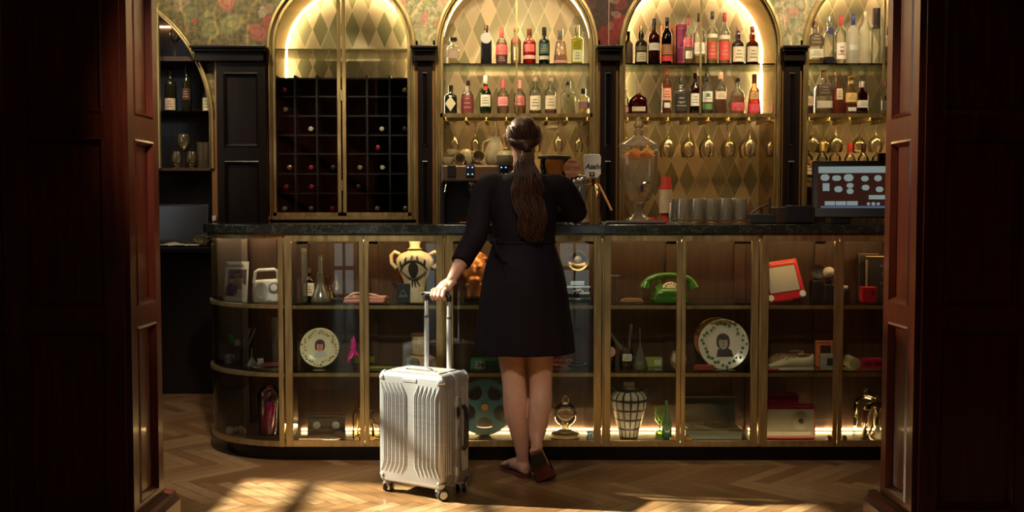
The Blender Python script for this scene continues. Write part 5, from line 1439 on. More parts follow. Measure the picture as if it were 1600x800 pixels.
for kind, H, rb, hb, rf, xs_, txt in plan:
    for j, (px, ordn) in enumerate(xs_):
        yy = 6.90 + (0.05 if j % 2 else 0.0) + (0.06 if kind == 'big' and j % 2 else 0)
        stem_glass(kind, H, rb, hb, rf, (px-800)/1600*yy, yy, zh, txt % ordn, GH, True)
        if kind == 'wine' and j in (1, 2, 3, 4, 5, 6):
            y2 = 7.08; stem_glass(kind, H, rb, hb, rf, (px-800)/1600*yy+0.01, y2, zh, 'hanging wine glass in the back row, behind the %s glinting one' % ordn, GH, True)
# glasses in the corner cupboard
GC = 'glasses standing in the corner cupboard'
yc = 6.88
stem_glass('goblet', 0.185, 0.034, 0.085, 0.030, (278-800)/1600*yc, yc, PZ(88, YB)+0.001, 'tall clear goblet alone on the top shelf of the corner cupboard', GC, False)
stem_glass('wine', 0.232, 0.044, 0.125, 0.034, (287-800)/1600*yc, yc+0.03, zcb+0.005, 'large wine glass between the two small tulip glasses', GC, False)
for px, t in ((278, 'small tulip whisky glass nearest the doorway in the corner cupboard'), (301, 'small tulip whisky glass beside the ribbed mixing glass')):
    o = MB().lathe([(0.028, 0), (0.028, 0.003), (0.012, 0.012), (0.012, 0.018), (0.030, 0.035), (0.036, 0.055), (0.030, 0.085), (0.024, 0.112), (0.023, 0.112), (0.028, 0.085), (0.033, 0.055), (0.027, 0.036), (0.002, 0.024)], 22, cap=(True, False)).build('tulip_glass', M['stemware'], loc=((px-800)/1600*(yc-0.05), yc-0.05, zcb+0.005)); tag(o, t, 'glass', GC)
m = MB(); n = 36; rings = []
for z, f in ((0.0, 1), (0.004, 1), (0.175, 1.0), (0.175, 0.93), (0.02, 0.93)):
    rings.append([(0.045*f*(1+0.035*(i % 2)*(1 if f == 1 else 0))*math.cos(2*PI*i/n), 0.045*f*(1+0.035*(i % 2)*(1 if f == 1 else 0))*math.sin(2*PI*i/n), z) for i in range(n)])
o = m.loft(rings).build('mixing_glass', M['stemware'], loc=((320-800)/1600*yc, yc, zcb+0.005)); tag(o, 'tall ribbed straight mixing glass in the corner cupboard', 'glass', GC)
# ------------------------------------------------------------------ things on the bar
def at(px, Y): return (px-800)/1600*Y
def hz(py, Y): return PZ(py, Y)
M['asahi'] = plain('silver_badge', (0.62, 0.60, 0.56), 0.35, 0.2)
# coffee machine
CY = 6.62
T = thing('coffee_machine', 'wide espresso machine with lit blue buttons on the back counter, partly behind the woman', 'coffee machine', (at(764, CY), CY+0.24, Z_TOP))
ox = at(764, CY); L0 = at(690, CY)-ox; L1 = -L0
def zz(py): return hz(py, CY)-Z_TOP
MB().box((L0+0.02, -0.10, 0.06), (L1-0.02, 0.24, zz(282))).build('body', M['black'], T, smooth=False, bevel=0.006)
MB().box((L0, -0.24, zz(284)), (L1, 0.24, zz(258))).build('top_panel', plain('bronze_panel', (0.20, 0.13, 0.09), 0.35, 0.7), T, smooth=False, bevel=0.01)
MB().box((L0, -0.24, 0.0), (L1, 0.20, 0.075)).build('drip_tray', plain('cream_tray', (0.42, 0.34, 0.22), 0.4), T, smooth=False, bevel=0.008)
MB().box((L0+0.02, -0.235, 0.076), (L1-0.02, -0.05, 0.082)).build('grille', M['steel'], T, smooth=False)
for s in (-1, 1): MB().box((s*L1-0.012, -0.15, 0.075), (s*L1+0.012, 0.24, zz(284))).build('side_panel', M['black'], T, smooth=False, bevel=0.004)
blue = emit('blue_button_light', (0.25, 0.5, 1.0), 3.0)
for px, lit in ((706, 0), (735, 1), (787, 1), (825, 1)):
    x = at(px, CY)-ox
    B_ = MB().cbox((x, -0.243, zz(267)), (0.055, 0.012, 0.075)).build('button_pad', M['black'], T, smooth=False, bevel=0.004)
    if lit:
        m = MB()
        for a in (-1, 1):
            for c_ in (-1, 1): m.cbox((x+a*0.014, -0.250, zz(267)+c_*0.022), (0.008, 0.004, 0.006))
        m.build('button_light', blue, B_, smooth=False)
for px in (737, 780, 822):
    x = at(px, CY)-ox
    G_ = MB().lathe([(0.034, 0), (0.038, 0.01), (0.038, 0.05), (0.03, 0.06)], 20, (x, -0.13, zz(297))).build('group_head', M['chrome'], T)
    m = MB(); m.lathe([(0.030, -0.02), (0.034, -0.005)], 18, (x, -0.13, zz(297))); m.tube([(x, -0.16, zz(297)-0.012), (x, -0.27, zz(297)-0.022)], [0.010, 0.013], 10)
    m.build('portafilter', M['black'], G_)
MB().tube([(L0+0.03, -0.22, zz(286)), (L0+0.02, -0.26, zz(300)), (L0+0.028, -0.24, zz(330))], 0.005, 8).build('steam_wand', M['chrome'], T)
m = MB()
x = at(727, CY)-ox
b_ = MB()
for k in range(7): b_.cbox((at(727, 6.45), 6.45, Z_TOP+0.135+0.0115*k), (0.075, 0.07, 0.009))
b_.cbox((at(727, 6.45), 6.45, Z_TOP+0.17), (0.068, 0.062, 0.085))
o = b_.build('ribbed_tin', smat((0.40, 0.18, 0.10), 0.5), smooth=False); tag(o, 'terracotta ribbed tin standing on the coffee machine drip tray', 'tin')
o.location = (-0.010, 0.225, -0.0485)
# cups on the machine
Z_M = hz(258, CY) + 0.001
M['stone'] = plain('stoneware_glaze', (0.34, 0.29, 0.17), 0.35, noise=0.15)
def cup_mesh(r_, h_): 
    m = MB(); m.lathe([(r_*0.62, 0), (r_*0.75, 0.003), (r_, h_*0.45), (r_, h_), (r_*0.94, h_), (r_*0.92, h_*0.45), (r_*0.6, 0.006), (0.001, 0.005)], 22, cap=(True, False)); return m
CG = 'stoneware cups on top of the coffee machine'
for px, dz, r_, h_, rx, t in ((700, 0, 0.040, 0.055, 0, 'stoneware cup at the left end of the coffee machine top'), (716, 0, 0.036, 0.06, 1.45, 'stoneware cup lying on its side with its mouth towards the room'),
                              (733, 0, 0.040, 0.055, 0, 'stoneware cup upright between the lying cup and the next cup'), (745, 0, 0.042, 0.06, 1.3, 'stoneware cup tipped forward beside the jug'),
                              (706, 0.058, 0.034, 0.05, 0, 'upper stoneware cup of the little pile at the machine end'), (728, 0.058, 0.036, 0.05, PI, 'stoneware cup turned upside down on the others')):
    Cc = thing('coffee_cup', t, 'cup', (at(px, 6.72), 6.72 + (0.04 if dz else 0), Z_M+dz+(r_ if abs(rx-1.4) < 0.3 else 0)+(h_ if rx == PI else 0)), group=CG)
    Cc.rotation_euler = (rx, 0, 0.3)
    cup_mesh(r_, h_).build('cup_body', M['stone'], Cc)
    MB().tube([(r_*0.95, 0, h_*0.8), (r_*1.5, 0, h_*0.75), (r_*1.6, 0, h_*0.4), (r_*0.85, 0, h_*0.25)], 0.0045, 8).build('handle', M['stone'], Cc)
T = thing('jug', 'tall beige stoneware jug among the cups on the coffee machine', 'jug', (at(774, 6.72), 6.72, Z_M))
MB().lathe([(0.052, 0), (0.062, 0.02), (0.066, 0.07), (0.050, 0.13), (0.036, 0.165), (0.040, 0.19), (0.036, 0.19), (0.032, 0.165), (0.045, 0.13), (0.06, 0.07), (0.001, 0.01)], 24, cap=(True, False)).build('jug_body', M['stone'], T)
MB().tube([(-0.036, 0, 0.17), (-0.078, 0, 0.15), (-0.085, 0, 0.09), (-0.06, 0, 0.05)], 0.006, 8).build('handle', M['stone'], T)
T = thing('jug', 'lower round beige pot in front of the tall jug, beside the woman', 'jug', (at(790, 6.60), 6.60, Z_M))
MB().lathe([(0.04, 0), (0.055, 0.02), (0.06, 0.06), (0.045, 0.085), (0.012, 0.09), (0.016, 0.105), (0.001, 0.112)], 24, cap=(True, False)).build('jug_body', M['stone'], T)
MB().tube([(0.055, 0, 0.07), (0.085, 0, 0.065), (0.085, 0, 0.03), (0.055, 0, 0.02)], 0.006, 8).build('handle', M['stone'], T)
# grinder
gx_ = at(866, 6.60)
T = thing('coffee_grinder', 'coffee grinder with a wide black hopper lid behind the woman', 'grinder', (gx_, 6.60, Z_TOP))
zt = hz(248, 6.6)-Z_TOP
MB().lathe([(0.09, 0), (0.09, 0.02), (0.07, 0.05), (0.07, 0.33), (0.055, 0.36)], 28).build('body', M['black'], T)
MB().lathe([(0.05, 0.36), (0.06, 0.42), (0.092, zt-0.06), (0.092, zt)], 28, cap=(False, False)).build('hopper', glass('smoked_hopper', (0.55, 0.42, 0.28), (0.2, 0.14, 0.08), 0.03), T)
MB().lathe([(0.108, zt), (0.108, zt+0.014), (0.10, zt+0.020)], 32).build('hopper_lid', M['black'], T)
MB().cbox((0.03, -0.10, 0.30), (0.03, 0.06, 0.03)).build('dosing_spout', M['steel'], T, smooth=False, bevel=0.005)
# beer taps
BY = 5.30
mb_ = NT('chrome_painted_reflections'); nz_ = mb_.noise(18, 5, mb_.pos(True), 0.6)
mb_.bsdf(mb_.ramp(nz_[0], [(0.38, (0.12, 0.10, 0.07)), (0.5, (0.62, 0.58, 0.50)), (0.65, (0.75, 0.72, 0.66))]), 0.15, 0.8); M['refl_chrome'] = mb_.mat  # mottled reflections painted into the chrome colour
T = thing('beer_tap', 'silver beer tap tower with two branded handles standing on the bar beside the woman', 'beer tap', (at(903, BY), BY, Z_CT))
def bz(py): return hz(py, BY)-Z_CT
bx_ = lambda px: at(px, BY)-at(903, BY)
MB().tube([(bx_(903), 0, 0), (bx_(903), 0, bz(338)), (bx_(903), 0, bz(320)), (bx_(904), 0, bz(300)), (bx_(905), -0.01, bz(286)), (bx_(905), -0.02, bz(277))], [0.050, 0.040, 0.040, 0.050, 0.054, 0.030], 24).ball((bx_(905), -0.02, bz(283)), (0.050, 0.048, 0.034), 20, 12).build('tower', M['refl_chrome'], T)
MB().lathe([(0.062, 0), (0.062, 0.006), (0.048, 0.010)], 28).build('base_flange', M['chrome'], T)
MB().tube([(bx_(905), -0.02, bz(290)), (bx_(930), -0.05, bz(291)), (bx_(932), -0.07, bz(300)), (bx_(932), -0.07, bz(312))], [0.014, 0.013, 0.011, 0.008], 12).build('spout', M['gold'], T)
MB().tube([(bx_(892), -0.04, bz(292)), (bx_(893), -0.05, bz(276))], [0.009, 0.007], 10).build('handle_stem', M['gold'], T)
MB().tube([(bx_(926), -0.05, bz(291)), (bx_(925), -0.06, bz(272))], [0.012, 0.010], 10).build('handle_stem', M['gold'], T)
bd = MB(); rr = 0.0455
bd.lathe([(rr*0.97, -0.012), (rr, -0.008), (rr, 0.006)], 36, (bx_(893), -0.055, bz(264)), axis='y')
Bd = bd.build('badge', smat((0.46, 0.15, 0.045), 0.45), T)
MB().strip([((rr-0.002)*math.cos(2*PI*i/36)+bx_(893), (rr-0.002)*math.sin(2*PI*i/36)+bz(264)) for i in range(36)], [((rr-0.0035)*math.cos(2*PI*i/36)+bx_(893), (rr-0.0035)*math.sin(2*PI*i/36)+bz(264)) for i in range(36)], -0.0685, -0.067, closed=True).build('badge_ring', smat((0.62, 0.45, 0.28)), Bd, smooth=False)
wt = smat((0.68, 0.55, 0.42), 0.5)
text_mesh('STONE', 0.021, 'lettering', wt, Bd, (bx_(893), -0.0682, bz(258.5)), bold=0.0004)
text_mesh('&', 0.014, 'lettering', wt, Bd, (bx_(893), -0.0682, bz(264)))
text_mesh('WOOD', 0.022, 'lettering', wt, Bd, (bx_(893), -0.0682, bz(270)), bold=0.0004)
w2_, h0_, h1_ = 0.046, bz(279), bz(242)
m = MB(); cxx = bx_(923)
m.prism([(cxx-w2_*0.8, h0_+0.012), (cxx-w2_*0.55, h0_), (cxx+w2_*0.6, h0_), (cxx+w2_*0.98, h0_+0.02), (cxx+w2_, h1_-0.012), (cxx+w2_*0.8, h1_), (cxx-w2_*0.75, h1_), (cxx-w2_*0.96, h1_-0.012)], -0.075, -0.050)
Bd = m.build('badge', M['asahi'], T, smooth=False, bevel=0.003)
text_mesh('Asahi', 0.036, 'lettering', M['black'], Bd, (cxx+0.004, -0.0762, bz(261)), bold=0.0008, font_shear=0.25)
MB().cbox((cxx, -0.077, bz(273)), (0.026, 0.004, 0.020)).build('small_plate', M['black'], Bd, smooth=False)
text_mesh('80', 0.012, 'lettering', wt, Bd, (cxx, -0.0796, bz(273)), bold=0.0003)
m = MB(); m.tube([(bx_(934), -0.03, bz(288)), (bx_(944), -0.04, bz(308)), (bx_(954), -0.05, bz(329))], [0.011, 0.012, 0.010], 12, flat=0.6)
m.build('wooden_lever', smat((0.36, 0.16, 0.06), 0.45), T)
o = MB().tube([(at(938, 5.2), 5.2, hz(334, 5.2)), (at(938, 5.2), 5.2, hz(346, 5.2)), (at(942, 5.2), 5.2, Z_CT+0.006), (at(965, 5.2), 5.2, Z_CT+0.006)], 0.0045, 8).build('towel_rail', M['chrome']); tag(o, 'short bent chrome rail on the bar between beer tap and dispenser', 'rail')
# drinks dispenser
DY = 5.28; dx = at(997, DY)
o = MB().prism([(at(947, 5.18), DY-0.13), (at(1040, 5.18), DY-0.13), (at(1036, 5.3), DY+0.13), (at(950, 5.3), DY+0.13)], Z_CT, Z_CT+0.012, 'xy').build('rubber_bar_mat', M['rubber'], smooth=False, bevel=0.004); tag(o, 'black rubber bar mat under the glass drinks dispenser', 'mat')
zb_ = Z_CT+0.0125
T = thing('drink_dispenser', 'large footed glass drinks dispenser of iced orange water with a lid and tap', 'drink dispenser', (dx, DY, zb_))
def dz(py): return hz(py, DY)-zb_
DG = glass('dispenser_glass', (0.99, 0.98, 0.96), (0.88, 0.84, 0.74), 0.04, k=1.2, haze=0.12, hcol=(0.85, 0.75, 0.55))
MB().lathe([(0.072, 0), (0.072, 0.008), (0.045, 0.022), (0.026, 0.035), (0.024, 0.055), (0.036, dz(318))], 28).build('foot', DG, T)
MB().lathe([(0.020, dz(318)), (0.055, dz(312)), (0.083, dz(298)), (0.096, dz(280)), (0.099, dz(255)), (0.100, dz(230)), ], 36, cap=(False, False)).build('bowl', DG, T)
MB().lathe([(0.018, dz(315)), (0.052, dz(310)), (0.079, dz(297)), (0.092, dz(280)), (0.095, dz(255)), (0.095, dz(248)), (0.002, dz(247.5))], 32).build('water', glass('iced_water', (0.99, 0.97, 0.92), (0.94, 0.91, 0.80), 0.1, k=0.4, haze=0.16, hcol=(1.0, 0.88, 0.62)), T)
m = MB()
for k in range(16):
    a_ = 2*PI*k/16*1.0; rr_k = 0.062 if k % 2 else 0.04
    m.T = Matrix.Translation((rr_k*math.cos(a_), rr_k*math.sin(a_), dz(240)+0.012*math.sin(k*2.1))) @ Matrix.Rotation(0.5*math.sin(k), 4, 'X') @ Matrix.Rotation(0.7*math.cos(k*1.7), 4, 'Y')
    m.lathe([(0.027, -0.002), (0.028, 0.0), (0.027, 0.002)], 18)
m.build('orange_slice', glass('orange_slice', (0.98, 0.72, 0.25), (0.9, 0.55, 0.15), 0.2, haze=0.6, hcol=(0.95, 0.50, 0.08)), T)
Ld = MB().lathe([(0.104, dz(229)), (0.104, dz(226)), (0.075, dz(221)), (0.040, dz(215)), (0.022, dz(211))], 32, cap=(False, False)).build('lid', DG, T)
m = MB(); m.lathe([(0.018, dz(212)), (0.026, dz(208)), (0.022, dz(204)), (0.013, dz(202)), (0.026, dz(197)), (0.024, dz(192)), (0.012, dz(186)), (0.002, dz(183))], 20)
m.build('lid_knob', M['stemware'], Ld)
tp = MB(); tz = dz(294)
tp.tube([(0, -0.085, tz), (0, -0.125, tz)], [0.012, 0.010], 12).tube([(0, -0.125, tz+0.01), (0, -0.128, tz-0.022)], [0.012, 0.009], 12)
tp.build('tap', M['chrome'], T); MB().tube([(0, -0.125, tz+0.012), (0.012, -0.13, tz+0.022), (0.045, -0.13, tz+0.030)], [0.006, 0.005, 0.006], 8).build('tap_lever', M['chrome'], T)
# diamond cut relief on the bowl
m = MB()
for k in range(22):
    for s in (-1, 1):
        pts = []
        for i in range(7):
            f = i/6; a = 2*PI*k/22 + s*f*0.9; z_ = dz(302)+(dz(276)-dz(302))*f
            r_ = 0.076+(0.0985-0.076)*(1-(1-f)**2)
            pts.append((r_*math.cos(a), r_*math.sin(a), z_))
        m.tube(pts, 0.0009, 4)
m.build('cut_pattern', M['stemware'], T)
# paper cups: nested, upside down
RC = smat((0.55, 0.05, 0.045), 0.6); RIM = smat((0.72, 0.58, 0.40), 0.6)
def pcup():
    a = MB().lathe([(0.0405, 0.012), (0.031, 0.098), (0.027, 0.098), (0.027, 0.094), (0.0385, 0.012)], 24, cap=(False, False))
    b__ = MB().lathe([(0.0425, 0.0), (0.0432, 0.004), (0.0415, 0.011), (0.0400, 0.011), (0.040, 0.0)], 24, cap=(False, False))
    return a, b__
first = None
def cups(px, Y, z0, n, where):
    global first
    for k in range(n):
        pos = 'topmost' if k == n-1 else ('lowest' if k == 0 else 'number %d from the bottom' % (k+1))
        lab = 'upside-down red paper cup, %s, %s' % ('top one' if k == n-1 else ('bottom one' if k == 0 else ['', '2nd', '3rd', '4th', '5th', '6th', '7th', '8th', '9th', '10th', '11th', '12th'][k] + ' from the bottom'), where)
        T = thing('paper_cup', lab, 'paper cup', (at(px, Y), Y, z0+k*0.0125), group='red paper cups stacked beside the dispenser')
        if first is None:
            a, b__ = pcup(); ca = a.build('cup_wall', RC, T); cb = b__.build('rim', RIM, T); first = (ca.data, cb.data)
        else:
            for nm, me in zip(('cup_wall', 'rim'), first):
                o = bpy.data.objects.new(nm, me); COL.objects.link(o); o.parent = T
cups(1040, 6.66, Z_TOP+0.011, 10, 'lower half of the tall stack')
cups(1040, 6.66, Z_TOP+0.011+0.0125*9+0.100, 12, 'upper half of the tall stack')
cups(1020, 6.60, Z_TOP, 9, 'of the shorter stack')
cups(1002, 6.70, Z_TOP, 9, 'nest behind the dispenser foot')
o = MB().lathe([(0.022, 0), (0.024, 0.02), (0.024, 0.10), (0.012, 0.11), (0.012, 0.125)], 18).build('white_bottle', M['white'], loc=(at(1052, 5.42), 5.42, Z_CT)); tag(o, 'small cream bottle standing between paper cups and tumbler rack', 'bottle')
# tumblers in a wire rack
TG = MB(); n = 30; rings = []
for z_, r_ in ((0.0, 0.0365), (0.03, 0.0370), (0.105, 0.0320), (0.118, 0.0305), (0.121, 0.026), (0.113, 0.027), (0.10, 0.029), (0.0, 0.0345)):
    amp = 0.05 if z_ < 0.119 and r_ > 0.0304 and z_ > 0.02 else 0.0
    rings.append([(r_*(1+amp*(i % 2))*math.cos(2*PI*i/n), r_*(1+amp*(i % 2))*math.sin(2*PI*i/n), z_) for i in range(n)])
M['tumbler'] = glass('tumbler_glass', (0.985, 0.98, 0.96), (0.60, 0.55, 0.46), 0.06, gloss=(1, 0.97, 0.9), k=2.6, haze=0.06, hcol=(1.0, 0.9, 0.72))
tm = TG.loft(rings, cap=False); tm = tm.build('tumbler', M['tumbler'], angle=25); tmd = tm.data; bpy.data.objects.remove(tm)
RY0 = 5.12; row_n = ['front', 'second', 'back']
col_n = ['nearest the dispenser', 'second from the dispenser end', 'middle one', 'second from the screen end', 'nearest the screen']
zr_ = Z_CT + 0.008
for j in range(3):
    for i in range(5):
        y = RY0 + 0.072*j
        o = bpy.data.objects.new('tumbler', tmd); COL.objects.link(o); o.location = (at(1066.5, RY0)+0.0715*i, y, zr_); o.rotation_euler = (0, 0, 0.2*i+j)
        tag(o, 'upside-down ribbed glass tumbler in the wire rack, %s row, %s' % (row_n[j], col_n[i]), 'glass', 'ribbed tumblers upside down in the wire rack')
x0, x1, y0, y1 = at(1066.5, RY0)-0.044, at(1066.5, RY0)+0.0715*4+0.046, RY0-0.042, RY0+0.19
T = thing('wire_rack', 'low gilt wire rack holding upside-down tumblers on the bar', 'rack', ((x0+x1)/2, (y0+y1)/2, Z_CT))
hx, hy = (x1-x0)/2, (y1-y0)/2
MB().tube([(-hx, -hy, 0.024), (-hx+0.11, -hy, 0.022), (-hx+0.13, -hy, 0.018), (hx, -hy, 0.018), (hx, hy, 0.018), (-hx, hy, 0.018)], 0.0022, 8, closed=True).build('rim_wire', M['gold'], T)
m = MB()
for i in range(9): m.tube([(-hx+2*hx*i/8, -hy, 0.004), (-hx+2*hx*i/8, hy, 0.004)], 0.002, 6)
m.build('base_wire', M['gold'], T)
MB().tube([(-hx, -hy*0.5, 0.018), (-hx-0.012, -hy*0.5, 0.03), (-hx-0.012, hy*0.5, 0.03), (-hx, hy*0.5, 0.018)], 0.0022, 8).build('handle', M['gold'], T)
# utensils and small machines on the right
T = thing('bar_tool_caddy', 'dark caddy of bar tools with a slanting knife, beside the tumblers', 'caddy', (at(1186, 5.25), 5.25, Z_CT))
MB().box((-0.065, -0.06, 0), (0.065, 0.06, 0.05)).build('caddy_box', M['black'], T, smooth=False, bevel=0.006)
MB().tube([(-0.05, -0.03, 0.05), (0.0, -0.02, 0.085), (0.045, -0.01, 0.10)], [0.006, 0.008, 0.005], 8).build('knife_handle', smat((0.06, 0.035, 0.02), 0.4), T)
MB().tube([(0.05, 0.0, 0.04), (0.055, 0.0, 0.13)], [0.005, 0.006], 8).tube([(0.02, 0.02, 0.04), (0.01, 0.02, 0.10)], [0.006, 0.008], 8).build('utensil', M['black'], T)
T = thing('receipt_printer', 'small black receipt printer with a brass-toned top in front of the pilaster', 'printer', (at(1243, 5.15), 5.2, Z_CT))
m = MB(); m.box((-0.10, -0.06, 0), (0.095, 0.07, 0.085)); m.build('case', smat((0.035, 0.022, 0.014), 0.35), T, smooth=False, bevel=0.008)
MB().box((-0.055, -0.075, 0.004), (0.075, -0.058, 0.092)).build('front_cover', M['black'], T, smooth=False, bevel=0.006)
MB().box((-0.06, -0.03, 0.085), (0.06, 0.0, 0.089)).build('paper_slot', M['rubber'], T, smooth=False)
# payment screen
T = thing('payment_screen', 'black touch-screen till on a stand showing rows of pale buttons', 'till', (at(1330, 5.15), 5.18, Z_CT))
SZ = (0.385, 0.245); tilt = R(-8)
Rm = Matrix.Rotation(R(-10), 4, 'Z') @ Matrix.Rotation(tilt, 4, 'X')
zc = hz(292, 5.1)-Z_CT
def sb(): q = MB(); q.T = Matrix.Translation((0.0, -0.03, zc)) @ Rm; return q
SB_ = sb().box((-SZ[0]/2, 0, -0.155), (SZ[0]/2, 0.022, 0.135)).build('monitor', M['black'], T, smooth=False, bevel=0.006)
scr = sb().box((-0.165, -0.0015, -0.105), (0.170, 0.0, 0.105)).build('screen', emit('screen_dark', (0.055, 0.018, 0.012), 0.45), SB_, smooth=False)
ui = emit('screen_pale', (0.30, 0.37, 0.34), 0.55)
def scrx(px): return -0.165 + (px-1283)/(1384-1283)*0.335
def scrz(py): return 0.105 - (py-257)/(326-257)*0.21
def rr_(a, b_, c_, d_, rad):
    w_, h_ = (b_-a)/2, (c_-d_)/2; cx_, cz_ = (a+b_)/2, (c_+d_)/2; rad = min(rad, w_, h_)
    return [(cx_+p[0], cz_+p[1]) for p in rrect(w_, h_, rad, 5)]
m = sb(); m.prism(rr_(scrx(1284), scrx(1383), scrz(257), scrz(268), 0.001), -0.0025, -0.0016); m.build('header_bar', ui, scr, smooth=False)
for (a, b_, c_, d_, rd) in ((1287,1300,270,281,.02),(1304,1317,272,281,.02),(1321,1335,270,282,.02),(1346,1357,273,282,.02),(1365,1376,272,282,.02),(1290,1300,285,298,.001),(1307,1319,290,300,.02),
                            (1325,1335,285,293,.02),(1347,1358,288,297,.02),(1367,1378,291,300,.02),(1325,1335,294,303,.02),(1357,1384,305,312,.001),(1293,1308,315,322,.001),(1309,1324,315,322,.001),(1325,1341,315,322,.001),
                            (1354,1359,317,322,.02),(1361,1366,317,322,.001),(1368,1373,317,322,.02)):
    m = sb(); m.prism(rr_(scrx(a), scrx(b_), scrz(c_), scrz(d_), rd), -0.0025, -0.0016); m.build('screen_button', ui, scr, smooth=False)
m = sb(); m.prism(rr_(scrx(1287), scrx(1384), scrz(323), scrz(326.5), 0.001), -0.0025, -0.0016); m.build('task_bar', emit('screen_blue', (0.10, 0.13, 0.22), 0.6), scr, smooth=False)
MB().box((-0.10, -0.03, 0.0), (0.0, 0.08, 0.035)).tube([(-0.04, 0.03, 0.03), (-0.02, 0.0, 0.12)], [0.03, 0.03], 12).build('stand', M['black'], T, smooth=False, bevel=0.004)
MB().cbox((0.175, 0.02, zc+0.150), (0.06, 0.03, 0.045)).build('card_reader', M['black'], T, smooth=False, bevel=0.004)
for i, t in enumerate(('short ribbed glass under the screen, next to its stand', 'short ribbed glass under the screen, second from the stand', 'short ribbed glass under the screen, third from the stand', 'short ribbed glass under the screen, nearest the doorway')):
    o = bpy.data.objects.new('tumbler', tmd); COL.objects.link(o); o.location = (at(1333, 5.35)+0.055*i, 5.36, Z_CT); o.scale = (0.7, 0.7, 0.42); tag(o, t, 'glass', 'short glasses under the payment screen')
# far left: back counter things
LYc = 6.85
T = thing('laptop_screen', 'dark computer screen leaning on the black counter in the corner niche', 'computer screen', (at(284, LYc), LYc, Z_TOP))
Rt = Matrix.Rotation(R(-10), 4, 'X')
m = MB(); m.T = Rt; m.box((-0.175, 0, 0.02), (0.17, 0.02, 0.285)); S_ = m.build('housing', M['black'], T, smooth=False, bevel=0.004)
m = MB(); m.T = Rt; m.box((-0.165, -0.002, 0.04), (0.158, 0.0, 0.27)); m.build('display', plain('dark_display', (0.016, 0.014, 0.012), 0.18), S_, smooth=False)
MB().box((-0.16, -0.14, 0), (0.10, 0.02, 0.018)).build('keyboard', M['black'], T, smooth=False, bevel=0.004)
m = MB(); rnd = random.Random(5); nx, ny = 14, 8; g = []
for j in range(ny+1):
    for i in range(nx+1): g.append((-0.15+0.30*i/nx, -0.06+0.12*j/ny, 0.012+0.022*max(0, math.sin(i*0.7+j*0.9))*(1-abs(2*j/ny-1))*(1-abs(2*i/nx-1)) + 0.006*rnd.random()))
m.add(g, [(j*(nx+1)+i, j*(nx+1)+i+1, (j+1)*(nx+1)+i+1, (j+1)*(nx+1)+i) for j in range(ny) for i in range(nx)])
o = m.build('crumpled_cloth', M['paper'], loc=(at(272, 6.66), 6.69, Z_TOP), angle=180); sd = o.modifiers.new('s', 'SOLIDIFY'); sd.thickness = 0.004; tag(o, 'crumpled white cloth at the edge of the black back counter', 'cloth')
m = MB()
rnd = random.Random(8)
for i in range(16):
    p0 = Vector((rnd.uniform(-0.03, 0.03), rnd.uniform(-0.03, 0.03), 0.01)); pts = [p0 + Vector((0.04*math.sin(k*1.3+i), 0.03*math.cos(k*1.7+i), 0.012*k+0.01*math.sin(i))) for k in range(6)]
    m.tube(pts, 0.0025, 5)
o = m.build('tangled_lead', smat((0.22, 0.18, 0.08), 0.5), loc=(at(317, 6.75), 6.75, Z_TOP)); tag(o, 'tangled yellowish lead beside the dark computer screen', 'cable')
bottle('spirit_bottle', 'small bottle with a white cap standing behind the rounded end of the bar', at(334, 6.72), 6.74, Z_TOP, hz(337, 6.74)-Z_TOP, 0.024, 'round', (0.7, 0.6, 0.4), None, cp((0.72, 0.66, 0.52), 0.84, 0.6))
# ------------------------------------------------------------------ things in the display cases
IY = 5.06
S0, S1_, S2_ = ZC0+0.0125, SH1+0.0005, SH2+0.0005      # floor, upper shelf, lower shelf
def ix(px, Y=IY): return at(px, Y)
def span(a, b, Y=IY): return abs(at(b, Y)-at(a, Y))
def hh(py, z, Y=IY): return hz(py, Y)-z
PINK = smat((0.78, 0.02, 0.32), 0.4)
TUBE = M['glass']
CREAMP = plain('cream_glaze', (0.68, 0.58, 0.38), 0.4, noise=0.08)
INKD = plain('dark_brush', (0.03, 0.022, 0.02), 0.5)

# magazine
Y = 5.06
T = thing('magazine', 'pattern magazine with a photo of three people, leaning on the top curved shelf', 'magazine', (ix(366, Y), Y, S1_), R(-9))
Rt = Matrix.Rotation(R(-9), 4, 'X'); w_, h_ = 0.122, 0.198
m = MB(); m.T = Rt; m.box((-w_/2, 0, 0), (w_/2, 0.004, h_)); B_ = m.build('cover', M['paper'], T, smooth=False)
m = MB(); m.T = Rt; m.box((-w_*0.40, -0.001, h_*0.12), (w_*0.43, 0, h_*0.80)); Q = m.build('cover_photo', smat((0.10, 0.075, 0.10), 0.5), B_, smooth=False)
def fig(cx_, z0, s, top, face, hair_):
    for nm, poly, c_, d_ in (('clothes', [(-0.030*s, 0), (0.032*s, 0), (0.030*s, 0.045*s), (0.012*s, 0.060*s), (-0.012*s, 0.060*s), (-0.028*s, 0.045*s)], top, 0.0016),
                             ('face', [(0.0115*s*math.cos(a*PI/8), 0.074*s+0.0155*s*math.sin(a*PI/8)) for a in range(16)], face, 0.0020),
                             ('hair_print', [(0.013*s*math.cos(a*PI/8), 0.082*s+0.011*s*math.sin(a*PI/8)) for a in range(9)], hair_, 0.0024)):
        m = MB(); m.T = Rt; m.prism([(cx_+p[0], z0+p[1]) for p in poly], -d_, -0.001); m.build(nm, smat(c_, 0.5), B_, smooth=False)
fig(-0.026, h_*0.125, 1.05, (0.05, 0.04, 0.09), (0.45, 0.27, 0.18), (0.04, 0.02, 0.015))
fig(0.004, h_*0.30, 0.95, (0.30, 0.20, 0.16), (0.30, 0.17, 0.11), (0.02, 0.015, 0.01))
fig(0.022, h_*0.125, 1.1, (0.66, 0.60, 0.52), (0.55, 0.35, 0.25), (0.10, 0.05, 0.03))
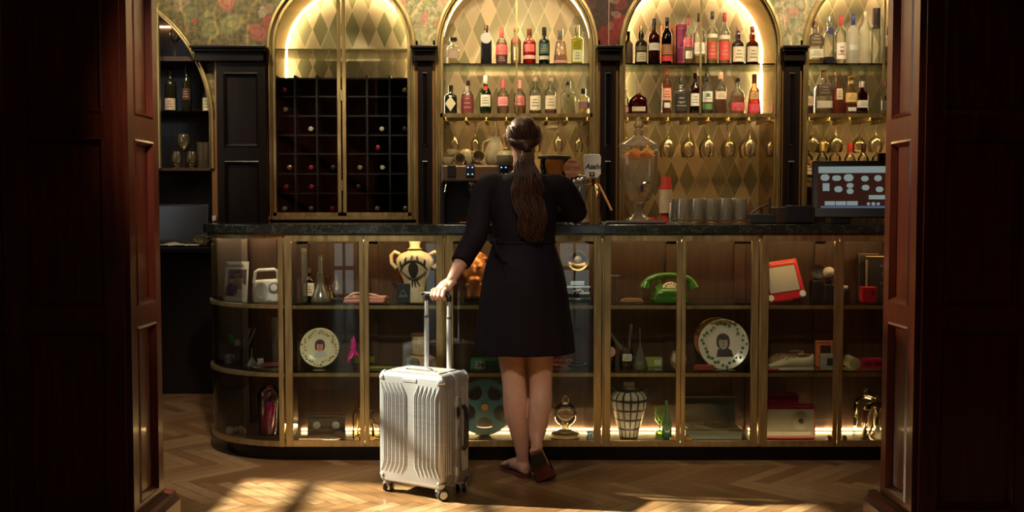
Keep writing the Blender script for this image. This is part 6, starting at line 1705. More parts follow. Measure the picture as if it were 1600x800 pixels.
tt = text_mesh('Butterick', 0.026, 'title', M['ink'], B_, Rt @ Vector((-0.012, -0.0012, h_*0.895)), rot=(PI/2+R(-9), 0, 0), bold=0.0006)
# white portable radio
Y = 5.00
T = thing('portable_radio', 'white portable radio with round speaker, dial and carrying handle on the curved shelf', 'radio', (ix(413, Y), Y+0.02, S1_), R(18))
m = MB(); m.prism([(-0.062, 0), (0.058, 0), (0.066, 0.085), (0.058, 0.112), (-0.050, 0.108), (-0.064, 0.085)], -0.035, 0.035)
B_ = m.build('body', M['white'], T, smooth=False, bevel=0.010, seg=3)
MB().tube([(-0.058, 0, 0.095), (-0.050, 0, 0.148), (-0.035, 0, 0.157), (0.040, 0, 0.160), (0.056, 0, 0.150), (0.060, 0, 0.10)], 0.008, 10, flat=1.3).build('handle', M['white'], T)
MB().lathe([(0.036, 0), (0.034, -0.003), (0.030, -0.001), (0.001, -0.002)], 30, (-0.024, -0.036, 0.058), axis='y', sx=0.85, sy=1.15).build('speaker', smat((0.55, 0.53, 0.50), 0.6), B_)
D_ = MB().lathe([(0.026, 0), (0.026, -0.006), (0.018, -0.008), (0.001, -0.008)], 26, (0.034, -0.036, 0.072), axis='y').build('dial', smat((0.20, 0.22, 0.22), 0.3), B_)
MB().lathe([(0.017, 0), (0.015, -0.005), (0.001, -0.006)], 22, (0.034, -0.044, 0.072), axis='y').build('dial_centre', M['white'], D_)
MB().lathe([(0.013, 0), (0.012, -0.007), (0.001, -0.008)], 18, (0.012, -0.036, 0.022), axis='y').build('tuning_knob', M['white'], B_)
# curved case, second shelf: lab bottles
def labbottle(px, Y, base, top, w_, col, stop, lab, txt, name='reagent_bottle'):
    z = base; T = bottle(name, txt, ix(px, Y), Y, z, hz(top, Y)-z, span(0, w_, Y)/2, 'short', col, None, stop, lab)
    return T
labbottle(358, 5.10, S2_, 524, 17, (0.90, 0.90, 0.88), cp((0.02, 0.30, 0.06), 0.74, 0.50), [((0.6, 0.58, 0.55), 0.12, 0.42, 45)], 'small clear chemist bottle with a green stopper and pale label')
labbottle(367, 5.07, S2_, 531, 17, (0.92, 0.90, 0.84), cp((0.60, 0.58, 0.52), 0.80, 0.50), [], 'small clear chemist bottle with a ground glass stopper beside the green-topped one')
def vase_tube(nm, txt, px, Y, z, top, r_, tilt=0.0, cat='test tube', grp=None):
    H = hz(top, Y)-z
    o = MB().lathe([(r_*0.6, 0), (r_, r_*0.6), (r_, H), (r_*0.85, H), (r_*0.85, r_*0.8), (0.001, r_*0.5)], 18, cap=(True, False)).build(nm, TUBE, loc=(ix(px, Y), Y, z), rot=(0, tilt, 0)); tag(o, txt, cat, grp); return o
vase_tube('test_tube', 'tilted clear test tube rising behind the chemist bottles, the nearer one', 368, 5.14, S2_, 508, 0.006, R(20))
vase_tube('test_tube', 'thin tilted clear test tube rising behind the chemist bottles, the further one', 372, 5.16, S2_, 508, 0.005, R(24))
vase_tube('measuring_cylinder', 'narrow glass cylinder beside the chemist bottles on the curved shelf', 379, 5.10, S2_, 528, 0.010, cat='cylinder')
def flask(txt, px, Y, z, top, w_, neck=0.008, liq=None, name='flask', col=None):
    H = hz(top, Y)-z; r_ = span(0, w_, Y)/2
    T = thing(name, txt, 'flask', (ix(px, Y), Y, z))
    MB().lathe([(r_*0.95, 0), (r_, 0.004), (r_*0.92, H*0.12), (neck*1.3, H*0.55), (neck, H*0.62), (neck, H*0.96), (neck*1.4, H), (neck*0.85, H*0.99), (neck*0.85, H*0.6), (r_*0.85, H*0.13), (0.001, 0.006)], 26, cap=(True, False)).build('flask_glass', col or TUBE, T, angle=60)
    if liq: MB().lathe([(r_*0.88, 0.006), (r_*0.84, H*0.12), (r_*0.62, H*0.24)], 24).build('liquid', lmat(liq), T)
    return T
flask('small conical glass flask at the middle of the curved shelf', 391, 5.06, S2_, 545, 20, 0.004)
o = MB().cbox((0, 0, 0.018), (0.030, 0.030, 0.036)).build('white_block', M['white'], loc=(ix(403, 5.1), 5.12, S2_), rot=(0, 0, 0.3), smooth=False, bevel=0.003); tag(o, 'small white cube standing behind the flat plates', 'block')
o = MB().lathe([(0.03, 0), (0.078, 0.008), (0.080, 0.010), (0.05, 0.006), (0.001, 0.005)], 36).build('dinner_plate', smat((0.55, 0.52, 0.48), 0.3), loc=(ix(418, 5.05), 5.05, S2_)); tag(o, 'flat pale plate lying on the curved shelf, the lower of two', 'plate')
o = MB().lathe([(0.03, 0), (0.066, 0.006), (0.068, 0.008), (0.04, 0.004), (0.001, 0.004)], 36).build('dinner_plate', smat((0.20, 0.05, 0.05), 0.3), loc=(ix(421, 5.05), 5.05, S2_+0.0105)); tag(o, 'dark red patterned plate lying on top of the pale plate', 'plate')
vase_tube('glass_chimney', 'tall faint glass cylinder in the dark back of the curved case, second shelf', 430, 5.2, S2_, 496, 0.024, cat='cylinder')
# curved case floor: crystals and dome
for i, (px, w_, hgt, t) in enumerate(((359, 0.030, 0.040, 'lump of white crystal with a low jagged top at the rounded end'), (376, 0.020, 0.046, 'smaller upright lump of white crystal beside the low one'))):
    rnd = random.Random(i+20); m = MB()
    for k in range(9): m.ball((rnd.uniform(-w_, w_)*0.8, rnd.uniform(-0.012, 0.012), hgt*rnd.uniform(0.25, 0.62)), (w_*0.42, w_*0.4, hgt*rnd.uniform(0.24, 0.4)), 6, 4)
    o = m.build('crystal', smat((0.75, 0.60, 0.50), 0.5), loc=(ix(px, 5.12), 5.10, ZC0+0.0215), smooth=False); tag(o, t, 'crystal')
T = thing('glass_dome', 'tall glass cloche over a bright pink purse at the corner of the rounded case', 'glass dome', (ix(417, 5.05), 5.06, ZC0+0.0225))
hd_ = hz(601, 5.05)-ZC0-0.0225
r_ = 0.062
MB().lathe([(r_, 0.008), (r_, hd_-r_*1.05)] + [(r_*math.cos(PI/2*i/10)+0.0005, hd_-r_*1.05+r_*1.05*math.sin(PI/2*i/10)) for i in range(1, 11)], 36, cap=(False, False)).build('cloche', glass('cloche_glass', (0.95, 0.94, 0.92), (0.55, 0.48, 0.42), 0.03, k=2.5), T)
MB().lathe([(0.066, 0), (0.068, 0.004), (0.066, 0.008)], 36).build('base', smat((0.10, 0.05, 0.03)), T)
o = MB().prism([(-0.045, 0), (0.020, 0), (0.045, 0.155), (0.002, 0.160)], -0.018, 0.018).build('purse', PINK, loc=(ix(414, 5.05), 5.06, ZC0+0.031), smooth=False, bevel=0.006, rot=(0, 0, 0)); tag(o, 'bright magenta folded purse standing under the glass cloche', 'purse')
# bay 1 left door, top shelf
vase_tube('glass_cylinder', 'tall narrow clear cylinder vase standing on a wide foot beside the brass post', 475, 5.04, S1_, 388, 0.015, cat='vase')
bottle('medicine_bottle', 'brown chemist bottle with cream label behind the clear cylinder', ix(482, 5.12), 5.12, S1_, hz(419, 5.12)-S1_, 0.030, 'short', (0.35, 0.14, 0.05), None, cp((0.08, 0.04, 0.02), 0.84, 0.45), [((0.70, 0.60, 0.42), 0.15, 0.55, 60)])
flask('conical glass flask with a tall inner tube on the top shelf', 500, 5.03, S1_, 424, 32, 0.016)
vase_tube('glass_tube', 'clear glass tube standing up out of the conical flask', 500, 5.03, S1_+0.03, 398, 0.011, cat='glass tube')
flask('further conical flask with a beaded rim behind the first flask', 512, 5.12, S1_, 432, 28, 0.014, None, 'flask', glass('brownish_flask', (0.85, 0.72, 0.55), (0.3, 0.2, 0.12), 0.05, k=2))
o = MB().lathe([(0.016, 0), (0.034, 0.01), (0.038, 0.04), (0.022, 0.075), (0.012, 0.09), (0.012, 0.13)], 22).build('jug', smat((0.07, 0.04, 0.03), 0.25), loc=(ix(525, 5.16), 5.16, S1_)); tag(o, 'dark brown glazed jug at the back behind the flasks', 'jug')
T = thing('pink_folder', 'folded pink paper packet lying across the middle of the top shelf', 'packet', (ix(568, 5.06), 5.06, S1_))
MB().prism([(-0.095, 0), (0.10, 0), (0.108, 0.004), (0.105, 0.018), (-0.09, 0.012)], -0.06, 0.06).build('lower_fold', smat((0.72, 0.30, 0.24), 0.5), T, smooth=False, bevel=0.002)
m = MB(); m.tube([(-0.09, -0.03, 0.016), (-0.05, -0.03, 0.040), (-0.01, -0.03, 0.046), (0.06, -0.03, 0.034), (0.10, -0.03, 0.020)], [0.007, 0.010, 0.009, 0.008, 0.004], 10, flat=0.6).build('crumpled_fold', smat((0.80, 0.48, 0.38), 0.4), T)
MB().prism([(-0.09, 0.019), (0.104, 0.019), (0.112, 0.024), (-0.085, 0.024)], -0.045, 0.055).build('upper_fold', smat((0.80, 0.42, 0.34), 0.5), T, smooth=False)
o = MB().cbox((0, 0, 0.006), (0.14, 0.05, 0.010)).build('notebook', smat((0.22, 0.09, 0.05), 0.5), loc=(ix(585, 5.16), 5.17, S1_), smooth=False, bevel=0.002); tag(o, 'thin brown notebook behind the pink packet', 'book')
# decorative plates
def plate(txt, px, py, Y, rad, base, rimcol, portrait, dress_, hairc, leafy, tilt=-12, name='portrait_plate'):
    zc_ = hz(py, Y)
    T = thing(name, txt, 'plate', (ix(px, Y), Y, base))
    Rt = Matrix.Translation((0, 0, zc_-base)) @ Matrix.Rotation(R(tilt), 4, 'X')
    def q(): a = MB(); a.T = Rt; return a
    N_ = 48
    prof = [(rad, -0.008), (rad*0.97, -0.010), (rad*0.66, 0.002), (rad*0.60, 0.004), (0.001, 0.004)]
    P_ = q().lathe(prof, N_, axis='y', cap=(False, False)).build('dish', plain('plate_glaze', rimcol, 0.22, noise=0.05), T)
    q().lathe([(rad, -0.006), (rad*0.66, 0.008), (0.001, 0.010)], N_, axis='y', cap=(False, False)).build('dish_back', M['white'], T)
    if leafy is not None:
        m = q(); m2 = q(); rnd = random.Random(int(px)); k_ = 30 if leafy == 'ivy' else 34
        for i in range(k_):
            a = 2*PI*i/k_ + rnd.uniform(-0.05, 0.05); rr = rad*(rnd.uniform(0.70, 0.92))
            yy = -0.0108 + (1-rr/rad)*0.026
            s_ = rad*(0.085 if leafy == 'ivy' else 0.07)*rnd.uniform(0.8, 1.2); th_ = rnd.uniform(0, 6.28)
            poly = [(rr*math.cos(a)+s_*math.cos(th_+t_)*f_, rr*math.sin(a)+s_*math.sin(th_+t_)*f_) for t_, f_ in ((0, 1.25), (0.6, 0.55), (1.2, 0.95), (2.3, 0.5), (3.14, 0.9), (4.0, 0.5), (5.1, 0.95), (5.7, 0.55))]
            (m if (leafy == 'ivy' or i % 3) else m2).prism(poly, yy-0.0016, yy-0.0004)
        m.build('leaf_border', smat((0.06, 0.14, 0.035), 0.4) if leafy == 'ivy' else smat((0.20, 0.26, 0.06), 0.4), P_, smooth=False)
        if m2.v: m2.build('berry_border', smat((0.42, 0.16, 0.05), 0.4), P_, smooth=False)
    if portrait:
        s_ = rad*portrait; y0 = 0.0036
        E = lambda cx_, cz_, rx_, rz_, n_=18, a0=0, a1=2*PI: [(cx_+rx_*math.cos(a0+(a1-a0)*i/n_), cz_+rz_*math.sin(a0+(a1-a0)*i/n_)) for i in range(n_)]
        ox_ = 0.0
        q().prism([(ox_-0.55*s_, -0.95*s_), (ox_+0.75*s_, -0.95*s_), (ox_+0.62*s_, -0.45*s_), (ox_+0.2*s_, -0.2*s_), (ox_-0.2*s_, -0.2*s_), (ox_-0.45*s_, -0.45*s_)], y0-0.0008, y0).build('printed_shoulders', smat(dress_, 0.4), P_, smooth=False)
        q().prism([(ox_-0.46*s_, -0.22*s_), (ox_-0.52*s_, 0.15*s_)] + E(ox_, 0.36*s_, 0.50*s_, 0.48*s_, 16, PI*0.98, 0.02*PI) + [(ox_+0.52*s_, 0.15*s_), (ox_+0.44*s_, -0.22*s_), (ox_+0.22*s_, -0.30*s_), (ox_-0.22*s_, -0.30*s_)], y0-0.0012, y0).build('printed_hair', smat(hairc, 0.4), P_, smooth=False)
        q().prism(E(ox_, 0.10*s_, 0.34*s_, 0.50*s_), y0-0.0018, y0).build('printed_face', smat((0.62, 0.24, 0.16) if leafy != 'ivy' else (0.42, 0.36, 0.30), 0.4), P_, smooth=False)
        m = q()
        for e in (-1, 1): m.prism(E(ox_+e*0.13*s_, 0.16*s_, 0.075*s_, 0.035*s_, 10), y0-0.0022, y0)
        m.prism(E(ox_, -0.14*s_, 0.10*s_, 0.03*s_, 10), y0-0.0022, y0); m.prism([(ox_-0.015*s_, 0.12*s_), (ox_+0.02*s_, 0.12*s_), (ox_+0.05*s_, -0.03*s_), (ox_-0.03*s_, -0.03*s_)], y0-0.0021, y0)
        m.prism(E(ox_, 0.46*s_, 0.33*s_, 0.14*s_, 12), y0-0.0022, y0)
        m.build('printed_features', smat(hairc, 0.4), P_, smooth=False)
    MB().lathe([(0.03, 0), (0.03, 0.005), (0.012, 0.010)], 20).tube([(-0.03, -0.012, 0.0), (-0.03, -0.018, 0.02), (-0.028, 0.03, 0.06)], 0.0018, 6).tube([(0.03, -0.012, 0.0), (0.03, -0.018, 0.02), (0.028, 0.03, 0.06)], 0.0018, 6).build('plate_stand', TUBE, T)
    return T
plate('cream plate with a small portrait and berry border on a clear stand, second shelf', 498, 543, 5.07, 0.0975, S2_, (0.70, 0.64, 0.42), 0.50, (0.50, 0.52, 0.50), (0.05, 0.02, 0.02), 'berries')
plate('plain orange-brown plate standing behind the portrait plate with ivy', 1122, 532, 5.16, 0.118, S2_, (0.32, 0.13, 0.05), 0, None, None, None, name='brown_plate')
plate('white plate with ivy border and a long-haired portrait, second shelf', 1132, 538, 5.06, 0.125, S2_, (0.72, 0.66, 0.54), 0.52, (0.05, 0.04, 0.035), (0.06, 0.045, 0.035), 'ivy')
# magenta flowers
T = thing('artificial_flower', 'magenta feathery flower with green stems lying on the second shelf', 'flower', (ix(552, 5.08), 5.08, S2_))
m = MB(); rnd = random.Random(4)
for i in range(60):
    a = rnd.uniform(-0.9, 1.2); L = rnd.uniform(0.04, 0.085); b0 = Vector((-0.005, 0, 0.075))
    e = b0 + Vector((-math.sin(a*0.8)*L*0.55, rnd.uniform(-0.02, 0.02), math.cos(a*2.2)*L))
    m.tube([b0, b0.lerp(e, 0.5) + Vector((rnd.uniform(-0.006, 0.006), 0, rnd.uniform(-0.006, 0.006))), e], [0.002, 0.0055, 0.001], 5)
m.build('petals', PINK, T)
m = MB()
for i in range(7): m.tube([(0.0, 0, 0.07-0.008*i), (0.05, 0.01, 0.055-0.006*i), (0.10, 0.0, 0.050-0.004*i)], 0.0015, 5)
m.build('stems', smat((0.20, 0.22, 0.03), 0.5), T)
# bay 1 left, floor
T = thing('video_cassette', 'black video cassette standing on its long edge on the case floor', 'video cassette', (ix(508, 5.1), 5.1, S0))
MB().box((-0.095, -0.0125, 0), (0.095, 0.0125, 0.103)).build('shell', M['black'], T, smooth=False, bevel=0.002)
MB().box((-0.092, -0.0128, 0.098), (0.094, 0.013, 0.106)).build('flap', smat((0.10, 0.07, 0.05), 0.4), T, smooth=False)
for s in (-1, 1):
    MB().lathe([(0.019, 0), (0.017, -0.003), (0.001, -0.003)], 24, (s*0.048, -0.0128, 0.055), axis='y').build('reel_window', smat((0.62, 0.62, 0.54), 0.4), T)
o = MB().cbox((0, 0, 0.008), (0.17, 0.06, 0.014)).build('wooden_tray', smat((0.28, 0.15, 0.08), 0.5), loc=(ix(492, 5.0), 5.01, S0), smooth=False, bevel=0.003); tag(o, 'flat brown slate lying in front of the video cassette', 'slate')
for i, (px, sx_, c_, t) in enumerate(((514, 0.05, (0.62, 0.50, 0.36), 'flat pale stone chip in front of the video cassette'), (524, 0.034, (0.22, 0.13, 0.08), 'rough brown stone behind the pale chip'))):
    o = MB().ball((0, 0, 0.010 if i == 0 else 0.018), (sx_, 0.02, 0.009 if i == 0 else 0.018), 10, 6).build('stone', plain('stone%d' % i, c_, 0.8, noise=0.3, nscale=60, bump=0.5), loc=(ix(px, 4.99), 4.985 if i == 0 else 5.045, S0)); tag(o, t, 'stone')
for px, top, w_, t, yy in ((556, 626, 15, 'small clear swing-neck bottle on the case floor beside the cassette', 5.04), (562, 619, 13, 'taller clear bottle behind the small one on the case floor', 5.12), (577, 640, 12, 'small clear bottle on the case floor just inside the next door', 5.06), (586, 652, 14, 'squat clear bottle on the case floor beside the suitcase', 5.05)):
    bottle('glass_bottle', t, ix(px, yy), yy, S0, hz(top, yy)-S0, span(0, w_, yy)/2, 'std', (0.94, 0.88, 0.70), None, None, [], 'clear bottles on the case floor')
# eye vase
def amphora(name, txt, px, Y, base, top, w_, prof, mat):
    H = hz(top, Y)-base; Rr = span(0, w_, Y)/2
    T = thing(name, txt, 'vase', (ix(px, Y), Y, base))
    B_ = MB().lathe([(r*Rr, z*H) for r, z in prof], 40).build('vase_body', mat, T, angle=70)
    return T, B_, H, Rr
prof = [(0.50, 0), (0.53, 0.03), (0.52, 0.20), (0.62, 0.36), (0.86, 0.50), (0.98, 0.62), (0.98, 0.68), (0.80, 0.765), (0.40, 0.81), (0.36, 0.83), (0.41, 0.845), (0.27, 0.87), (0.28, 0.93), (0.34, 0.99), (0.30, 1.0), (0.24, 0.95)]
T, B_, H, Rr = amphora('eye_vase', 'cream two-handled vase painted with a large dark eye, top shelf', 648, 5.06, S1_, 374, 59, prof, CREAMP)
for s in (-1, 1):
    MB().tube([(s*Rr*0.80, -0.01, H*0.76), (s*Rr*1.05, -0.01, H*0.80), (s*Rr*1.24, -0.01, H*0.74), (s*Rr*1.22, -0.01, H*0.62), (s*Rr*0.98, -0.01, H*0.54)], [0.010, 0.0095, 0.0095, 0.009, 0.010], 12).build('handle', CREAMP, T)
def onv(u, f, lift=0.0015):
    """point on the vase front: u angle (rad) from the front, f height fraction"""
    r_ = rad_at(prof, f)*Rr+lift; return (r_*math.sin(u), -r_*math.cos(u), f*H)
def stroke(m, pts, w_): m.tube([onv(u, f) for u, f in pts], w_, 8)
m = MB()
K = 14
stroke(m, [(-0.92+1.84*i/K, 0.50+0.17*math.sin(PI*i/K)) for i in range(K+1)], [0.003+0.004*math.sin(PI*i/K) for i in range(K+1)])
stroke(m, [(-0.92+1.84*i/K, 0.50-0.13*math.sin(PI*i/K)) for i in range(K+1)], [0.003+0.003*math.sin(PI*i/K) for i in range(K+1)])
for u in (-0.75, -0.42, -0.08, 0.22, 0.62):
    f0 = 0.50+0.17*math.cos(u*1.5); stroke(m, [(u, f0), (u*1.02, f0+0.05), (u*1.06, f0+0.085)], [0.007, 0.006, 0.002])
for u in (-0.1, 0.08): stroke(m, [(u, 0.37), (u*1.3, 0.30), (u*1.5, 0.24)], [0.005, 0.004, 0.002])
stroke(m, [(0.18, 0.38), (0.35, 0.31), (0.62, 0.25)], [0.005, 0.004, 0.002])
m.build('painted_eye', INKD, B_)
m = MB(); g = []
for j in range(9):
    for i in range(13):
        a, rr = 2*PI*i/12, j/8.0; g.append(onv(0.30*rr*math.cos(a), 0.515+0.135*rr*math.sin(a), 0.0025))
m.add(g, [(j*13+i, j*13+i+1, (j+1)*13+i+1, (j+1)*13+i) for j in range(8) for i in range(12)]); m.build('painted_iris', INKD, B_)
MB().lathe([(0.42*Rr, 0.838*H), (0.43*Rr, 0.846*H), (0.40*Rr, 0.852*H)], 32, cap=(False, False)).lathe([(0.345*Rr, 0.985*H), (0.35*Rr, 0.995*H), (0.31*Rr, 1.003*H)], 32, cap=(False, False)).build('dark_band', INKD, B_)
T = thing('black_box', 'small black pouch box with a triangle emblem in front of the eye vase', 'box', (ix(630, 4.99), 4.985, S1_))
B_ = MB().prism([(-0.032, 0), (0.031, 0), (0.033, 0.092), (-0.032, 0.094)], -0.013, 0.013).build('carton', smat((0.018, 0.020, 0.030), 0.45), T, smooth=False, bevel=0.002)
MB().strip([(-0.018, 0.036), (0.018, 0.036), (0, 0.066)], [(-0.0155, 0.0375), (0.0155, 0.0375), (0, 0.0635)], -0.0142, -0.0132, closed=True).cbox((0, -0.0137, 0.030), (0.044, 0.001, 0.0018)).build('triangle_emblem', smat((0.40, 0.40, 0.42), 0.4), B_, smooth=False)
# speckled jar and glass pieces, second shelf behind the tube
sp = NT('speckled_ceramic'); vv = sp.n('TexVoronoi'); vv.inputs['Scale'].default_value = 190
sp.l(sp.pos(True), vv.inputs[0]); sp.bsdf(sp.ramp(vv.outputs[0], [(0.30, (0.10, 0.07, 0.03)), (0.42, (0.50, 0.40, 0.20))]), 0.5)
T = thing('speckled_jar', 'mustard speckled jar with a brown wooden lid behind the suitcase handle', 'jar', (ix(656, 5.12), 5.12, S2_+0.055))
MB().lathe([(0.038, 0), (0.043, 0.005), (0.043, 0.095), (0.040, 0.10)], 30).build('jar_body', sp.mat, T)
MB().lathe([(0.046, 0.10), (0.047, 0.106), (0.040, 0.110)], 30).build('lid', smat((0.14, 0.06, 0.03)), T)
o = MB().lathe([(0.06, 0), (0.074, 0.012), (0.07, 0.04), (0.044, 0.054)], 30).build('ceramic_bowl', plain('blush_bowl', (0.50, 0.30, 0.20), 0.5, noise=0.25, nscale=80), loc=(ix(657, 5.12), 5.12, S2_)); tag(o, 'blush speckled bowl turned over under the speckled jar', 'bowl')
for px, rr, zc_, t in ((638, 0.030, 0.045, 'round clear glass ornament beside the speckled jar'), (647, 0.026, 0.085, 'smaller clear glass ball leaning on the speckled jar'), (677, 0.024, 0.03, 'clear pinkish glass ball at the far side of the speckled jar')):
    o = MB().ball((0, 0, rr), rr, 22, 14).build('glass_ball', glass('ball_glass', (0.88, 0.86, 0.84), (0.45, 0.42, 0.42), 0.05, k=2, haze=0.25, hcol=(0.5, 0.5, 0.5)), loc=(ix(px, 5.03), 5.03, S2_)); tag(o, t, 'glass ball')
o = MB().tube([(-0.09, 0, 0.003), (0.0, 0, 0.006), (0.1, 0.0, 0.003)], 0.003, 6).tube([(-0.09, 0.01, 0.010), (0.0, 0.01, 0.008), (0.1, 0.01, 0.003)], 0.003, 6).build('reed_bundle', smat((0.25, 0.26, 0.05)), loc=(ix(602, 5.02), 5.02, S2_)); tag(o, 'thin green reeds lying on the second shelf above the suitcase', 'reeds')
# bay 2 left: copper bust, box, reel
T = thing('copper_bust', 'copper head sculpture on a black base, half hidden by the woman', 'sculpture', (ix(742, 5.08), 5.08, S1_))
MB().lathe([(0.055, 0), (0.055, 0.018), (0.045, 0.024)], 24).build('base', M['black'], T)
cop = plain('copper_glaze', (0.62, 0.24, 0.10), 0.3, 0.35, noise=0.15)
m = MB(); m.lathe([(0.044, 0.024), (0.042, 0.06), (0.052, 0.085)], 24); m.ball((0, 0, 0.155), (0.060, 0.062, 0.082), 26, 18)
m.ball((0, -0.045, 0.105), (0.032, 0.026, 0.026), 14, 8); m.tube([(0, -0.060, 0.178), (0, -0.072, 0.150), (0, -0.074, 0.140)], [0.006, 0.009, 0.009], 8)
for s in (-1, 1): m.ball((s*0.024, -0.052, 0.172), (0.013, 0.010, 0.008), 10, 6); m.ball((s*0.062, 0.0, 0.15), (0.007, 0.012, 0.020), 8, 6)
m.ball((0, -0.066, 0.112), (0.016, 0.008, 0.006), 10, 6)
rnd = random.Random(9)
for i in range(26):
    a = rnd.uniform(0, 2*PI); t_ = rnd.uniform(0, 1); m.ball((0.058*math.cos(a)*math.sin(0.4+t_), 0.058*math.sin(a)*math.sin(0.4+t_)+0.012, 0.165+0.078*math.cos(0.4+t_)), (0.018, 0.018, 0.012), 8, 6)
o = m.build('head', cop, T); rm = o.modifiers.new('r', 'REMESH'); rm.mode = 'VOXEL'; rm.voxel_size = 0.004; rm.use_smooth_shade = True
T = thing('striped_box', 'teal box with numbers and a cream end label, second shelf beside the dress', 'box', (ix(762, 5.06), 5.06, S2_))
B_ = MB().box((-0.085, -0.05, 0), (0.12, 0.06, 0.042)).build('carton', smat((0.03, 0.16, 0.12), 0.5), T, smooth=False, bevel=0.001)
MB().box((-0.060, -0.0512, 0.002), (-0.012, -0.050, 0.040)).build('label_patch', smat((0.45, 0.42, 0.30)), B_, smooth=False)
text_mesh('36', 0.034, 'lettering', smat((0.03, 0.05, 0.04)), B_, (-0.036, -0.0516, 0.021), bold=0.001)
m = MB()
for k in range(4): m.box((-0.085, -0.0508, 0.006+0.009*k), (-0.064, -0.050, 0.010+0.009*k)); m.box((0.0, -0.0508, 0.006+0.009*k), (0.12, -0.050, 0.008+0.009*k))
m.build('stripe', smat((0.14, 0.34, 0.26)), B_, smooth=False)
o = MB().box((-0.10, -0.05, 0), (0.12, 0.05, 0.028)).build('crimson_box', smat((0.34, 0.03, 0.05)), loc=(ix(836, 5.12), 5.13, S2_), smooth=False, bevel=0.001); tag(o, 'flat crimson box behind the woman\'s knees on the second shelf', 'box')
T = thing('film_reel', 'large teal metal film reel with round cutouts standing beside the suitcase', 'film reel', (ix(757, 5.12), 5.13, S0))
RR = 0.142
def reel(y0, y1):
    m = MB(); ro, ri_ = RR, RR*0.80
    C1 = [(ro*math.cos(2*PI*i/60), RR+ro*math.sin(2*PI*i/60)) for i in range(60)]; C2 = [(ri_*math.cos(2*PI*i/60), RR+ri_*math.sin(2*PI*i/60)) for i in range(60)]
    m.strip(C1, C2, y0, y1, closed=True)
    rh = RR*0.36
    m.strip([(rh*math.cos(2*PI*i/36), RR+rh*math.sin(2*PI*i/36)) for i in range(36)], [(0.012*math.cos(2*PI*i/36), RR+0.012*math.sin(2*PI*i/36)) for i in range(36)], y0, y1, closed=True)
    for k in range(5):
        a = 2*PI*k/5+0.3
        for_ = [(a-0.55, rh*0.9), (a-0.16, rh*1.5), (a-0.28, ri_*1.03), (a+0.28, ri_*1.03), (a+0.16, rh*1.5), (a+0.55, rh*0.9)]
        m.prism([(r_*math.cos(t_), RR+r_*math.sin(t_)) for t_, r_ in for_], y0+0.0002, y1-0.0002)
    return m
teal = smat((0.06, 0.17, 0.19), 0.4, 0.1)
reel(-0.022, -0.019).build('flange', teal, T, smooth=False); reel(0.006, 0.009).build('flange', teal, T, smooth=False)
MB().lathe([(RR*0.72, 0), (RR*0.72, 0.020)], 40, (0, -0.017, RR), axis='y').build('wound_film', smat((0.02, 0.018, 0.02), 0.3), T)
MB().lathe([(0.020, 0), (0.018, -0.006), (0.006, -0.006)], 20, (0, -0.022, RR), axis='y').build('hub', M['gold'], T)
MB().tube([(0.10, -0.01, 0.24-0.18), (0.075, -0.02, 0.03), (0.02, -0.03, 0.008), (-0.05, -0.035, 0.006)], 0.006, 8, flat=0.15).build('loose_film', smat((0.62, 0.50, 0.22), 0.35), T)
# bay 2 right: flash camera
T = thing('flash_camera', 'old chrome camera with a big round flash reflector, top shelf beside the dress', 'camera', (ix(903, 5.08), 5.08, S1_))
B_ = MB().box((-0.062, -0.02, 0.0), (0.062, 0.025, 0.075)).build('body', M['black'], T, smooth=False, bevel=0.005)
MB().box((-0.040, -0.015, 0.075), (0.035, 0.02, 0.10)).build('viewfinder', M['chrome'], B_, smooth=False, bevel=0.004)
MB().box((-0.064, -0.022, 0.064), (0.064, 0.026, 0.075)).build('top_plate', M['chrome'], B_, smooth=False, bevel=0.003)
m = MB(); m.lathe([(0.030, 0), (0.030, -0.02), (0.024, -0.024), (0.024, -0.034), (0.018, -0.036)], 28, (0.0, -0.02, 0.036), axis='y'); LN = m.build('lens', M['chrome'], B_)
MB().lathe([(0.018, 0), (0.001, -0.004)], 22, (0, -0.056, 0.036), axis='y').build('lens_glass', plain('lens_glass', (0.02, 0.03, 0.05), 0.05), LN)
MB().tube([(0.005, -0.06, 0.036), (0.055, -0.06, 0.038)], [0.013, 0.013], 16).build('cable_barrel', smat((0.10, 0.14, 0.24), 0.3, 0.4), B_)
MB().tube([(-0.012, 0.0, 0.10), (-0.012, 0.0, 0.165)], 0.008, 12).build('flash_stem', M['chrome'], T)
F_ = MB().lathe([(0.012, 0.02), (0.035, 0.008), (0.052, -0.018), (0.054, -0.020), (0.050, -0.018), (0.033, 0.005), (0.010, 0.014)], 36, (0.0, -0.005, 0.205), axis='y').build('flash_reflector', plain('warm_reflector', (0.60, 0.46, 0.30), 0.15, 1.0), T)
MB().ball((0, -0.015, 0.205), 0.020, 16, 10).build('flash_bulb', glass('bulb', (0.9, 0.92, 0.95), (0.6, 0.6, 0.6), 0.05, haze=0.5), F_)
for i, (px, c_, r0, r1, t) in enumerate(((880, (0.30, 0.05, 0.04), 0.05, 0.02, 'crumpled red and cream cloth beside the woman\'s knees, second shelf'),)):
    m = MB(); rnd = random.Random(3)
    for k in range(12): m.ball((rnd.uniform(-0.06, 0.05), rnd.uniform(-0.03, 0.03), 0.018+rnd.uniform(-0.006, 0.012)), (0.03, 0.02, 0.012), 10, 6)
    o = m.build('crumpled_cloth', smat(c_, 0.8), loc=(ix(px, 5.08), 5.08, S2_)); tag(o, t, 'cloth'); o.data['x'] = 1
    rm = o.modifiers.new('r', 'REMESH'); rm.mode = 'VOXEL'; rm.voxel_size = 0.004; rm.use_smooth_shade = True
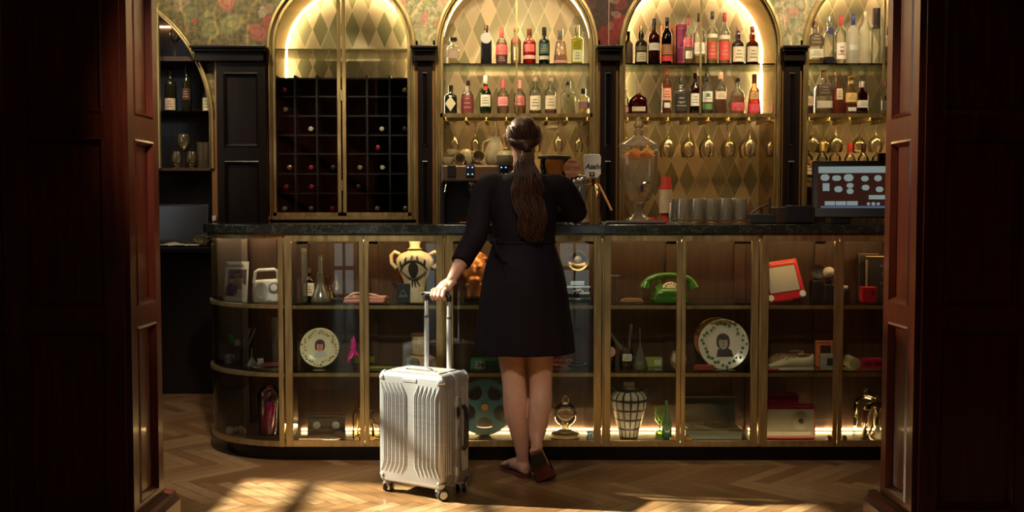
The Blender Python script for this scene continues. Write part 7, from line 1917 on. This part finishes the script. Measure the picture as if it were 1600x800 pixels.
for j, (zq, c_, t) in enumerate(((0.0, (0.02, 0.03, 0.08), 'lower dark blue dish of the little pile on the second shelf'), (0.012, (0.55, 0.52, 0.46), 'pale middle dish of the little pile on the second shelf'), (0.024, (0.03, 0.03, 0.035), 'black top dish of the little pile on the second shelf'))):
    o = MB().lathe([(0.025, 0), (0.052-0.006*j, 0.008), (0.054-0.006*j, 0.011), (0.03, 0.006), (0.001, 0.005)], 32).build('dish', smat(c_, 0.25), loc=(ix(902, 5.04), 5.04, S2_+zq)); tag(o, t, 'dish')
# round glass flask on a wooden stand
T = thing('round_glass_lamp', 'spherical glass flask with a short neck on a pale wooden stand, case floor', 'glass flask', (ix(884, 5.09), 5.09, S0))
MB().lathe([(0.075, 0), (0.070, 0.014), (0.042, 0.022), (0.036, 0.030)], 32).build('stand', smat((0.40, 0.28, 0.13), 0.4), T)
MB().lathe([(0.020, 0.030), (0.020, 0.052), (0.026, 0.056)] + [(0.060*math.sin(PI*(0.13+0.77*i/14)), 0.112-0.060*math.cos(PI*(0.13+0.77*i/14))) for i in range(15)] + [(0.019, 0.175), (0.021, 0.195), (0.017, 0.197), (0.012, 0.205), (0.001, 0.207)], 32, cap=(True, False)).build('globe', glass('globe_glass', (0.93, 0.90, 0.80), (0.45, 0.42, 0.34), 0.03, k=2.6), T)
o = MB().lathe([(0.016, 0), (0.019, 0.01), (0.012, 0.03), (0.018, 0.04)], 16).build('blue_stopper', glass('blue_glass', (0.45, 0.60, 0.85), (0.15, 0.25, 0.45), 0.05, k=2, haze=0.2, hcol=(0.3, 0.4, 0.6)), loc=(ix(923, 5.0), 5.0, S0)); tag(o, 'small blue glass stopper standing at the corner of the case floor', 'stopper')
# bay 3: telephone
gr_ = plain('green_bakelite', (0.05, 0.17, 0.015), 0.2, coat=0.3)
PY = 5.05
T = thing('rotary_telephone', 'glossy green rotary telephone spanning the two doors, top shelf', 'telephone', (ix(1046, PY), PY, S1_))
prof_x = [(-0.085, 0), (0.085, 0), (0.090, 0.02), (0.070, 0.075), (0.045, 0.088), (-0.045, 0.088), (-0.070, 0.075), (-0.090, 0.02)]
rings = []
for y_, k_ in ((-0.085, 0.62), (-0.078, 0.72), (-0.03, 0.98), (0.03, 1.0), (0.07, 0.95), (0.078, 0.9)):
    rings.append([(p[0]*(0.90+0.10*k_), y_, p[1]*k_) for p in prof_x])
B_ = MB().loft(rings).build('body', gr_, T, angle=50, bevel=0.004)
Rd = Matrix.Translation((0.0, -0.060, 0.066)) @ Matrix.Rotation(R(55), 4, 'X')
m = MB(); m.T = Rd; m.lathe([(0.040, -0.006), (0.041, 0.0), (0.036, 0.003)], 32); D_ = m.build('dial_plate', smat((0.55, 0.47, 0.30), 0.4), B_)
m = MB(); m.T = Rd
for k in range(10):
    a = R(-30)+2*PI*k/12.5; m.lathe([(0.0055, 0.003), (0.0055, 0.0036)], 12, (0.029*math.cos(a), 0.029*math.sin(a), 0))
m.build('finger_hole', smat((0.12, 0.06, 0.03)), D_); m = MB(); m.T = Rd; m.lathe([(0.018, 0.003), (0.018, 0.0045)], 22); m.build('dial_centre', smat((0.66, 0.58, 0.40)), D_)
for s in (-1, 1): MB().cbox((s*0.048, 0.01, 0.096), (0.016, 0.05, 0.022)).build('cradle', gr_, B_, smooth=False, bevel=0.004)
m = MB(); m.tube([(-0.115, 0.0, 0.092), (-0.095, 0.0, 0.112), (-0.055, 0, 0.128), (0, 0, 0.133), (0.055, 0, 0.128), (0.095, 0, 0.112), (0.115, 0, 0.092)], [0.017, 0.017, 0.013, 0.012, 0.013, 0.017, 0.017], 14)
for s in (-1, 1): m.tube([(s*0.112, 0.0, 0.100), (s*0.118, 0.0, 0.080), (s*0.122, 0, 0.068)], [0.018, 0.024, 0.027], 18)
m.build('handset', gr_, T)
text_mesh('GPO', 0.014, 'lettering', smat((0.40, 0.45, 0.25)), B_, (0.02, -0.086, 0.022))
cord = [(-0.118 - 0.02*math.sin(t*0.5) + 0.004*math.cos(t*6), 0.01+0.004*math.sin(t*6), max(0.004, 0.07-0.016*t)) for t in [i*0.18 for i in range(24)]]
MB().tube(cord, 0.0022, 6).build('coiled_cord', gr_, T)
o = MB().cbox((0, 0, 0.008), (0.105, 0.028, 0.010)).tube([(-0.045, 0.0, 0.016), (-0.02, 0, 0.019), (0.045, 0, 0.016)], 0.004, 8).build('hair_comb', smat((0.40, 0.22, 0.10), 0.4), loc=(ix(988, 5.0), 5.0, S1_), smooth=False, bevel=0.002); tag(o, 'flat tan comb lying at the telephone\'s side, top shelf', 'comb')
o = MB().tube([(-0.03, 0, 0), (0.035, 0, 0)], 0.007, 12).box((-0.028, -0.003, -0.118), (-0.022, 0.003, -0.006)).box((0.02, -0.003, -0.118), (0.026, 0.003, -0.006)).build('small_telescope', smat((0.05, 0.06, 0.09), 0.3), loc=(ix(957, 5.15), 5.15, S1_+0.118)); tag(o, 'thin dark tube on two props at the back of the top shelf', 'tube')
# bay 3 second shelf: chemistry
bottle('chemist_bottle', 'red chemist bottle with a pinkish round label at the door post, second shelf', ix(954, 5.08), 5.09, S2_, hz(508, 5.09)-S2_, 0.026, 'short', (0.50, 0.07, 0.04), ((0.30, 0.02, 0.02), 0.5), cp((0.02, 0.04, 0.02), 0.80, 0.5), [((0.72, 0.35, 0.26), 0.25, 0.50, 0, 'disc')])
T = bottle('chemist_bottle', 'wide clear chemist jar with a cream label, holding two test tubes', ix(980, 5.04), 5.04, S2_, hz(530, 5.04)-S2_, 0.036, 'round', (0.92, 0.90, 0.74), None, None, [((0.70, 0.66, 0.52), 0.28, 0.52, 40)])
for dx_, tl, L, t in ((-0.006, -38, 0.13, 'glass test tube tilting away from the upright one out of the chemist jar'), (0.008, 6, 0.145, 'nearly upright glass test tube standing in the chemist jar')):
    o = MB().lathe([(0.006, 0), (0.009, 0.006), (0.009, L), (0.0075, L), (0.0075, 0.008), (0.001, 0.004)], 16, cap=(True, False)).build('test_tube', TUBE, loc=(ix(980, 5.04)+dx_, 5.04, S2_+0.075), rot=(0, R(tl), 0)); tag(o, t, 'test tube')
flask('slim flask with a very long corked neck beside the green box', 1001, 5.05, S2_, 512, 26, 0.004)
T = thing('green_box', 'small lime green box with a pale label behind the long-necked flask', 'box', (ix(1012, 5.11), 5.11, S2_))
B_ = MB().box((-0.075, -0.02, 0), (0.075, 0.02, 0.045)).build('carton', smat((0.34, 0.38, 0.06), 0.5), T, smooth=False, bevel=0.002)
MB().box((0.035, -0.0212, 0.008), (0.068, -0.02, 0.034)).build('label_patch', smat((0.62, 0.62, 0.42)), B_, smooth=False)
T = thing('incense_burner', 'small brown lidded pot with a white porcelain egg-shaped front, at the door meeting', 'pot', (ix(1062, 5.03), 5.04, S2_))
MB().lathe([(0.022, 0), (0.034, 0.010), (0.041, 0.035), (0.040, 0.062), (0.028, 0.085), (0.010, 0.095), (0.008, 0.105), (0.001, 0.107)], 28).build('pot_body', smat((0.40, 0.22, 0.10), 0.3), T)
MB().ball((0.0, -0.010, 0.048), (0.038, 0.034, 0.042), 20, 12).build('white_front', smat((0.75, 0.68, 0.50), 0.3), T)
o = MB().cbox((0, 0, 0.012), (0.10, 0.04, 0.022)).build('small_book', smat((0.34, 0.05, 0.035), 0.5), loc=(ix(1101, 5.0), 5.0, S2_), smooth=False, bevel=0.002); tag(o, 'small red book lying in front of the ivy plate', 'book')
# bay 3 floor: checked vase
ck = NT('checked_glaze'); tc = ck.sep(ck.pos(True))
ang = ck.math('ARCTAN2', tc[0], ck.math('MULTIPLY', tc[1], -1.0)); ua = ck.math('PINGPONG', ck.math('MULTIPLY', ang, 2.35), 0.5)
za_ = ck.math('PINGPONG', ck.math('MULTIPLY', tc[2], 21.0), 0.5)
nzk = ck.noise(30, 3, ck.pos(True)); off = ck.math('MULTIPLY', ck.math('SUBTRACT', nzk[0], 0.5), 0.16)
dk = ck.math('MAXIMUM', ck.math('LESS_THAN', ck.math('ADD', ua, off), 0.13), ck.math('LESS_THAN', ck.math('ADD', za_, off), 0.125))
ck.bsdf(ck.mix(dk, (0.62, 0.55, 0.40), (0.022, 0.020, 0.022)), 0.4)
prof2 = [(0.48, 0), (0.52, 0.03), (0.55, 0.10), (0.76, 0.32), (0.95, 0.55), (1.0, 0.66), (0.93, 0.74), (0.62, 0.81), (0.34, 0.85), (0.30, 0.90), (0.32, 0.985), (0.36, 1.0), (0.30, 0.99)]
T, B_, H, Rr = amphora('checked_vase', 'black and cream checked two-handled vase on the case floor', 984, 5.07, S0, 592, 58, prof2, ck.mat)
for s in (-1, 1): MB().tube([(s*Rr*0.60, 0, H*0.80), (s*Rr*0.95, 0, H*0.88), (s*Rr*1.18, 0, H*0.84), (s*Rr*1.20, 0, H*0.74), (s*Rr*0.98, 0, H*0.66)], [0.009]*5, 10).build('handle', INKD, T)
o = MB().lathe([(0.018, 0), (0.024, 0.01), (0.026, 0.07), (0.014, 0.12), (0.008, 0.14), (0.009, 0.185), (0.012, 0.19), (0.006, 0.188)], 24).build('green_bottle', smat((0.02, 0.13, 0.05), 0.12), loc=(ix(1044, 5.05), 5.05, S0)); tag(o, 'slender dark green glass bottle beside the door lock, case floor', 'bottle')
o = MB().lathe([(0.02, 0), (0.024, 0.008), (0.006, 0.02), (0.006, 0.05), (0.030, 0.075), (0.034, 0.11), (0.032, 0.14), (0.030, 0.14), (0.031, 0.11), (0.027, 0.078), (0.001, 0.058)], 24).build('green_goblet', glass('green_goblet', (0.55, 0.85, 0.25), (0.2, 0.5, 0.08), 0.05, k=2, haze=0.15, hcol=(0.2, 0.5, 0.1)), loc=(ix(1033, 5.14), 5.14, S0)); tag(o, 'pale green glass goblet behind the dark green bottle', 'goblet')
# record player / sewing case
T = thing('record_player', 'open dark green portable record player on the case floor', 'record player', (ix(1114, 5.08), 5.08, S0))
GRN = smat((0.025, 0.035, 0.022), 0.5)
MB().box((-0.14, -0.085, 0), (0.138, 0.085, 0.050)).build('base', GRN, T, smooth=False, bevel=0.004)
MB().box((-0.132, -0.078, 0.050), (0.130, 0.078, 0.056)).build('deck', smat((0.34, 0.27, 0.13), 0.4), T, smooth=False)
m = MB(); m.box((-0.14, 0.075, 0.052), (0.138, 0.095, 0.185)); m.build('lid', GRN, T, smooth=False, bevel=0.003)
MB().box((-0.142, 0.072, 0.183), (0.140, 0.098, 0.189)).build('lid_edge', smat((0.30, 0.22, 0.10), 0.4, 0.5), T, smooth=False)
MB().lathe([(0.072, 0), (0.074, 0.004), (0.070, 0.010), (0.002, 0.010)], 32, (0.035, 0.0, 0.056), sy=0.95).build('turntable', M['rubber'], T)
MB().tube([(0.10, 0.04, 0.075), (0.05, -0.02, 0.082), (0.0, -0.045, 0.072)], [0.010, 0.006, 0.008], 10).ball((0.055, -0.02, 0.085), (0.018, 0.014, 0.010), 12, 8).build('tone_arm', smat((0.10, 0.06, 0.03), 0.3), T)
MB().lathe([(0.010, 0), (0.008, 0.012)], 14, (-0.105, -0.05, 0.056)).build('knob', M['rubber'], T)
# bay 4: drawing toy
T = thing('drawing_toy', 'red drawing toy with a grey screen and two white knobs propped on the top shelf', 'toy', (ix(1231, 5.02), 5.03, S1_+0.004))
RtE = Matrix.Rotation(R(-18), 4, 'X') @ Matrix.Rotation(R(-9), 4, 'Y')
def eb(): q = MB(); q.T = RtE; return q
RD = plain('red_plastic', (0.50, 0.012, 0.020), 0.3, coat=0.2)
fx, fz = 0.205, 0.225
kx = lambda x: x
B_ = eb().prism([(-0.095, 0.0), (0.100, 0.0), (0.094, 0.205), (-0.098, 0.205)], -0.014, 0.016).build('frame', RD, T, smooth=False, bevel=0.007, seg=3)
eb().prism([(-0.074, 0.045), (0.076, 0.045), (0.074, 0.172), (-0.076, 0.172)], -0.0155, -0.0135).build('screen', plain('grey_screen', (0.40, 0.37, 0.30), 0.15), B_, smooth=False)
eb().strip([(-0.078, 0.041), (0.080, 0.041), (0.078, 0.176), (-0.080, 0.176)], [(-0.074, 0.045), (0.076, 0.045), (0.074, 0.172), (-0.076, 0.172)], -0.0165, -0.0135, closed=True).build('screen_border', smat((0.18, 0.01, 0.012), 0.4), B_, smooth=False)
for s in (-1, 1): eb().lathe([(0.0165, 0), (0.0165, -0.012), (0.013, -0.015), (0.001, -0.015)], 24, (0.080*s, -0.014, 0.020), axis='y').build('knob', M['white'], B_)
t_ = text_mesh('MAGIC Etch A Sketch SCREEN', 0.0125, 'lettering', smat((0.70, 0.50, 0.22), 0.4), B_, (0, 0, 0)); t_.matrix_local = RtE @ Matrix.Translation((0, -0.0150, 0.188)) @ Matrix.Rotation(PI/2, 4, 'X')
MB().tube([(-0.02, -0.03, 0.004), (0.0, -0.03, 0.004), (0.02, -0.03, 0.004)], 0.004, 8).tube([(0.0, -0.03, 0.004), (0.0, 0.03, 0.004)], 0.003, 6).build('easel', M['gold'], T)
o = MB().cbox((0, 0, 0.05), (0.05, 0.03, 0.10)).ball((0, 0, 0.115), (0.02, 0.02, 0.02), 12, 8).build('pepper_mill', smat((0.12, 0.02, 0.02), 0.3), loc=(ix(1200, 5.14), 5.15, S1_), bevel=0.004); tag(o, 'dark red ornament half hidden behind the drawing toy', 'ornament')
# flash gun cameras
T = thing('flash_camera', 'black box camera with a frosted round flash beside the drawing toy', 'camera', (ix(1296, 5.06), 5.06, S1_))
MB().box((-0.028, -0.03, 0), (0.03, 0.03, 0.085)).build('body', M['black'], T, smooth=False, bevel=0.005)
MB().tube([(0, 0, 0.08), (0, 0, 0.11)], 0.014, 12).lathe([(0.016, 0.0), (0.030, -0.004)], 16, (0.0, 0, 0.11)).build('flash_socket', M['black'], T)
MB().ball((0.0, 0, 0.142), 0.029, 24, 16).build('flash_globe', smat((0.42, 0.34, 0.26), 0.25), T)
T = thing('flash_camera', 'all black camera with a dark round reflector behind the frosted flash', 'camera', (ix(1278, 5.13), 5.14, S1_))
MB().box((-0.03, -0.03, 0), (0.03, 0.03, 0.10)).build('body', M['black'], T, smooth=False, bevel=0.005)
MB().lathe([(0.010, 0.015), (0.034, -0.006), (0.035, -0.009), (0.008, 0.006)], 28, (0, -0.01, 0.145), axis='y').tube([(0, 0, 0.09), (0, 0, 0.145)], 0.007, 8).build('reflector', M['rubber'], T)
# top shelf right door
T = thing('film_canister', 'small black bottle with a white top beside the door post, top shelf', 'bottle', (ix(1322, 5.03), 5.03, S1_))
MB().lathe([(0.015, 0), (0.0155, 0.003), (0.0155, 0.062), (0.012, 0.068)], 20).build('bottle_body', M['black'], T); MB().lathe([(0.0125, 0.068), (0.0125, 0.078), (0.011, 0.080)], 18).build('cap', M['white'], T)
for px, w_, top, yy, t in ((1357, 0.105, 397, 5.14, 'black book with a dark red spine edge at the back of the top shelf'), (1374, 0.13, 401, 5.08, 'black cocktail book with faint gold lettering beside the red sharpener')):
    H = hz(top, yy)-S1_; T = thing('hardback_book', t, 'book', (ix(px, yy), yy, S1_), R(-6))
    B_ = MB().box((-w_/2, -0.014, 0), (w_/2, 0.014, H)).build('cover', smat((0.012, 0.010, 0.010), 0.45), T, smooth=False, bevel=0.0015)
    MB().box((-w_/2+0.002, -0.0125, H-0.001), (w_/2-0.002, 0.0125, H+0.002)).build('page_edge', smat((0.35, 0.12, 0.06) if px < 1360 else (0.70, 0.58, 0.38), 0.7), B_, smooth=False)
    gl_ = smat((0.30, 0.21, 0.10), 0.4, 0.3)
    if px > 1360:
        MB().box((-w_/2-0.001, -0.0145, 0.02), (-w_/2+0.008, -0.0135, H-0.015)).build('spine_text', gl_, B_, smooth=False)
        text_mesh('A SPOT', 0.015, 'lettering', gl_, B_, (0.028, -0.0146, H*0.80)); text_mesh('BITTERS', 0.015, 'lettering', gl_, B_, (0.032, -0.0146, H*0.40))
        for zc_ in (0.60, 0.20):
            MB().strip([(0.03+0.018*math.cos(2*PI*i/20), H*zc_+0.018*math.sin(2*PI*i/20)) for i in range(20)], [(0.03+0.0165*math.cos(2*PI*i/20), H*zc_+0.0165*math.sin(2*PI*i/20)) for i in range(20)], -0.0148, -0.0138, closed=True).build('round_emblem', gl_, B_, smooth=False)
    else:
        MB().strip([(-w_/2+0.006, 0.006), (w_/2-0.006, 0.006), (w_/2-0.006, H-0.006), (-w_/2+0.006, H-0.006)], [(-w_/2+0.0075, 0.0075), (w_/2-0.0075, 0.0075), (w_/2-0.0075, H-0.0075), (-w_/2+0.0075, H-0.0075)], -0.0148, -0.0138, closed=True).build('gold_border', gl_, B_, smooth=False)
T = thing('pencil_sharpener', 'small red cube-shaped sharpener with a round silver hole, top shelf', 'sharpener', (ix(1358, 5.0), 5.0, S1_))
B_ = MB().box((-0.037, -0.022, 0), (0.037, 0.026, 0.078)).build('body', RD, T, smooth=False, bevel=0.005)
MB().lathe([(0.013, 0), (0.012, -0.003), (0.005, -0.003)], 22, (0.014, -0.0225, 0.045), axis='y').build('hole_plate', M['chrome'], B_)
MB().cbox((0.040, 0, 0.026), (0.010, 0.014, 0.014)).build('crank_stub', smat((0.3, 0.02, 0.02)), T, smooth=False, bevel=0.002)
# second shelf of bay 4: shoes etc
def shoe(txt, px, Y, flip, dark, rz):
    """lace-up shoe, toe at -x"""
    T = thing('lace_up_shoe', txt, 'shoe', (ix(px, Y), Y, S2_), rz, 'pair of lace-up shoes on the second shelf')
    mt = plain('shoe_cream', (0.62, 0.54, 0.36), 0.5, noise=0.1) if not dark else plain('shoe_tan', (0.30, 0.18, 0.08), 0.5, noise=0.2)
    prf = [(-0.118, 0.010, 0.006, 0.010), (-0.110, 0.020, 0.022, 0.016), (-0.085, 0.032, 0.030, 0.020), (-0.05, 0.038, 0.044, 0.026), (-0.015, 0.036, 0.060, 0.034), (0.02, 0.031, 0.062, 0.036), (0.06, 0.030, 0.058, 0.034), (0.10, 0.030, 0.070, 0.038), (0.118, 0.018, 0.072, 0.038)]
    rings = []
    for x_, w_, top_, _ in prf:
        rings.append([(x_, w_*math.cos(2*PI*i/20), 0.010 + (top_-0.010)*(0.5+0.5*math.sin(2*PI*i/20))) for i in range(20)])
    B_ = MB().loft(rings).build('upper', mt, T, angle=70)
    sol = []
    for x_, w_, *_ in prf: sol.append((x_, w_+0.003))
    outl = [(x_, w_) for x_, w_ in sol] + [(x_, -w_) for x_, w_ in sol[::-1]]
    MB().prism(outl, 0.0, 0.011, 'xy').build('sole', smat((0.70, 0.62, 0.45), 0.6), T, smooth=False, bevel=0.002)
    MB().ball((0.075, 0, 0.068), (0.038, 0.020, 0.008), 16, 8).build('opening', smat((0.16, 0.10, 0.05), 0.8), B_)
    m = MB()
    for k in range(4):
        x_ = -0.030+0.015*k; zt_ = 0.052+0.0035*k
        m.tube([(x_-0.003, -0.026, zt_-0.016), (x_, 0, zt_+0.006), (x_+0.004, 0.026, zt_-0.016)], 0.0022, 6)
    m.tube([(0.014, -0.01, 0.068), (-0.005, -0.03, 0.075), (-0.03, -0.036, 0.05)], 0.0018, 6).tube([(0.014, 0.0, 0.068), (0.03, -0.03, 0.078), (0.012, -0.034, 0.06)], 0.0018, 6)
    m.build('lace', smat((0.10, 0.06, 0.035), 0.7), B_)
shoe('cream canvas lace-up shoe with its toe towards the telephone side', 1236, 5.02, 1, False, R(4))
shoe('tan lace-up shoe behind the cream one, mostly hidden', 1222, 5.14, 1, True, R(8))
o = MB().cbox((0, 0, 0.005), (0.09, 0.05, 0.008)).build('red_booklet', smat((0.45, 0.03, 0.04), 0.5), loc=(ix(1203, 4.985), 4.996, S2_), smooth=False, rot=(0, 0, 0.08)); tag(o, 'thin red booklet lying in front of the shoe toes', 'booklet'); o.location.y = 4.985
T = thing('orange_cassette_player', 'orange handheld game with a dark window beside the shoes, standing behind the grey one', 'handheld game', (ix(1289, 5.11), 5.11, S2_))
OR = smat((0.72, 0.17, 0.06), 0.4)
B_ = MB().box((-0.040, -0.008, 0), (0.045, 0.010, hz(532, 5.11)-S2_)).build('body', OR, T, smooth=False, bevel=0.003); Hq = hz(532, 5.11)-S2_
MB().box((-0.018, -0.0095, Hq*0.52), (0.036, -0.008, Hq*0.82)).build('window', smat((0.04, 0.03, 0.03), 0.2), B_, smooth=False)
MB().box((-0.035, -0.0092, Hq*0.90), (0.036, -0.008, Hq*0.94)).build('trim_line', smat((0.25, 0.05, 0.02)), B_, smooth=False)
T = thing('grey_game', 'pale grey handheld game with a small square window in front of the orange one', 'handheld game', (ix(1302, 5.03), 5.03, S2_))
Hq = hz(553, 5.03)-S2_
B_ = MB().box((-0.058, -0.008, 0), (0.058, 0.010, Hq)).build('body', smat((0.42, 0.38, 0.28), 0.4), T, smooth=False, bevel=0.003)
MB().box((-0.024, -0.0095, Hq*0.22), (0.010, -0.008, Hq*0.72)).build('window', smat((0.05, 0.05, 0.05), 0.2), B_, smooth=False)
o = MB().lathe([(0.026, 0), (0.029, 0.002), (0.029, 0.12), (0.026, 0.122)], 26, (0, -0.06, 0.0295), axis='y').build('paper_roll', smat((0.66, 0.54, 0.32), 0.5), loc=(ix(1334, 5.04), 5.05, S2_)); tag(o, 'cream rolled cylinder lying end-on between the grey game and pink toy', 'roll')
T = thing('pink_toy_car', 'hot pink moulded toy lying against the doorway edge, second shelf', 'toy', (ix(1363, 5.04), 5.04, S2_))
HP = smat((0.72, 0.03, 0.12), 0.35)
MB().prism([(-0.058, 0.004), (0.075, 0.004), (0.075, 0.045), (0.05, 0.052), (-0.05, 0.050), (-0.058, 0.040)], -0.025, 0.025).build('body', HP, T, smooth=False, bevel=0.005)
MB().box((-0.035, -0.0262, 0.018), (0.0, -0.0245, 0.034)).box((0.012, -0.0262, 0.018), (0.05, -0.0245, 0.034)).build('recess', smat((0.30, 0.01, 0.05), 0.4), T, smooth=False)
# floor of bay 4: radio and box, domes
T = thing('table_radio', 'red and cream table radio with a round tuning dial on the case floor', 'radio', (ix(1235, 5.04), 5.05, S0))
w_ = span(1195, 1277, 5.04)/2; H = hz(633, 5.04)-S0
B_ = MB().box((-w_, -0.04, 0), (w_, 0.05, H)).build('case', smat((0.34, 0.015, 0.030), 0.35), T, smooth=False, bevel=0.008, seg=3)
fr_ = NT('speaker_cloth'); fx_ = fr_.sep(fr_.pos(True)); ln_ = fr_.math('PINGPONG', fr_.math('MULTIPLY', fx_[2], 160.0), 0.5)
fr_.bsdf(fr_.ramp(ln_, [(0.0, (0.24, 0.20, 0.12)), (0.5, (0.42, 0.37, 0.24))]), 0.6)
MB().box((-w_+0.008, -0.043, 0.018), (w_-0.010, -0.038, H-0.014)).build('front_panel', fr_.mat, B_, smooth=False)
D_ = MB().lathe([(0.041, 0), (0.041, -0.003), (0.037, -0.005), (0.001, -0.005)], 36, (w_*0.42, -0.043, H*0.56), axis='y').build('dial', smat((0.40, 0.35, 0.23), 0.4), B_)
MB().lathe([(0.012, 0), (0.010, -0.012), (0.001, -0.013)], 20, (w_*0.42, -0.048, H*0.56), axis='y').build('dial_knob', smat((0.10, 0.08, 0.06), 0.3), D_)
MB().box((-w_*0.9, -0.0445, 0.022), (w_*0.8, -0.043, 0.042)).build('lower_strip', smat((0.48, 0.42, 0.28), 0.5), B_, smooth=False)
T = thing('red_case', 'dark red vanity case with a small metal catch behind the table radio', 'case', (ix(1222, 5.15), 5.16, S0))
MB().box((-0.09, -0.04, 0), (0.09, 0.035, hz(615, 5.15)-S0)).build('shell', smat((0.20, 0.008, 0.020), 0.5), T, smooth=False, bevel=0.006)
MB().tube([(-0.085, -0.045, hz(632, 5.15)-S0), (-0.07, -0.055, hz(626, 5.15)-S0), (-0.055, -0.045, hz(632, 5.15)-S0)], 0.003, 8).build('catch', M['chrome'], T)
def dome(txt, px, Y, top, rad, dark):
    T = thing('glass_cloche', txt, 'glass dome', (ix(px, Y), Y, S0)); H = hz(top, Y)-S0
    gm_ = glass('dome_glass', (0.93, 0.90, 0.82), (0.50, 0.42, 0.28), 0.04, k=3 if not dark else 1.0)
    hb = H-0.035
    MB().lathe([(rad*1.06, 0), (rad, 0.004), (rad, hb-rad*0.9)] + [(rad*math.cos(PI/2*i/10)+0.0004, hb-rad*0.9+rad*0.9*math.sin(PI/2*i/10)) for i in range(1, 11)], 36, cap=(False, False)).build('bell', gm_, T)
    MB().lathe([(0.007, hb), (0.006, hb+0.006), (0.016, hb+0.018), (0.017, hb+0.024), (0.010, hb+0.034), (0.001, hb+0.036)], 22).build('knob', gm_, T); return T
dome('clear glass bell cloche with a ball knob over small tools, beside the doorway', 1375, 5.03, 617, 0.072, False)
dome('dim glass bell cloche further back behind the bright one', 1358, 5.15, 607, 0.062, True)
for px, tl, c_, t in ((1362, 22, (0.10, 0.04, 0.03), 'dark slanting tool with a pointed end under the bright cloche'), (1368, 30, (0.35, 0.18, 0.10), 'brown slanting stick beside the dark tool under the cloche')):
    o = MB().tube([(0, 0, 0), (0, 0, 0.075)], [0.007, 0.004], 8).build('small_tool', smat(c_, 0.5), loc=(ix(px, 5.03)-0.005, 5.03, S0+0.004), rot=(0, R(tl), 0)); tag(o, t, 'tool')
o = MB().lathe([(0.014, 0), (0.015, 0.004), (0.015, 0.045), (0.011, 0.052), (0.011, 0.06)], 16).build('tiny_jar', smat((0.62, 0.55, 0.42), 0.3), loc=(ix(1376, 5.02), 5.015, S0+0.004)); tag(o, 'tiny pale jar standing under the bright cloche', 'jar')
